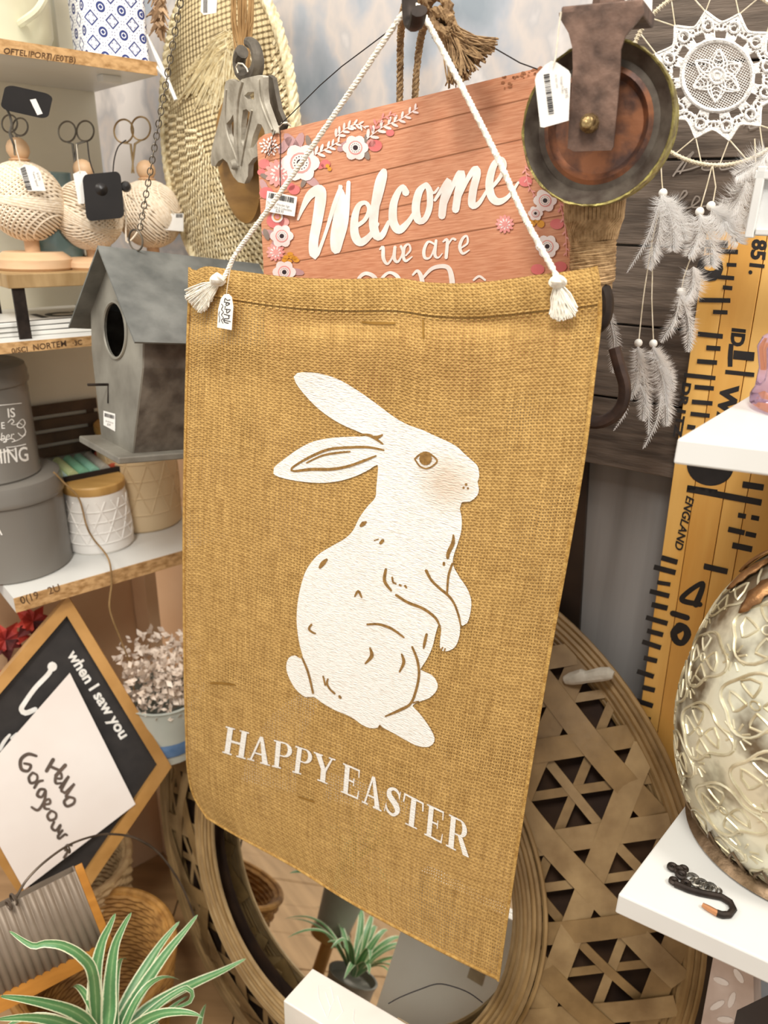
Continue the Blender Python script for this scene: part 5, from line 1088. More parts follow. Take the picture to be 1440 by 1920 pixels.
# a dark slatted crate further back on the shelf
cr_ = thing('slatted_crate', 'dark slatted wooden crate in the gloom behind the grey tins', 'crate', Vector((c.x, c.y, zt_ + .03)) + B * .045)
for k in range(4):
    mb = MB(); p = Vector((c.x, c.y, zt_ + .030 + .022 * k)) + B * .044 - A * .02; mb.box(p, A * .07, B * .002, Z * .008); obj('slat', mb, mat('brown_slat', '5d4835', '49382a', rough=.8), cr_, smooth=False) if k == 0 else obj('slat', mb, MATS['brown_slat'], cr_, smooth=False)
for sg in (-1, 1): mb = MB(); p = Vector((c.x, c.y, (zl + zt_ + .1) / 2)) + B * .047 - A * .02 + A * .06 * sg; mb.box(p, A * .006, B * .001, Z * ((zt_ + .1 - zl) / 2)); obj('post', mb, MATS['brown_slat'], cr_, smooth=False)
# ================================================================== dream catcher
DO = 0.225
D_ = wplane(DO)
dcr = thing('dream_catcher', 'white dream catcher with a lace doily in a corded hoop and hanging feathers, upper right', 'dream catcher', D_(1345, 145))
M_lace = mat('white_lace', 'f6f4f0', 'dedad4', rough=.85, scale=300, bump=.7, bscale=600)
M_cord = mat('cream_cord', 'ddd2bc', 'c5b799', rough=.8, scale=200)
DC = (1345, 142)
cD = D_(*DC); sD = mpp(cD)
# axes on the wall, scaled so that the hoop has its measured size
HR = 178 * sD
def dp(x, y, l=0.0): return D_(x, y, l)
HOOP = [(DC[0] + 166 * cos(a) , DC[1] + 168 * sin(a)) for a in [2 * pi * i / 72 for i in range(72)]]
mb = MB(); twist = [dp(*p) for p in HOOP]; mb.tube(twist, 3.6 * sD, 8, closed=True)
for i in range(150): a = 2 * pi * i / 150; j = .012; mb.tube([dp(DC[0] + (166 + 4.5 * cos(t)) * cos(a + j * t / 6), DC[1] + (168 + 4.5 * cos(t)) * sin(a + j * t / 6), 4.4 * sD * sin(t)) for t in (0, 1.57, 3.14, 4.71, 6.28)], .9 * sD, 4, caps=False)
obj('hoop', mb, M_cord, dcr)
NPT = 12
def star(a): t = abs(((a / (2 * pi) * NPT + .35) % 1) - .5) * 2; return 101 + 22 * t ** 1.6
RI = 62
def pol(a, r, l=0.0): return dp(DC[0] + r * cos(a), DC[1] + r * sin(a), l)
mb = MB(); NA_, NR = 240, 16
def lace_hole(a, r):
    f = (a / (2 * pi) * NPT + .35) % 1; g = (r - 70) / 42
    if 71 < r < 84 and abs(f - .5) < .24 + .0 * r: return True
    for (ff, rr2, s1) in ((.0, 92, 5.0), (.12, 84, 3.0), (.88, 84, 3.0), (.5, 94, 3.2), (.22, 97, 3.0), (.78, 97, 3.0), (.0, 108, 2.6), (.07, 100, 2.2), (.93, 100, 2.2), (.36, 92, 2.6), (.64, 92, 2.6), (.0, 82, 2.5)):
        df = min(abs(f - ff), 1 - abs(f - ff)) * (2 * pi / NPT) * r
        if hypot(df, r - rr2) < s1: return True
    return False
grid = []
for k in range(NA_):
    a = 2 * pi * k / NA_; so = star(a)
    grid.append([(a, RI + 4 + (so - RI - 4) * i / NR) for i in range(NR + 1)])
vs = [pol(a, r, .0006 * noise.noise(Vector((a * 40, r * .4, 0)))) for col_ in grid for a, r in col_]; fs = []
for k in range(NA_):
    for i in range(NR):
        a = grid[k][i][0] + pi / NA_; r = (grid[k][i][1] + grid[k][i + 1][1]) / 2
        if not lace_hole(a, r): k2 = (k + 1) % NA_; fs.append((k * (NR + 1) + i, k * (NR + 1) + i + 1, k2 * (NR + 1) + i + 1, k2 * (NR + 1) + i))
mb.add(vs, fs); o = obj('lace_doily', mb, M_lace, dcr, angle=80); sm = o.modifiers.new('solid', 'SOLIDIFY'); sm.thickness = .0012; sm.offset = 0
mb = MB(); mb.tube([pol(2 * pi * i / 64, RI + 3, .0006) for i in range(64)], 4.6 * sD, 6, closed=True, flat=.6)
for k in range(NPT):
    a = 2 * pi * (k - .35 + .0) / NPT; mb.tube([dp(DC[0] + 96 * cos(a) + 10 * cos(t), DC[1] + 96 * sin(a) + 10 * sin(t), .001) for t in [2 * pi * i / 18 for i in range(18)]], 2.2 * sD, 5, closed=True)
mb.tube([pol(2 * pi * i / 240, star(2 * pi * i / 240), .0003) for i in range(240)], 2.4 * sD, 5, closed=True)
obj('doily_ring', mb, M_lace, dcr)
mb = MB()
for fam in (.5, 2.1):
    ca, sa = cos(fam), sin(fam)
    for k in range(-14, 15):
        d = k * 4.4
        if abs(d) < RI: h = sqrt(RI * RI - d * d); mb.tube([dp(DC[0] - sa * d - ca * h, DC[1] + ca * d - sa * h), dp(DC[0] - sa * d + ca * h, DC[1] + ca * d + sa * h)], .55 * sD, 4)
obj('net', mb, M_lace, dcr, kind='stuff')
mb = MB()
for k in range(6):
    a = 2 * pi * k / 6 - .45
    for w_ in (1, .62): mb.tube([dp(DC[0] + cos(a) * t * 50 - sin(a) * w_ * 17 * sin(pi * t ** .8) * sg, DC[1] + sin(a) * t * 50 + cos(a) * w_ * 17 * sin(pi * t ** .8) * sg, .001) for sg in (1,) for t in [j / 10 for j in range(11)]], 1.7 * sD, 5); mb.tube([dp(DC[0] + cos(a) * t * 50 + sin(a) * w_ * 17 * sin(pi * t ** .8), DC[1] + sin(a) * t * 50 - cos(a) * w_ * 17 * sin(pi * t ** .8), .001) for t in [j / 10 for j in range(11)]], 1.7 * sD, 5)
    for j in range(1, 6):
        t = j / 6.5 + .1
        for sg in (-1, 1): mb.tube([dp(DC[0] + cos(a) * t * 50, DC[1] + sin(a) * t * 50, .001), dp(DC[0] + cos(a) * (t + .12) * 50 - sg * sin(a) * 15 * sin(pi * t ** .8), DC[1] + sin(a) * (t + .12) * 50 + sg * cos(a) * 15 * sin(pi * t ** .8), .001)], 1.1 * sD, 4)
for r in (7, 15): mb.tube([dp(DC[0] + r * cos(t), DC[1] + r * sin(t), .0016) for t in [2 * pi * i / 20 for i in range(20)]], 2.2 * sD, 5, closed=True)
obj('lace_flower', mb, M_lace, dcr)
mb = MB()
for k in range(NPT):
    a = 2 * pi * (k - .35) / NPT
    for da in (-.16, .16): mb.tube([pol(a, 122), dp(DC[0] + 166 * cos(a + da), DC[1] + 168 * sin(a + da))], 1.3 * sD, 5)
obj('web_string', mb, M_cord, dcr)
M_bead = mat('white_bead', 'f2efe8', 'e6e1d6', rough=.3); M_fea = bpy.data.materials.new('white_feather'); M_fea.use_nodes = True; nt = M_fea.node_tree; nt.nodes.remove(nt.nodes['Principled BSDF'])
d1 = nt.nodes.new('ShaderNodeBsdfDiffuse'); d2 = nt.nodes.new('ShaderNodeBsdfTranslucent'); mx = nt.nodes.new('ShaderNodeMixShader'); mx.inputs[0].default_value = .5
nz = nt.nodes.new('ShaderNodeTexNoise'); nz.inputs['Scale'].default_value = 40; rp = nt.nodes.new('ShaderNodeValToRGB'); rp.color_ramp.elements[0].color = (.93, .92, .9, 1); rp.color_ramp.elements[1].color = (.98, .97, .96, 1)
nt.links.new(nz.outputs[0], rp.inputs[0])
for d in (d1, d2): nt.links.new(rp.outputs[0], d.inputs[0])
nt.links.new(d1.outputs[0], mx.inputs[1]); nt.links.new(d2.outputs[0], mx.inputs[2]); nt.links.new(mx.outputs[0], nt.nodes['Material Output'].inputs[0])
def hang(pts, off=DO - .006):
    mb = MB(); mb.tube([hit(x, y, W(off), N) for x, y in spline(pts, 20)], 1.4 * sD, 5); obj('hanging_string', mb, M_cord, dcr)
hang([(1238, 285), (1241, 340), (1243, 362)]); hang([(1335, 312), (1325, 350), (1312, 395)]); hang([(1336, 312), (1342, 350), (1336, 385)])
hang([(1222, 455), (1215, 500), (1206, 560), (1198, 636)]); hang([(1222, 455), (1223, 520), (1222, 560), (1225, 636)]); hang([(1243, 362), (1232, 410), (1222, 455)]); hang([(1415, 260), (1418, 330)]); hang([(1300, 470), (1282, 520), (1278, 542)])
mb = MB()
for x, y in ((1197, 643), (1225, 644), (1243, 362), (1312, 397), (1333, 386), (1277, 547)):
    mb.ball(hit(x, y, W(DO - .009), N), 8.8 * sD, 14); obj('bead', mb, M_bead, dcr); mb = MB()
rr = random.Random(21)
def feather(x0, y0, x1, y1, wd, fluff, off=DO - .012, n=70, bend=8):
    """quill with two rows of barbs; downy near the quill"""
    mb = MB(); qx, qy = (x0 + x1) / 2 + bend, (y0 + y1) / 2; sp = spline([(x0, y0), (qx, qy), (x1, y1)], 5); s_ = sD
    S2_ = lambda x, y, l=0: hit(x, y, W(off - l), N)
    mb.tube([S2_(x, y) for x, y in sp], [1.5 * s_ * (1 - .7 * i / len(sp)) for i in range(len(sp))], 4); m_ = len(sp)
    for k in range(n):
        t = (k + rr.random()) / n; i = min(m_ - 2, int(t * (m_ - 1))); x, y = sp[i]; dx, dy = sp[i + 1][0] - x, sp[i + 1][1] - y; l = hypot(dx, dy) or 1; dx /= l; dy /= l
        prof = sin(pi * min(1, .12 + .9 * t)) ** .6
        for sg in (-1, 1):
            ln = wd * prof * rr.uniform(.7, 1.15); dn = (1 - t) ** 1.3 * fluff; ang = .55 + dn * rr.uniform(-.4, 1.3)
            ex = x + (dx * cos(ang) - sg * dy * sin(ang)) * ln; ey = y + (dy * cos(ang) + sg * dx * sin(ang)) * ln; mx = x + (dx * cos(ang * .6) - sg * dy * sin(ang * .6)) * ln * .55; my = y + (dy * cos(ang * .6) + sg * dx * sin(ang * .6)) * ln * .55
            j = dn * rr.uniform(-.01, .016); w_ = (1.3 if dn < .25 else .62)
            nx, ny = -dy * w_ * .6 + dx * w_, dx * w_ * .6 + dy * w_
            mb.add([S2_(x - nx * .3, y - ny * .3, 0), S2_(x + nx * .3, y + ny * .3, 0), S2_(mx + nx * .45, my + ny * .45, j * .5), S2_(mx - nx * .45, my - ny * .45, j * .5), S2_(ex, ey, j)], [(0, 1, 2, 3), (3, 2, 4)])
    return obj('feather', mb, M_fea, dcr, angle=80)
for q in ((1240, 366, 1215, 505, 34, .9), (1243, 366, 1262, 470, 40, 1.0), (1238, 375, 1175, 512, 15, .1), (1246, 372, 1285, 450, 34, 1.0), (1312, 402, 1290, 480, 36, 1.0), (1312, 402, 1335, 500, 40, 1.0), (1334, 392, 1385, 455, 46, 1.0), (1334, 390, 1360, 430, 52, 1.0), (1400, 340, 1350, 420, 50, 1.1), (1430, 300, 1395, 420, 55, 1.1), (1445, 280, 1380, 330, 40, 1.1), (1420, 330, 1440, 430, 44, 1.0),
          (1276, 552, 1238, 642, 24, .5), (1278, 552, 1290, 660, 26, .9), (1300, 500, 1285, 560, 36, 1.0), (1196, 650, 1205, 790, 30, .8), (1197, 650, 1180, 750, 24, .8), (1200, 720, 1215, 815, 18, .1), (1224, 650, 1248, 760, 30, .9), (1225, 650, 1250, 800, 34, .8), (1226, 655, 1262, 735, 22, .9), (1240, 740, 1205, 842, 15, .15), (1140, 580, 1148, 700, 26, .15), (1178, 740, 1150, 808, 9, .1)):
    feather(*q[:6], n=330 if q[5] > .7 else 130)
# small white picture frame at the right edge
S_ = wplane(.20); pf = thing('picture_frame', 'white picture frame just showing at the right edge behind the feathers', 'frame', S_(1450, 430))
e1_ = (S_(1460, 322) - S_(1412, 326)).normalized(); mb = MB(); s_ = mpp(S_(1420, 380))
mb.box(S_(1418, 380), U * s_ * 8, N * .006, Z * s_ * 62); obj('side_rail', mb, M_white, pf, smooth=False, bevel=.001)
mb = MB(); mb.box(S_(1470, 328), U * s_ * 48, N * .006, Z * s_ * 8); obj('top_rail', mb, M_white, pf, smooth=False, bevel=.001)
mb = MB(); mb.box(S_(1470, 385, -.003), U * s_ * 46, N * .001, Z * s_ * 54); obj('mount', mb, mat('frame_mount', 'd8d8d6', 'cfcfcc', rough=.5), pf, smooth=False)
mb = MB(); mb.box(S_(1470, 436), U * s_ * 48, N * .006, Z * s_ * 6); obj('bottom_rail', mb, M_white, pf, smooth=False, bevel=.001)

# ================================================================== growth chart ruler
RO = 0.285
R2 = wplane(RO)
rul = thing('ruler_board', 'tall yellow wooden ruler board with black tick marks and numbers behind the right shelves', 'ruler', R2(1200, 1500))
LE = [(1325, 434), (1313, 526), (1295, 633), (1267, 810), (1238, 973), (1217, 1093), (1180, 1430), (1168, 1560)]
pt = R2(*LE[0]); pb = R2(*LE[-1]); dr = (pt - pb).normalized(); dn_ = -dr; sd = dr.cross(N); sd = sd if sd.dot(U) > 0 else -sd
pb = pb - dr * .4
M_pine = mat('varnished_bamboo', 'f0c272', 'dda550', rough=.35, scale=6, stretch=(6, 6, .7), lo=.3, hi=.7); M_pine2 = mat('varnished_bamboo_dark', 'e5b260', 'd09442', rough=.35, scale=6, stretch=(6, 6, .7), lo=.3, hi=.7)
wid = [.024, .030, .022, .034, .03, .03]; x0 = 0
Lr = (pt - pb).length
for k, w_ in enumerate(wid):
    mb = MB(); c = pb + dr * (Lr / 2) + sd * (x0 + w_ / 2) - N * (.007 - .0006 * (k % 2)); mb.box(c, sd * (w_ / 2 - .0003), N * .007, dr * (Lr / 2)); obj('strip', mb, M_pine if k % 2 == 0 else M_pine2, rul, smooth=False, bevel=.0006); x0 += w_
T = []
c6 = crop(1040, 420, .3543); c7 = crop(1240, 560, 200 / 1067); c44 = crop(1180, 950, .4167)
def tk(f, l): 
    for x0_, y0_, x1_, y1_, w_ in l: T.append(f([(x0_, y0_, w_), (x1_, y1_, w_)]))
tk(c6, ((935, 78, 990, 85, 22), (800, 140, 970, 148, 24), (910, 215, 962, 217, 20), (865, 280, 950, 287, 22), (890, 335, 940, 340, 22), (765, 402, 930, 405, 24), (838, 465, 915, 468, 22)))
tk(c7, ((365, 352, 615, 378, 48), (450, 490, 592, 500, 48), (358, 625, 558, 640, 46), (228, 762, 542, 795, 42), (332, 882, 526, 898, 44), (305, 1030, 512, 1048, 44), (292, 1150, 484, 1172, 42), (258, 1280, 340, 1292, 46), (640, 732, 930, 762, 42), (812, 1852, 1024, 1888, 50), (258, 1888, 560, 1935, 48)))
tk(c6, ((700, 1400, 1095, 1475, 34), (970, 1540, 1012, 1548, 26), (1040, 1552, 1082, 1560, 26), (918, 1615, 1005, 1635, 28), (1010, 1638, 1066, 1650, 26), (940, 1700, 1045, 1722, 32), (565, 1765, 650, 1790, 28), (525, 1815, 640, 1845, 28), (790, 1812, 915, 1840, 30), (995, 1378, 1105, 1395, 34)))
tk(c44, ((125, 340, 185, 350, 18), (92, 380, 180, 402, 22), (100, 440, 172, 457, 24), (75, 498, 172, 526, 22), (80, 558, 152, 577, 22), (58, 607, 142, 635, 22), (65, 680, 125, 695, 22), (35, 740, 110, 765, 22), (58, 812, 115, 827, 22), (32, 872, 106, 897, 22), (42, 945, 95, 960, 24), (12, 990, 80, 1018, 24), (22, 1052, 75, 1072, 22), (110, 1195, 155, 1200, 14), (118, 1245, 158, 1252, 14), (335, 265, 440, 290, 22)))
for t in T: mb = MB(); mb.stroke([(p[0], p[1], p[2]) for p in t], R2, .0009, cap=False); obj('tick_mark', mb, M_ink, rul, smooth=False)
mb = MB()
def down(s_, x, y, h, ang=1.70, bold=.03, sx=1.0, shear=0.0): vs, fs = text(s_, x, y, h, ang, R2, .0009, bold=bold, shear=shear, sx=sx); mb = MB(); mb.add(vs, fs); obj('lettering', mb, M_ink, rul, smooth=False, label='black printed ' + s_)
down('1', 1322, 438, 42, 1.62, .05, 1.2); down('0', 1313, 478, 42, 1.66, .06, 1.5); down('851.', 1412, 448, 26, 1.68, .04, 1.05)
down('ID', 1374, 614, 24, 1.68, .05); down('WA', 1354, 722, 31, 1.72, .05, 1.15); 
for q in ([(700, 452, 46), (690, 570, 50), (688, 680, 46)], [(720, 560, 90), (820, 570, 88), (930, 580, 88)]): (mb := MB()).stroke(c7(q), R2, .0009, cap=False); obj('numeral_stroke', mb, M_ink, rul, smooth=False)
down('D', 1281, 716, 15, 1.72, .05, 1.5); down('R', 1276, 741, 15, 1.72, .05, 1.4); down('I', 1271, 766, 15, 1.74, .05, 1.5); down('T', 1269, 779, 15, 1.74, .05, 1.3); down('Z', 1266, 797, 15, 1.74, .05, 1.5)
down('ENGLAND', 1288, 928, 15, 1.80, .02, 1.02, .25)
for q in ([(318, 440, 24), (235, 415, 24), (330, 345, 22), (300, 440, 30)], [(195, 480, 26), (260, 500, 26)], [(225, 545, 44), (200, 570, 34), (212, 605, 30), (240, 612, 28), (262, 575, 34), (250, 545, 30), (225, 540, 40)]): mb = MB(); mb.stroke(c44(q), R2, .0009); obj('numeral_stroke', mb, M_ink, rul, smooth=False)
q = c7([(490, 1690)])[0]; mb = MB(); mb.dot(q[0], q[1] - 4, 44, R2, .0009, 0, 30, ry=38, rot=.1)
obj('numeral', mb, M_ink, rul, smooth=False, label='lower bowl of a large black numeral below the shelf')

# ================================================================== white shelves on the right, bottle, lantern, hook
def slab_shelf(corner, th, pa, pb_, la, lb, nm, lab):
    zc = corner.z; f = lambda x, y: hz(x, y, zc)
    da = f(*pa) - corner; da.normalize(); db = f(*pb_) - corner; db.normalize()
    q = [corner, corner + db * lb, corner + db * lb + da * la, corner + da * la]; mb = MB(); mb.hexa([p - Z * th for p in q], q)
    o = obj(nm, mb, M_white, label=lab, cat='shelf', smooth=False, bevel=.0015); return zc, da, db
cu_ = at(1270, 822, .47); th_u = cu_.z - hit(1264, 874, cu_, (CAM - cu_).normalized()).z
zU, da, db = slab_shelf(cu_, th_u, (1400, 744), (1440, 842), .34, .4, 'white_shelf', 'upper white shelf at the right holding the purple glass bottle')
cl_ = at(1159, 1676, .56); nrm = CAM - cl_; nrm.z = 0; th_l = cl_.z - hit(1157, 1713, cl_, nrm.normalized()).z
zL, da2, db2 = slab_shelf(cl_, th_l, (1262, 1540), (1440, 1803), .34, .4, 'white_shelf', 'lower white shelf at the right holding the silver glass lantern')
# bracket posts carrying the shelves, out of frame on the right
post = MB(); pc_ = cl_ + da2 * .17 + db2 * .36; post.box(Vector((pc_.x, pc_.y, (FLOOR + zU) / 2)), da2 * .02, db2 * .02, Z * ((zU - th_u - FLOOR) / 2)); obj('unseen_shelf_post', post, M_white, smooth=False, label='unseen white post, out of frame, carrying the two right shelves', cat='post')
M_purp = mat('purple_glass', 'd3b4c6', 'c8a8bc', rough=.06, trans=.9, ior=1.16, spec=1.0, scale=3)
pB = hz(1402, 770, zU); dvw = (CAM - pB); dvw.z = 0; dvw.normalize(); sdw = Vector((-dvw.y, dvw.x, 0)); sdw = sdw if sdw.dot(U) > 0 else -sdw
rB = .034; cB = hz(1420, 781, zU) - dvw * rB + sdw * (.028)
lp = hit(1402, 740, cB, dvw); 
bt = thing('glass_bottle', 'purple ribbed glass bottle on the upper right white shelf at the edge of the picture', 'bottle', cB)
Hs = hit(1412, 640, cB, dvw).z - zU
nB = 72; prof = [(.0001, .003), (rB * .9, .001), (rB * 1.04, .004), (rB * 1.06, .010), (rB * 1.0, .016), (rB * 1.0, .03), (rB * 1.12, Hs * .95), (rB * 1.05, Hs * 1.1), (rB * .75, Hs * 1.25), (rB * .34, Hs * 1.35), (rB * .32, Hs * 1.75), (rB * .42, Hs * 1.78), (rB * .40, Hs * 1.84)]
mb = MB(); mb.lathe(cB, Z, prof, nB)
for i, (r, h) in enumerate(prof):
    if .012 < h < Hs * 1.2:
        for k in range(nB): v = mb.v[i * nB + k]; e = Vector((v.x - cB.x, v.y - cB.y, 0)); mb.v[i * nB + k] = v - e * (.05 * (.5 - .5 * cos(k / nB * 2 * pi * 9)) ** 2)
mb2 = MB(); o = obj('glass', mb, M_purp, bt)
mb = MB(); mb.lathe(cB, Z, [(.0001, Hs * 1.8), (rB * .3, Hs * 1.8), (rB * .32, Hs * 2.0), (.0001, Hs * 2.05)], 24); obj('stopper', mb, M_purp, bt)
# lantern
pl = hz(1425, 1690, zL); dvw = CAM - pl; dvw.z = 0; dvw.normalize(); sdw = Vector((-dvw.y, dvw.x, 0)); sdw = sdw if sdw.dot(U) > 0 else -sdw
c0_ = pl; 
for _ in range(8):                                   # settle the radius so the left profile sits where it was measured
    e = hit(1246, 1440, c0_, dvw) - c0_; rL = abs(e.dot(sdw)); c0_ = hz(1445, 1697, zL) - dvw * rL * .78
Hl = (hit(1420, 1065, c0_ + dvw * rL * .2, dvw).z - zL) * 1.07
lan = thing('glass_lantern', 'silver mercury glass lantern embossed with flowers on the lower right white shelf', 'lantern', c0_)
M_merc = mat('mercury_glass', 'e8e4cc', '76664f', rough=.28, metal=.45, scale=22, lo=.40, hi=.55, bump=.25, bscale=60)
M_emb = mat('embossed_glass', 'e2dabd', 'b3a684', rough=.32, metal=.4, scale=40)
M_bronze = mat('aged_bronze', '8a735a', '57452f', rough=.45, metal=.7, scale=60, bump=.4, bscale=150)
PR_ = [(.60, .012), (.72, .05), (.86, .14), (.955, .26), (1.0, .40), (.99, .52), (.94, .66), (.85, .78), (.72, .88), (.56, .96), (.46, 1.0)]
PS = spline([(a * rL, b_ * Hl) for a, b_ in PR_], .004)
def lr(h):
    for (r0_, h0_), (r1_, h1_) in zip(PS, PS[1:]):
        if h0_ <= h <= h1_: return r0_ + (r1_ - r0_) * (h - h0_) / (h1_ - h0_ + 1e-9)
    return PS[-1][0] if h > PS[-1][1] else PS[0][0]
mb = MB(); mb.lathe(c0_, Z, PS, 72, a0=sdw); obj('glass_body', mb, M_merc, lan, label='embossed silver mercury glass body')
aC = atan2(dvw.dot(dvw.cross(Z).cross(Z) * 0 + dvw), 1)
ex, ey = -sdw, dvw                               # angle 0 = left profile, pi/2 = towards the viewer
def lp_(a, h, l=.0001): return c0_ + Z * h + (ex * cos(a) + ey * sin(a)) * (lr(h) + l)
mb = MB(); stepA = .70
def embl(pts, rad=.0012): 
    P = [lp_(a, h) for a, h in pts]; mb.tube(P, rad, 5)
for row in range(5):
    hc_ = Hl * (.10 + .185 * row); r_ = max(lr(hc_), .03); hw_ = .058 / 2 / r_ * 1.0; hh_ = Hl * .088
    for k in range(-2, 7):
        a0_ = (k + (.5 if row % 2 else 0)) * (.062 / r_ if row in (1, 2, 3) else .062 / r_) + .2
        if a0_ < -.6 or a0_ > 3.4: continue
        out = []
        for j in range(41):
            t = 2 * pi * j / 40; rr3 = 1.0 + .22 * cos(4 * t) * .6 + .10 * sin(3 * t + k); out.append((a0_ + cos(t) * hw_ * rr3 * .92, hc_ + sin(t + .3) * hh_ * rr3))
        embl(out)
        for q in range(4):
            t0_ = q * pi / 2 + .5; loop = []
            for j in range(13):
                s = j / 12; w_ = sin(pi * s) * .30; rad = .22 + .52 * (1 - abs(2 * s - 1)); loop.append((a0_ + hw_ * (cos(t0_) * rad - sin(t0_) * (w_ if s < .5 else -w_) * (1 if s != .5 else 0)), hc_ + hh_ * (sin(t0_) * rad + cos(t0_) * (w_ if s < .5 else -w_) * (1 if s != .5 else 0))))
            embl(loop, .0010)
        embl([(a0_ + hw_ * .13 * cos(t), hc_ + hh_ * .13 * sin(t)) for t in [2 * pi * j / 10 for j in range(11)]], .0007)
        b0_ = a0_ + (.031 / r_)
        for j in range(9): t = 2 * pi * j / 9; embl([(b0_ + hw_ * .18 * cos(t), hc_ + hh_ * (.9 + .18 * sin(t))), (b0_ + hw_ * .42 * cos(t), hc_ + hh_ * (.9 + .45 * sin(t)))], .0008) if row < 4 else None
obj('embossed_flowers', mb, M_emb, lan, label='raised flower relief')
mb = MB(); mb.lathe(c0_, Z, [(.0001, .001), (rL * .74, .0), (rL * .78, .003), (rL * .74, .007), (rL * .70, .010), (rL * .73, .013)], 60); obj('base_ring', mb, M_bronze, lan)
mb = MB()
for k in range(26):
    a = 2 * pi * k / 26; e = ex * cos(a) + ey * sin(a); t_ = ex * -sin(a) + ey * cos(a)
    mb.tube([c0_ + Z * .012 + e * rL * .73 + t_ * .006, c0_ + Z * .024 + e * (lr(.024) + .002) + t_ * .004, c0_ + Z * .034 + e * (lr(.034) + .0015), c0_ + Z * .024 + e * (lr(.024) + .002) - t_ * .004, c0_ + Z * .012 + e * rL * .73 - t_ * .006], .0012, 5)
obj('base_lattice', mb, M_bronze, lan)
mb = MB(); mb.lathe(c0_ + Z * Hl * .965, Z, [(rL * .58, -.002), (rL * .60, .002), (rL * .56, .004), (rL * .50, .010), (rL * .40, .02), (rL * .30, .024), (rL * .30, .034), (rL * .36, .04), (.0001, .046)], 60)
for k in range(60):
    a = 2 * pi * k / 60; e = ex * cos(a) + ey * sin(a); mb.tube([c0_ + Z * (Hl * .965 + .006) + e * rL * .56, c0_ + Z * (Hl * .965 + .02) + e * rL * .42], .0011, 4)
obj('cap', mb, M_bronze, lan)
M_leaf = mat('copper_leaf', 'b98c5e', '8c6440', rough=.4, metal=.7, scale=80, bump=.4, bscale=200)
for k in range(14):
    a = 2 * pi * k / 14 + .2; mb = MB(); h1 = Hl * .955; vs = []; nn = 7
    for j in range(nn + 1):
        t = j / nn; w_ = .0075 * sin(pi * min(1, .1 + .9 * t)) ** .7 * (1 + .18 * cos(j * pi)); h = h1 - .030 * t; r_ = lr(h) + .0016 + .0015 * sin(pi * t)
        for sg, l in ((-1, 0), (0, .0016), (1, 0)): e = ex * cos(a + sg * w_ / r_) + ey * sin(a + sg * w_ / r_); vs.append(c0_ + Z * h + e * (r_ + l))
    mb.add(vs, [(3 * j + i, 3 * j + i + 1, 3 * j + 4 + i, 3 * j + 3 + i) for j in range(nn) for i in (0, 1)]); o = obj('collar_leaf', mb, M_leaf, lan); sm = o.modifiers.new('s', 'SOLIDIFY'); sm.thickness = .001
# black hook and chain lying on the shelf
S_ = lambda x, y, l=0.0: hz(x, y, zL + .003 + l)
c9 = crop(1140, 1540, 300 / 1440); hkk = thing('s_hook', 'black S hook with a short chain lying on the white shelf before the lantern', 'hook', S_(1300, 1680))
P = path3([S_(x, y) for x, y in c9([(600, 560), (650, 580), (720, 610), (820, 640), (920, 660), (1020, 680), (1100, 730), (1130, 790), (1090, 840), (1030, 842), (980, 825)])]); mb = MB(); mb.tube(P, .0026, 8); obj('hook_wire', mb, M_iron, hkk)
mb = MB(); mb.tube([S_(x, y) for x, y in c9([(985, 828), (900, 780), (850, 750)])], [.0024, .0022, .0016], 8); obj('hook_tip', mb, mat('copper_tip', 'c98e62', 'a8704a', rough=.4, metal=.6), hkk, label='copper coloured bare tip')
mb = MB()
for q, r_ in (((590, 535), 22), ((660, 480), 30), ((700, 560), 26), ((580, 410), 26), ((640, 440), 28), ((680, 430), 24)):
    x, y = c9([q])[0]; c = S_(x, y, .0006); mb.tube([c + Vector((cos(t), sin(t) * .8, .15 * sin(t))) * r_ * .208 * mpp(c) * 1.2 for t in [2 * pi * i / 16 for i in range(16)]], .0017, 6, closed=True)
obj('twisted_wire', mb, M_iron, hkk)
links = [(720, 500), (760, 520), (800, 545), (840, 570), (880, 590), (920, 605), (960, 620)]
for i, q in enumerate(links): x, y = c9([q])[0]; c = S_(x, y); mb = MB(); mb.tube([c + Vector((cos(t) * .0055 * .9, sin(t) * .0036, (.0018 if i % 2 else .0) * sin(t))) for t in [2 * pi * j / 14 for j in range(14)]], .0009, 5, closed=True); obj('chain_link', mb, M_steel, hkk)
# chalk-like white peg stuck behind the mirror
S_ = wplane(.25); pg = thing('white_peg', 'short chalky white wooden peg sticking out above the woven mirror frame', 'peg', S_(1100, 1285)); mb = MB()
P = [S_(x, y) for x, y in ((1060, 1275), (1072, 1272), (1092, 1268), (1100, 1269), (1128, 1264), (1142, 1263), (1150, 1266))]; s_ = mpp(P[0]); mb.tube(P, [s_ * 8, s_ * 12, s_ * 14, s_ * 11, s_ * 13, s_ * 12, s_ * 7], 10); obj('peg', mb, mat('chalky_wood', 'cfc8ba', 'b5ad9d', rough=.9, scale=60, bump=.4), pg)
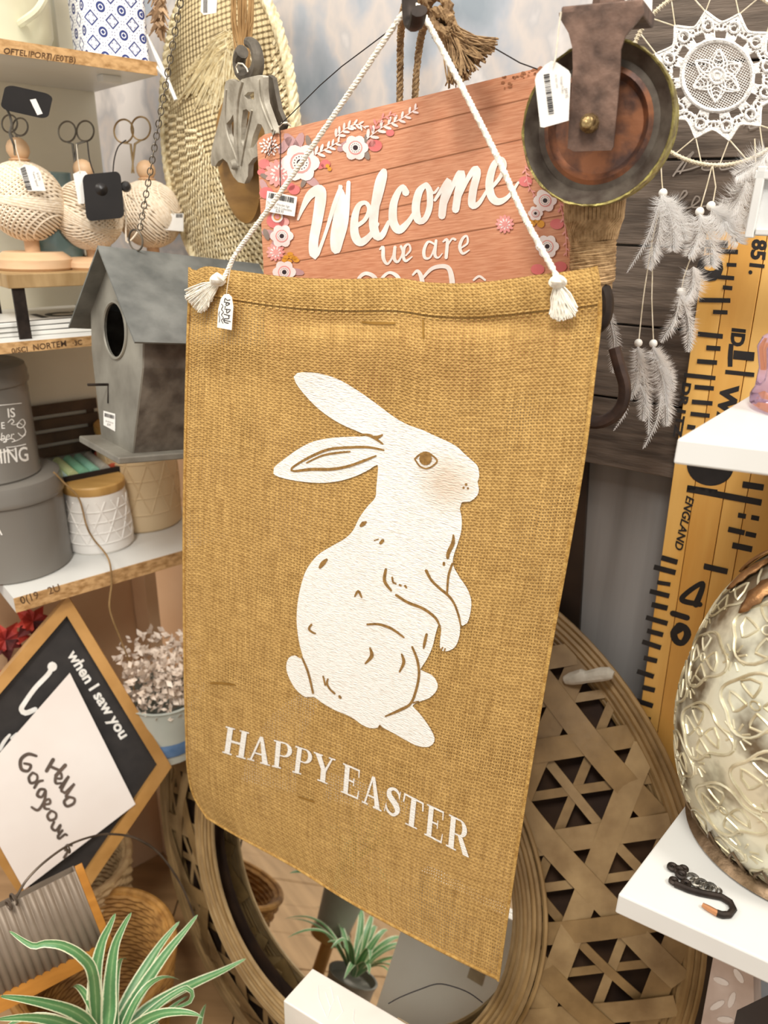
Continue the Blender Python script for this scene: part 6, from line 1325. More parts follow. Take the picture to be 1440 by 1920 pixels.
# ================================================================== round mirror in a woven bamboo frame
be = radians(18); NM = N * cos(be) + Z * sin(be); VM = NM.cross(U); VM = VM if VM.z > 0 else -VM
MC = W(.075) + U * -.048; MC.z = .581; MC = MC + U * -.226 + VM * .0885
RI_, RO_ = .25, .435
mir = thing('woven_mirror', 'round mirror in a wide open-weave bamboo frame leaning behind the burlap banner', 'mirror', MC - VM * RO_)
def cone(r):
    t = (r - RI_) / (RO_ - RI_); return .012 - .085 * t ** 1.25
def mp3(x, y, l=0.0): r = hypot(x, y); return MC + U * x + VM * y + NM * (cone(max(r, RI_)) + l)
m = bpy.data.materials.new('mirror_silver'); m.use_nodes = True; b = m.node_tree.nodes['Principled BSDF']; b.inputs['Base Color'].default_value = (.86, .87, .84, 1); b.inputs['Metallic'].default_value = 1; b.inputs['Roughness'].default_value = .02
mb = MB(); mb.lathe(MC - NM * .012, NM, [(.0001, 0), (RI_ - .004, 0), (RI_ - .004, -.004), (.0001, -.004)], 72); obj('glass', mb, m, mir, label='round mirror glass', angle=20)
M_cane = mat('cane', 'a98a5c', '7e6138', rough=.5, scale=18, stretch=(1, 1, 1), lo=.3, hi=.7); M_strip = mat('bamboo_strip', 'a98d62', '7f6440', rough=.55, scale=24, lo=.3, hi=.7, bump=.25, bscale=120); M_strip2 = mat('bamboo_strip_dark', '9a7c50', '745a36', rough=.55, scale=24, lo=.3, hi=.7, bump=.25, bscale=120)
for k in range(8):
    r = RI_ - .006 + .0052 * k; h = .014 + .006 * sin(pi * (k + .5) / 8) - .004 * (k > 6); mb = MB(); mb.tube([MC + (U * cos(a) + VM * sin(a)) * (r + .0006 * sin(a * 5 + k)) + NM * h for a in [2 * pi * i / 96 for i in range(96)]], .0031, 6, closed=True); obj('rim_cane', mb, M_cane if k % 2 else M_strip, mir)
for k in range(6):
    r = RO_ - .022 + .0065 * k; mb = MB(); mb.tube([MC + (U * cos(a) + VM * sin(a)) * r + NM * (cone(RO_) + .006 - .002 * abs(k - 2.5)) for a in [2 * pi * i / 110 for i in range(110)]], .004, 6, closed=True); obj('outer_cane', mb, M_cane if k % 2 else M_strip2, mir)
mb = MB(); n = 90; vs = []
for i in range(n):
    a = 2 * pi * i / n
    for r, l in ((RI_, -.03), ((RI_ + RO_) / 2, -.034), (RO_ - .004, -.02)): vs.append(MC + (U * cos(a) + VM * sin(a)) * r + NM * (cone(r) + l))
mb.add(vs, [(3 * i + j, 3 * ((i + 1) % n) + j, 3 * ((i + 1) % n) + j + 1, 3 * i + j + 1) for i in range(n) for j in (0, 1)]); o = obj('shade_backing', mb, mat('shade_backing_brown', '4b3420', '33231a', rough=.9, scale=20), mir)  # backing layer; its dark brown stands in for shade behind the open weave
def strip(P, w_, m, lay, ph):
    mb = MB(); vs = []; L_ = [];
    for i, (x, y) in enumerate(P):
        t = Vector((P[min(i + 1, len(P) - 1)][0] - P[max(i - 1, 0)][0], P[min(i + 1, len(P) - 1)][1] - P[max(i - 1, 0)][1])).normalized(); nx, ny = -t.y * w_ / 2, t.x * w_ / 2; s_ = hypot(x - P[0][0], y - P[0][1])
        l = lay + .0022 * sin(s_ * 2 * pi / PER * .5 + ph)
        for sg in (-1, 1): vs.append(mp3(x + nx * sg, y + ny * sg, l + .0012))
        for sg in (1, -1): vs.append(mp3(x + nx * sg, y + ny * sg, l))
    n_ = len(P)
    mb.add(vs, [(4 * i + j, 4 * i + (j + 1) % 4, 4 * i + 4 + (j + 1) % 4, 4 * i + 4 + j) for i in range(n_ - 1) for j in range(4)] + [(0, 1, 2, 3), (4 * n_ - 4, 4 * n_ - 3, 4 * n_ - 2, 4 * n_ - 1)])
    obj('woven_strip', mb, m, mir, angle=50)
PER = .105
def segs(an, off):
    out = []; cur = []; ca, sa = cos(an), sin(an)
    for i in range(-60, 61):
        s_ = i * .0073; x, y = ca * s_ - sa * off, sa * s_ + ca * off; r = hypot(x, y)
        if RI_ + .008 < r < RO_ - .004: cur.append((x, y))
        else:
            if len(cur) > 3: out.append(cur)
            cur = []
    if len(cur) > 3: out.append(cur)
    return out
for d_, (an, ph0) in enumerate(((radians(84), 0), (radians(24), 2.1), (radians(144), 4.2))):
    for k in range(-5, 6):
        for P in segs(an, k * PER + .02 + .012 * d_): strip(P, .027, M_strip if (k + d_) % 2 else M_strip2, .0006 * d_, ph0 + k * pi)
        for P in segs(an, (k + .5) * PER + .02 + .012 * d_): strip(P, .0105, M_strip2 if (k + d_) % 2 else M_strip, -.006 + .0006 * d_, ph0)

# ================================================================== letter board with cards under the lower shelf
LBn = (CAM - at(120, 1400, 1.08)); LBn.z = 0; LBn = (LBn.normalized() + Z * .22 + U * .0).normalized()
S_ = plane(at(120, 1400, 1.08), LBn)
lbd = thing('letter_board', 'black message board in an oak frame standing on its corner under the lower left shelf', 'board', S_(150, 1640))
M_oak = mat('oak_frame', 'c49456', 'a87a3f', rough=.5, scale=14); M_blk = mat('black_board', '34302e', '2a2726', rough=.7)
top, rgt, bot, lft = (128, 1118), (322, 1438), (95, 1770), (-130, 1420)
def inset(q, k): cx_ = sum(p[0] for p in q) / 4; cy_ = sum(p[1] for p in q) / 4; return [(cx_ + (p[0] - cx_) * k, cy_ + (p[1] - cy_) * k) for p in q]
Q = [top, rgt, bot, lft]; I = inset(Q, .885)
mb = MB(); mb.slab(inset(Q, .93), S_, .006, -.002); obj('black_panel', mb, M_blk, lbd, smooth=False)
for i in range(4): j = (i + 1) % 4; mb = MB(); mb.slab([Q[i], Q[j], I[j], I[i]], S_, .018, -.004); obj('frame_rail', mb, M_oak, lbd, smooth=False, bevel=.001)
mb = MB(); an = atan2(rgt[1] - top[1], rgt[0] - top[0])
vs, fs = text('when I saw you', 126, 1228, 21, an - .02, S_, .0046, bold=.03, sx=1.0); mb.add(vs, fs)
mb.stroke([(98, 1245, 9), (92, 1262, 9), (66, 1290, 9), (46, 1318, 9), (40, 1330, 10), (48, 1337, 10), (66, 1330, 9)], S_, .0046); mb.dot(98, 1250, 9, S_, .0048)
mb.stroke([(0, 1405, 7), (8, 1390, 7), (18, 1378, 5)], S_, .0046); mb.stroke([(22, 1384, 6), (32, 1376, 6)], S_, .0046)
obj('white_chalk_lettering', mb, M_print, lbd, smooth=False)
S2_ = plane(at(120, 1400, 1.08) + LBn * .016, LBn)
cdh = thing('greeting_card', 'white card handwritten Hello Gorgeous leaning on the black message board', 'card', S2_(60, 1660)); mb = MB(); mb.slab([(131, 1262), (254, 1508), (45, 1668), (-60, 1480)], S2_, .001); obj('card', mb, mat('warm_white_card', 'f5ede6', 'ebe0d8', rough=.6, scale=5), cdh, smooth=False)
mb = MB(); cA = crop(0, 1250, .349)
HG = [[(250, 560, 14), (285, 500, 15)], [(300, 585, 14), (350, 530, 15)], [(268, 535, 11), (325, 560, 11)], [(305, 600, 9), (330, 600, 10), (325, 570, 10), (300, 590, 12), (300, 625, 11), (330, 625, 8)], [(320, 650, 8), (360, 600, 11), (370, 590, 9), (330, 660, 12), (345, 675, 8)], [(345, 680, 8), (390, 640, 11), (400, 630, 9), (355, 695, 12), (370, 705, 8)], [(370, 700, 11), (345, 725, 12), (360, 750, 11), (395, 735, 11), (400, 710, 10), (372, 700, 10)],
      [(195, 480, 10), (150, 470, 13), (112, 500, 14), (115, 550, 13), (150, 560, 11), (165, 530, 11), (130, 520, 9)], [(175, 570, 10), (155, 595, 11), (165, 625, 11), (195, 615, 10), (200, 585, 9), (178, 570, 9)], [(185, 650, 11), (205, 620, 11), (230, 612, 9)], [(240, 660, 10), (215, 660, 11), (200, 690, 12), (225, 700, 10), (245, 665, 9), (238, 720, 11), (205, 770, 11), (170, 755, 9)], [(240, 740, 9), (268, 735, 10), (265, 712, 9), (240, 725, 11), (240, 760, 11), (265, 765, 8)], [(275, 775, 10), (255, 800, 11), (268, 825, 11), (298, 815, 10), (300, 788, 9), (278, 775, 9)], [(290, 835, 10), (278, 865, 11), (300, 880, 10), (325, 850, 10), (312, 890, 9)], [(335, 880, 10), (312, 910, 12), (318, 925, 9), (350, 900, 10), (360, 905, 9)], [(385, 960, 9), (360, 960, 10), (350, 985, 11), (368, 985, 10), (345, 1025, 11)]]
for q in HG: mb.stroke([(x, y, w_ * 1.45) for x, y, w_ in cA(q)], S2_, .0016, step=2)
obj('handwriting', mb, mat('brown_ink', '6a5a4f', '574a41', rough=.7), cdh, smooth=False, label='brown brush handwriting Hello Gorgeous')
# red silk flowers at far left, white bouquet in a pale tin pail
M_red = mat('red_petal', 'c9402e', '8a1f1c', rough=.6, scale=20); M_red2 = mat('dark_red', '6a2320', '451715', rough=.7)
bp_ = at(20, 1300, 1.16); bq = thing('red_flowers', 'bunch of red silk poinsettia flowers at the left edge under the lower shelf', 'flowers', bp_ - Z * .3); rr = random.Random(4)
mb = MB(); mb.lathe(bp_ - Z * .3, Z, [(.0001, 0), (.05, 0), (.07, .12), (.075, .16), (.06, .17)], 24); obj('vase', mb, M_red2, bq)
for fx, fy, fr_ in ((10, 1200, 46), (62, 1165, 40), (-15, 1290, 50), (50, 1250, 34), (30, 1330, 40), (-20, 1400, 44), (80, 1210, 26)):
    c = at(fx, fy, 1.15 + rr.uniform(-.03, .03)); s_ = mpp(c); mb = MB(); fdir = (CAM - c).normalized(); xx = fdir.orthogonal().normalized(); yy = fdir.cross(xx)
    for k in range(9):
        a = k * 2.4; L1 = fr_ * s_ * (1 - .04 * k); e = xx * cos(a) + yy * sin(a); t_ = xx * -sin(a) + yy * cos(a); w_ = L1 * .28; l0 = .004 * k / 9
        mb.add([c + fdir * l0, c + e * L1 * .5 + t_ * w_ + fdir * (l0 + .008), c + e * L1 + fdir * (l0 - .004), c + e * L1 * .5 - t_ * w_ + fdir * (l0 + .008), c + e * L1 * .5 + fdir * (l0 + .004)], [(0, 1, 4), (1, 2, 4), (2, 3, 4), (3, 0, 4)], 0 if k % 3 else 1)
    obj('flower_head', mb, [M_red, M_red2], bq, smooth=False)
    mb = MB(); mb.tube([c - fdir * .002, bp_ - Z * .13], .0015, 5); obj('stem', mb, M_red2, bq)
pp = at(318, 1400, 1.2); pw = thing('flower_pail', 'pale tin pail with a blurred bunch of dried white flowers left of the banner edge', 'flowers', pp); s_ = mpp(pp)
mb = MB(); mb.lathe(pp, Z, [(.0001, 0), (.045, 0), (.05, .004), (.06, .105), (.063, .108), (.058, .108), (.05, .02)], 32); obj('pail', mb, mat('pale_tin', 'd3d8cf', 'b9c0b8', rough=.4, metal=.2, scale=6), pw)
mb = MB(); mb.lathe(pp + Z * .02, Z, [(.053, 0), (.0545, .004), (.0545, .02), (.0545, .024)], 32); obj('blue_band', mb, mat('blue_mark', '6f8fb8', '54749c', rough=.5), pw, label='blue painted mark')
mb = MB()
for i in range(800):
    a, r, h = rr.uniform(0, 2 * pi), .062 * sqrt(rr.random()), rr.uniform(.09, .19); c = pp + Vector((cos(a) * r * (.7 + h * 2), sin(a) * r, h)); e = Vector((rr.gauss(0, 1), rr.gauss(0, 1), rr.gauss(0, 1))).normalized(); f_ = e.orthogonal().normalized(); L1 = rr.uniform(.004, .009); mb.add([c - e * L1, c + f_ * L1 * .5, c + e * L1, c - f_ * L1 * .5], [(0, 1, 2, 3)])
obj('dried_blossom', mb, mat('dried_white', 'f3e4d4', 'cdb8a4', rough=.8, scale=60), pw, smooth=False, kind='stuff')
# folded pale cloth wedge behind, above the pail
# ================================================================== corrugated planter with wire handle
M_corr = mat('corrugated_zinc', '9a8b7b', '857666', rough=.5, metal=.25, scale=12)
M_oran = mat('orange_wood', 'c58637', 'a66c26', rough=.5, scale=10, stretch=(1, 1, 5))
PD_ = .92
pn = (CAM - at(100, 1750, PD_)); pn.z = 0; pn = (pn.normalized() + Z * .35).normalized(); S_ = plane(at(100, 1750, PD_), pn)
pla = thing('zinc_planter', 'ribbed zinc planter with orange wooden edging and a wire handle, lower left corner', 'planter', S_(90, 1900))
tl_, tr_, br_, bl_ = (-60, 1732), (142, 1632), (196, 1768), (-10, 1872)
mb = MB(); nb = 84; vs = []
for i in range(nb + 1):
    t = i / nb; l = .0028 * (.5 + .5 * cos(2 * pi * i / 6)) if True else 0
    vs.append(S_(tl_[0] + (tr_[0] - tl_[0]) * t, tl_[1] + (tr_[1] - tl_[1]) * t, l)); vs.append(S_(bl_[0] + (br_[0] - bl_[0]) * t, bl_[1] + (br_[1] - bl_[1]) * t, l))
mb.add(vs, [(2 * i, 2 * i + 2, 2 * i + 3, 2 * i + 1) for i in range(nb)]); o = obj('ribbed_front', mb, M_corr, pla, angle=80); sm = o.modifiers.new('s', 'SOLIDIFY'); sm.thickness = .0015
mb = MB(); mb.slab([(142, 1632), (156, 1625), (210, 1762), (196, 1770)], S_, .012, -.008); obj('side_edging', mb, M_oran, pla, smooth=False, bevel=.001)
mb = MB(); mb.slab([(-12, 1872), (196, 1768), (212, 1762), (190, 1800), (20, 1890), (-10, 1905)], S_, .012, -.008); obj('bottom_edging', mb, M_oran, pla, smooth=False, bevel=.001)
mb = MB(); dd = Z * -.012 - pn * .035; a, b_, c, d = [S_(*q, -.004) for q in ((-60, 1732), (142, 1632), (196, 1770), (-10, 1880))]
for q0_, q1_ in ((a, d), (b_, c), (d, c)): mb.hexa([q0_, q1_, q1_ + dd, q0_ + dd], [p - (a + c - q0_ - q1_).normalized() * -.002 for p in (q0_, q1_, q1_ + dd, q0_ + dd)])
mb.hexa([a + dd, b_ + dd, c + dd, d + dd], [p + dd * 1.02 for p in (a, b_, c, d)]); obj('box_walls', mb, M_corr, pla, smooth=False)
mb = MB(); P = path3([S_(x, y, l) for x, y, l in ((30, 1684, .002), (50, 1650, .0), (85, 1615, -.01), (130, 1584, -.03), (175, 1568, -.05), (210, 1564, -.07), (255, 1572, -.09), (300, 1602, -.11), (340, 1660, -.12), (365, 1720, -.13))]); mb.tube(P, .0016, 6)
q = S_(26, 1686, .003); s_ = mpp(q)
for r_, dx in ((11, 0), (9, 4)): mb.tube([q + U * dx * s_ + (U * cos(t) + Z * sin(t)) * r_ * s_ + N * .002 * dx for t in [2 * pi * i / 18 for i in range(18)]], .0014, 6, closed=True)
q2 = at(128, 1592, .93); mb.tube([q2 + (U * cos(t) * .6 + Z * sin(t)) * .006 for t in [2 * pi * i / 10 for i in range(10)]], .0011, 5, closed=True); obj('wire_handle', mb, mat('dark_wire', '6b5d50', '4e4339', rough=.5, metal=.5), pla)
# planter stands on a low dark plank bench
bz = (c + dd).z; 
# cream basket behind the planter, wicker basket behind the plant
M_wick = mat('wicker', 'b08040', '8a5e28', rough=.65, scale=50, bump=.4, bscale=120); M_wick2 = mat('pale_wicker', 'd8b886', 'b9966a', rough=.65, scale=50, bump=.3)
def wicker(c, r0, r1, H_, rows, m, lab, nm='wicker_basket'):
    t = thing(nm, lab, 'basket', c); mb = MB(); mb.lathe(c, Z, [(.0001, .002), (r0 * .97, .002), (r1 * .97, H_), (r1 * .93, H_), (r0 * .93, .006), (.0001, .006)], 40); obj('wall', mb, m, t)
    mb = MB(); nst = 48
    for k in range(rows):
        h = H_ * (k + .5) / rows; r = r0 + (r1 - r0) * h / H_; mb.tube([c + Z * h + Vector((cos(a), sin(a), 0)) * (r * .93 - .0012 * (1 if (i + k) % 2 else -1)) for i, a in enumerate([2 * pi * j / nst for j in range(nst)])], H_ / rows * .5, 5, closed=True)
        mb.tube([c + Z * h + Vector((cos(a), sin(a), 0)) * (r + .0018 * (1 if (i + k) % 2 else -1)) for i, a in enumerate([2 * pi * j / nst for j in range(nst)])], H_ / rows * .52, 5, closed=True)
    obj('woven_rows', mb, m, t, kind='stuff'); mb = MB(); mb.tube([c + Z * H_ + Vector((cos(a), sin(a), 0)) * r1 for a in [2 * pi * j / 60 for j in range(60)]], .006, 8, closed=True); obj('rim', mb, m, t); return t
wc_ = at(290, 1840, 1.13); wicker(Vector((wc_.x - .085, wc_.y + .0, FLOOR + .003)), .085, .115, wc_.z - FLOOR + .05, 26, M_wick, 'brown woven wicker basket behind the spider plant and left of the mirror')
wc_ = at(170, 1640, 1.26); wicker(Vector((wc_.x - .02, wc_.y + .0, FLOOR + .003)), .06, .085, wc_.z - FLOOR + .03, 22, M_wick2, 'pale round basket with rolled rim behind the message board and zinc planter')
# ================================================================== spider plant
M_lf = bpy.data.materials.new('variegated_leaf'); M_lf.use_nodes = True; b = M_lf.node_tree.nodes['Principled BSDF']; b.inputs['Roughness'].default_value = .4
tc = N_(M_lf, 'ShaderNodeTexCoord'); sx = N_(M_lf, 'ShaderNodeSeparateXYZ'); M_lf.node_tree.links.new(tc.outputs['UV'], sx.inputs[0]); nz = N_(M_lf, 'ShaderNodeTexNoise'); nz.inputs['Scale'].default_value = 9; M_lf.node_tree.links.new(tc.outputs['UV'], nz.inputs['Vector'])
e_ = math_(M_lf, 'ADD', math_(M_lf, 'ABSOLUTE', math_(M_lf, 'SUBTRACT', sx.outputs[0], .5)), math_(M_lf, 'MULTIPLY', math_(M_lf, 'SUBTRACT', nz.outputs['Fac'], .5), .12)); rp = N_(M_lf, 'ShaderNodeValToRGB'); el = rp.color_ramp.elements
el[0].position = 0; el[0].color = (*lin('93b27e'), 1); el[1].position = .5; el[1].color = (*lin('f0edd0'), 1)
for p_, c_l in ((.08, '63935a'), (.36, '4f8352'), (.42, 'dfe6bc')): x = el.new(p_); x.color = (*lin(c_l), 1)
M_lf.node_tree.links.new(e_, rp.inputs[0]); M_lf.node_tree.links.new(rp.outputs[0], b.inputs['Base Color'])
PB = at(215, 1990, .90)
spl = thing('spider_plant', 'variegated spider plant with long green and cream leaves at the bottom of the picture', 'plant', Vector((PB.x, PB.y, FLOOR + .1)))
def leaf(pts, wmax, d0, d1, arch=0.0, twist=0.0):
    """leaf through measured points; depth runs from d0 at the base to d1 at the tip"""
    sp = spline(pts, 7); n = len(sp); C3 = [at(x, y, d0 + (d1 - d0) * (i / (n - 1)) - arch * sin(pi * i / (n - 1))) for i, (x, y) in enumerate(sp)]; mb = MB(); vs = []; uv = []
    for i, p in enumerate(C3):
        t = i / (n - 1); tg_ = (C3[min(i + 1, n - 1)] - C3[max(i - 1, 0)]).normalized(); vw = (CAM - p).normalized(); sd_ = tg_.cross(vw).normalized(); sd_ = (sd_ + vw * twist).normalized(); w_ = wmax * (min(1, .55 + t * 2.2) * (1 - t) ** .55 if t > .25 else min(1, .55 + t * 2.2) * (.75 ** .55 + (.25 - t) * .2)) * mpp(p) + .0002; nn = tg_.cross(sd_)
        if nn.dot(vw) < 0: nn = -nn
        for j, u in enumerate((-1, -.5, 0, .5, 1)): vs.append(p + sd_ * u * w_ * .5 - nn * (1 - abs(u)) * w_ * .22); uv.append((j / 4, t * 4))
    mb.add(vs, [(5 * i + j, 5 * i + j + 1, 5 * i + 6 + j, 5 * i + 5 + j) for i in range(n - 1) for j in range(4)], 0, uv); return obj('leaf', mb, M_lf, spl, angle=80)
cB_ = crop(0, 1250, .349)
LF = [([(520, 2000), (508, 1850), (512, 1650), (545, 1490), (585, 1400), (620, 1325)], 34, .90, .93, .0), ([(570, 2000), (585, 1850), (592, 1680), (615, 1510), (660, 1400), (706, 1320)], 32, .89, .90, 0), ([(520, 1960), (500, 1660), (440, 1560), (340, 1500), (240, 1488), (170, 1498), (50, 1420)], 26, .90, .80, .03),
      ([(540, 2000), (470, 1910), (380, 1850), (250, 1810), (120, 1785), (0, 1770)], 26, .88, .76, .02), ([(530, 2010), (430, 1960), (300, 1905), (150, 1885), (-20, 1895)], 26, .87, .74, .02), ([(600, 2000), (680, 1800), (760, 1650), (850, 1510), (920, 1420), (965, 1368)], 28, .90, .99, .0), ([(600, 2010), (700, 1830), (800, 1670), (900, 1530), (1000, 1410), (1062, 1332)], 30, .90, .98, 0),
      ([(640, 2000), (780, 1850), (930, 1755), (1060, 1692), (1180, 1640), (1260, 1600), (1322, 1568)], 26, .90, 1.0, .0), ([(640, 2005), (760, 1910), (870, 1862), (980, 1855), (1060, 1870), (1092, 1888)], 24, .89, .84, .02), ([(650, 2005), (790, 1870), (900, 1780), (1000, 1725), (1030, 1745), (1020, 1800), (900, 1848)], 16, .90, .95, 0), ([(640, 2020), (720, 1960), (830, 1900), (960, 1800), (1010, 1770)], 14, .9, .96, 0),
      ([(500, 2030), (350, 1980), (200, 1950), (0, 1960)], 24, .86, .74, .02), ([(600, 2020), (640, 1900), (700, 1780), (790, 1640)], 22, .92, 1.02, .0)]
for q, w_, d0, d1, ar in LF: leaf(cB_(q), w_ * 1.05, d0, d1, ar, .25)
rr = random.Random(9)
for k in range(0, 16, 2):      # leaves on the far side and below, facing the mirror
    a = 2 * pi * k / 16 + rr.uniform(-.2, .2); r = rr.uniform(.10, .19); hgt_ = rr.uniform(.05, .17); mb = MB(); vs = []; uv = []; n = 14; e = Vector((cos(a), sin(a), 0)); sd_ = Vector((-sin(a), cos(a), 0))
    if e.y < -.25: continue
    for i in range(n + 1):
        t = i / n; p = PB + e * r * t + Z * (hgt_ * 2.2 * t - hgt_ * 1.9 * t * t); w_ = .014 * (1 - t) ** .6 + .0004
        for j, u in enumerate((-1, -.5, 0, .5, 1)): vs.append(p + sd_ * u * w_ * .5 + Z * abs(u) * w_ * .2); uv.append((j / 4, t * 4))
    mb.add(vs, [(5 * i + j, 5 * i + j + 1, 5 * i + 6 + j, 5 * i + 5 + j) for i in range(n) for j in range(4)], 0, uv); obj('leaf', mb, M_lf, spl, angle=80)
pb_ = Vector((PB.x, PB.y, PB.z - .095)); hp2 = PB.z - pb_.z; mb = MB(); mb.lathe(pb_, Z, [(.0001, 0), (.032, 0), (.042, hp2 - .01), (.045, hp2), (.041, hp2), (.039, hp2 - .012), (.0001, hp2 - .012)], 36); obj('pot', mb, mat('grey_pot', '9a958c', '847f76', rough=.6, scale=10), spl)
stl = thing('plant_stand', 'slim wooden column stand under the spider plant, below the picture edge', 'stand', Vector((PB.x, PB.y, FLOOR))); mb = MB(); mb.lathe(Vector((PB.x, PB.y, PB.z - .112)), Z, [(.0001, 0), (.036, 0), (.038, .006), (.036, .016), (.0001, .016)], 36); obj('top', mb, M_oak, stl)
mb = MB(); mb.lathe(Vector((PB.x, PB.y, FLOOR + .005)), Z, [(.0001, 0), (.036, 0), (.036, .008), (.012, .016), (.012, PB.z - .117 - FLOOR)], 20); obj('column', mb, M_oak, stl)
# a second spider plant just below the picture edge: the mirror shows it
PB2 = Vector((-.232, .566, .405)); sp2 = thing('spider_plant', 'second variegated spider plant below the picture edge, seen reflected in the mirror', 'plant', Vector((PB2.x, PB2.y, FLOOR))); rr = random.Random(13)
for k in range(22):
    a = 2 * pi * k / 22 + rr.uniform(-.15, .15); r = rr.uniform(.07, .15); hgt_ = rr.uniform(.04, .09); mb = MB(); vs = []; uv = []; n = 16; e = Vector((cos(a), sin(a), 0)); sd_ = Vector((-sin(a), cos(a), 0))
    for i in range(n + 1):
        t = i / n; p = PB2 + e * (.008 + r * t) + Z * (hgt_ * 2.4 * t - hgt_ * (1.0 + 6 * r) * t * t); w_ = .017 * (min(1, .6 + 2 * t)) * (1 - t) ** .6 + .0004
        for j, u in enumerate((-1, -.5, 0, .5, 1)): vs.append(p + sd_ * u * w_ * .5 + Z * abs(u) * w_ * .2); uv.append((j / 4, t * 4))
    mb.add(vs, [(5 * i + j, 5 * i + j + 1, 5 * i + 6 + j, 5 * i + 5 + j) for i in range(n) for j in range(4)], 0, uv); obj('leaf', mb, M_lf, sp2, angle=80)
h2 = PB2.z - FLOOR; mb = MB(); mb.lathe(Vector((PB2.x, PB2.y, FLOOR)), Z, [(.0001, .007), (.034, .007), (.042, h2 - .01), (.045, h2), (.041, h2), (.038, h2 - .012), (.0001, h2 - .012)], 36); obj('pot', mb, MATS['grey_pot'], sp2)
# ================================================================== white box in front of the mirror
zb = at(588, 1816, .90).z; f = lambda x, y: hz(x, y, zb)
a, b_, c = f(586, 1815), f(531, 1876), f(790, 1935); dl = (c - a); dl.normalize(); ds = (b_ - a); wS = ds.length; ds.normalize(); Lb = .30
q = [a, a + ds * wS, a + ds * wS + dl * Lb, a + dl * Lb]; bx = thing('white_box', 'glossy white shrink wrapped box in front of the mirror at the bottom edge', 'box', (q[0] + q[2]) / 2 - Z * .3)
mb = MB(); mb.hexa([p - Z * .30 for p in q], q); obj('carton', mb, mat('shrink_wrapped_card', 'f2ece4', 'e6ddd3', rough=.18, scale=6, bump=.35, bscale=30, spec=.7), bx, smooth=False, bevel=.0015)
mb = MB(); rr = random.Random(6)
for k in range(9): s0 = rr.uniform(.02, .16); p = a + dl * s0 + ds * wS * rr.uniform(.1, .4); mb.tube([p + Z * .0004, p + ds * wS * .25 + dl * rr.uniform(.004, .02) + Z * .0008, p + ds * wS * .5 + dl * rr.uniform(.008, .04) + Z * .0004], .0005, 4)
obj('wrap_crease', mb, mat('clear_film', 'ffffff', 'f4f0ea', rough=.1), bx, kind='stuff')
mb = MB(); ns_ = dl.cross(Z); pbk = a + dl * .07 - Z * .001; 
bkN = -ds; bp0 = a + bkN * .0006
for z0_, w_ in ((.03, .012),): mb.box(bp0 + dl * .13 - Z * .05, dl * .012, bkN * .0004, Z * .05)
obj('parcel_tape', mb, mat('brown_tape', 'b59f80', '9f8a6c', rough=.4), bx, smooth=False)
mb = MB(); st_ = thing('crate', 'plain brown crate under the white box, below the picture edge', 'crate', Vector(((q[0] + q[2]) / 2).to_tuple()[:2] + (FLOOR + .006,))); hb2 = zb - .302 - FLOOR - .006
cc_ = (q[0] + q[2]) / 2
if hb2 > .01:
    cc_.z = FLOOR + .006 + hb2 / 2; mb.box(cc_, dl * (Lb / 2), ds * (wS / 2), Z * (hb2 / 2)); obj('body', mb, M_box, st_, smooth=False)
# thin black cord across the mirror
cdw = thing('black_cord', 'thin black cord looping in front of the mirror beside the white box', 'cord', at(800, 1870, .8)); mb = MB(); mb.tube(path3([at(x, y, .815) for x, y in ((728, 1882), (750, 1870), (785, 1856), (820, 1845), (850, 1850), (880, 1862), (905, 1880))]), .0007, 5); obj('strand', mb, M_thread, cdw)
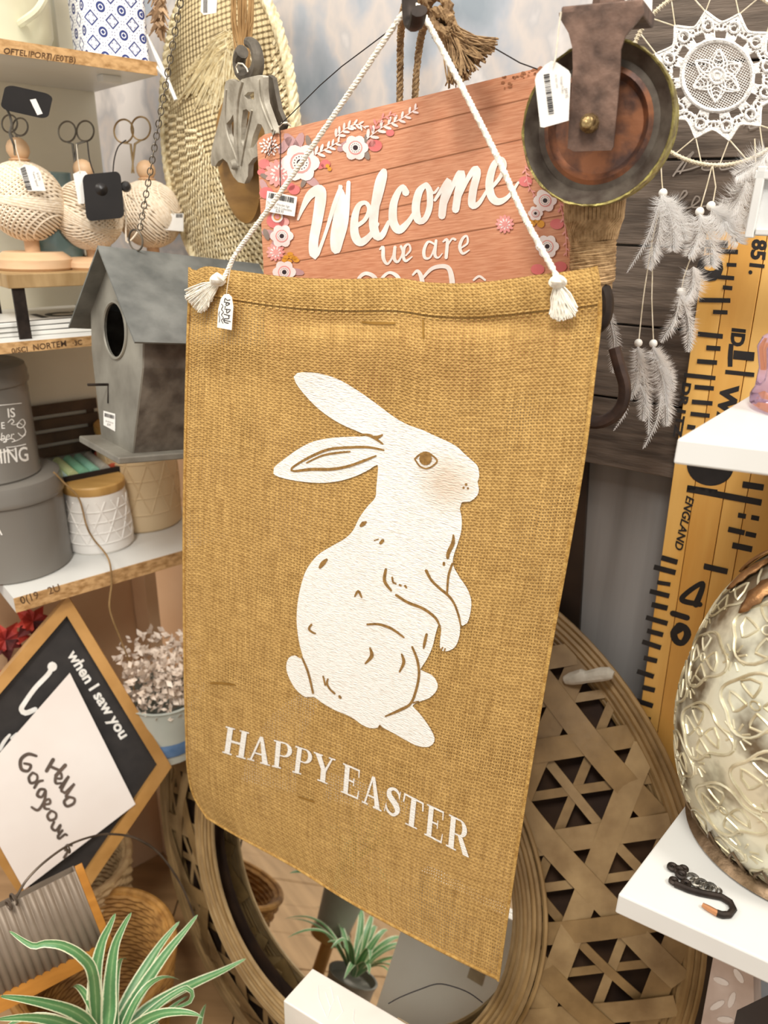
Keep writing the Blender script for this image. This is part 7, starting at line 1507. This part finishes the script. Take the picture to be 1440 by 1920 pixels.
# ================================================================== lower right corner under the shelf: wrapped gift and dark easel leg
gp = at(1375, 1860, .80); gn = (CAM - gp).normalized(); S_ = plane(gp, Vector((gn.x, gn.y, .15)))
gb_ = thing('gift_box', 'pinkish white box with pale floral print under the lower right shelf', 'box', S_(1375, 1990)); M_gift = mat('pink_print', 'd6c3b6', 'b9a293', rough=.6, scale=14, lo=.4, hi=.6)
mb = MB(); mb.slab([(1338, 1790), (1412, 1800), (1416, 1990), (1302, 1990)], S_, .05, -.05); obj('carton', mb, M_gift, gb_, smooth=False, bevel=.001)
mb = MB(); 
for x, y, an in ((1352, 1840, .4), (1372, 1875, 1.9), (1345, 1885, 2.6), (1385, 1830, 1.0), (1360, 1912, .1)): mb.dot(x, y, 16, S_, .0005, 0, 10, ry=6, rot=an)
obj('petal_print', mb, mat('pale_petal', 'eadfd6', 'dccfc4', rough=.6), gb_, smooth=False)
S3 = plane(at(1420, 1800, .86), CAM - at(1420, 1800, .86)); bd2 = thing('blue_card', 'pale blue card behind the pink printed box at the lower right edge', 'card', S3(1430, 1990)); mb = MB(); mb.slab([(1405, 1790), (1520, 1790), (1520, 1990), (1400, 1990)], S3, .003, -.01); obj('card', mb, mat('pale_blue', 'c4cdd6', 'b4bfca', rough=.6), bd2, smooth=False)
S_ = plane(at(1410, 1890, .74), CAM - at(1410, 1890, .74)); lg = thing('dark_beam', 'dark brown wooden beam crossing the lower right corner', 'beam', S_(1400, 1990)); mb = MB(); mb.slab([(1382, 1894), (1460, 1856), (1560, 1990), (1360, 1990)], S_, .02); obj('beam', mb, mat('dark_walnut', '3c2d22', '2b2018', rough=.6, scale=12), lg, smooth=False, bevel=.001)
S_ = wplane(.30); db_ = thing('shadow_strip', 'dark strip standing in for the shadow between the banner edge and the grey wall', 'board', W(.32)); mb = MB(); mb.slab([(1060, 700), (1112, 700), (1082, 1235), (1030, 1235)], wplane(.339), .008); obj('board', mb, MATS['dark_walnut'], db_, smooth=False)  # dark strip added as the deep shadow along the banner's right edge
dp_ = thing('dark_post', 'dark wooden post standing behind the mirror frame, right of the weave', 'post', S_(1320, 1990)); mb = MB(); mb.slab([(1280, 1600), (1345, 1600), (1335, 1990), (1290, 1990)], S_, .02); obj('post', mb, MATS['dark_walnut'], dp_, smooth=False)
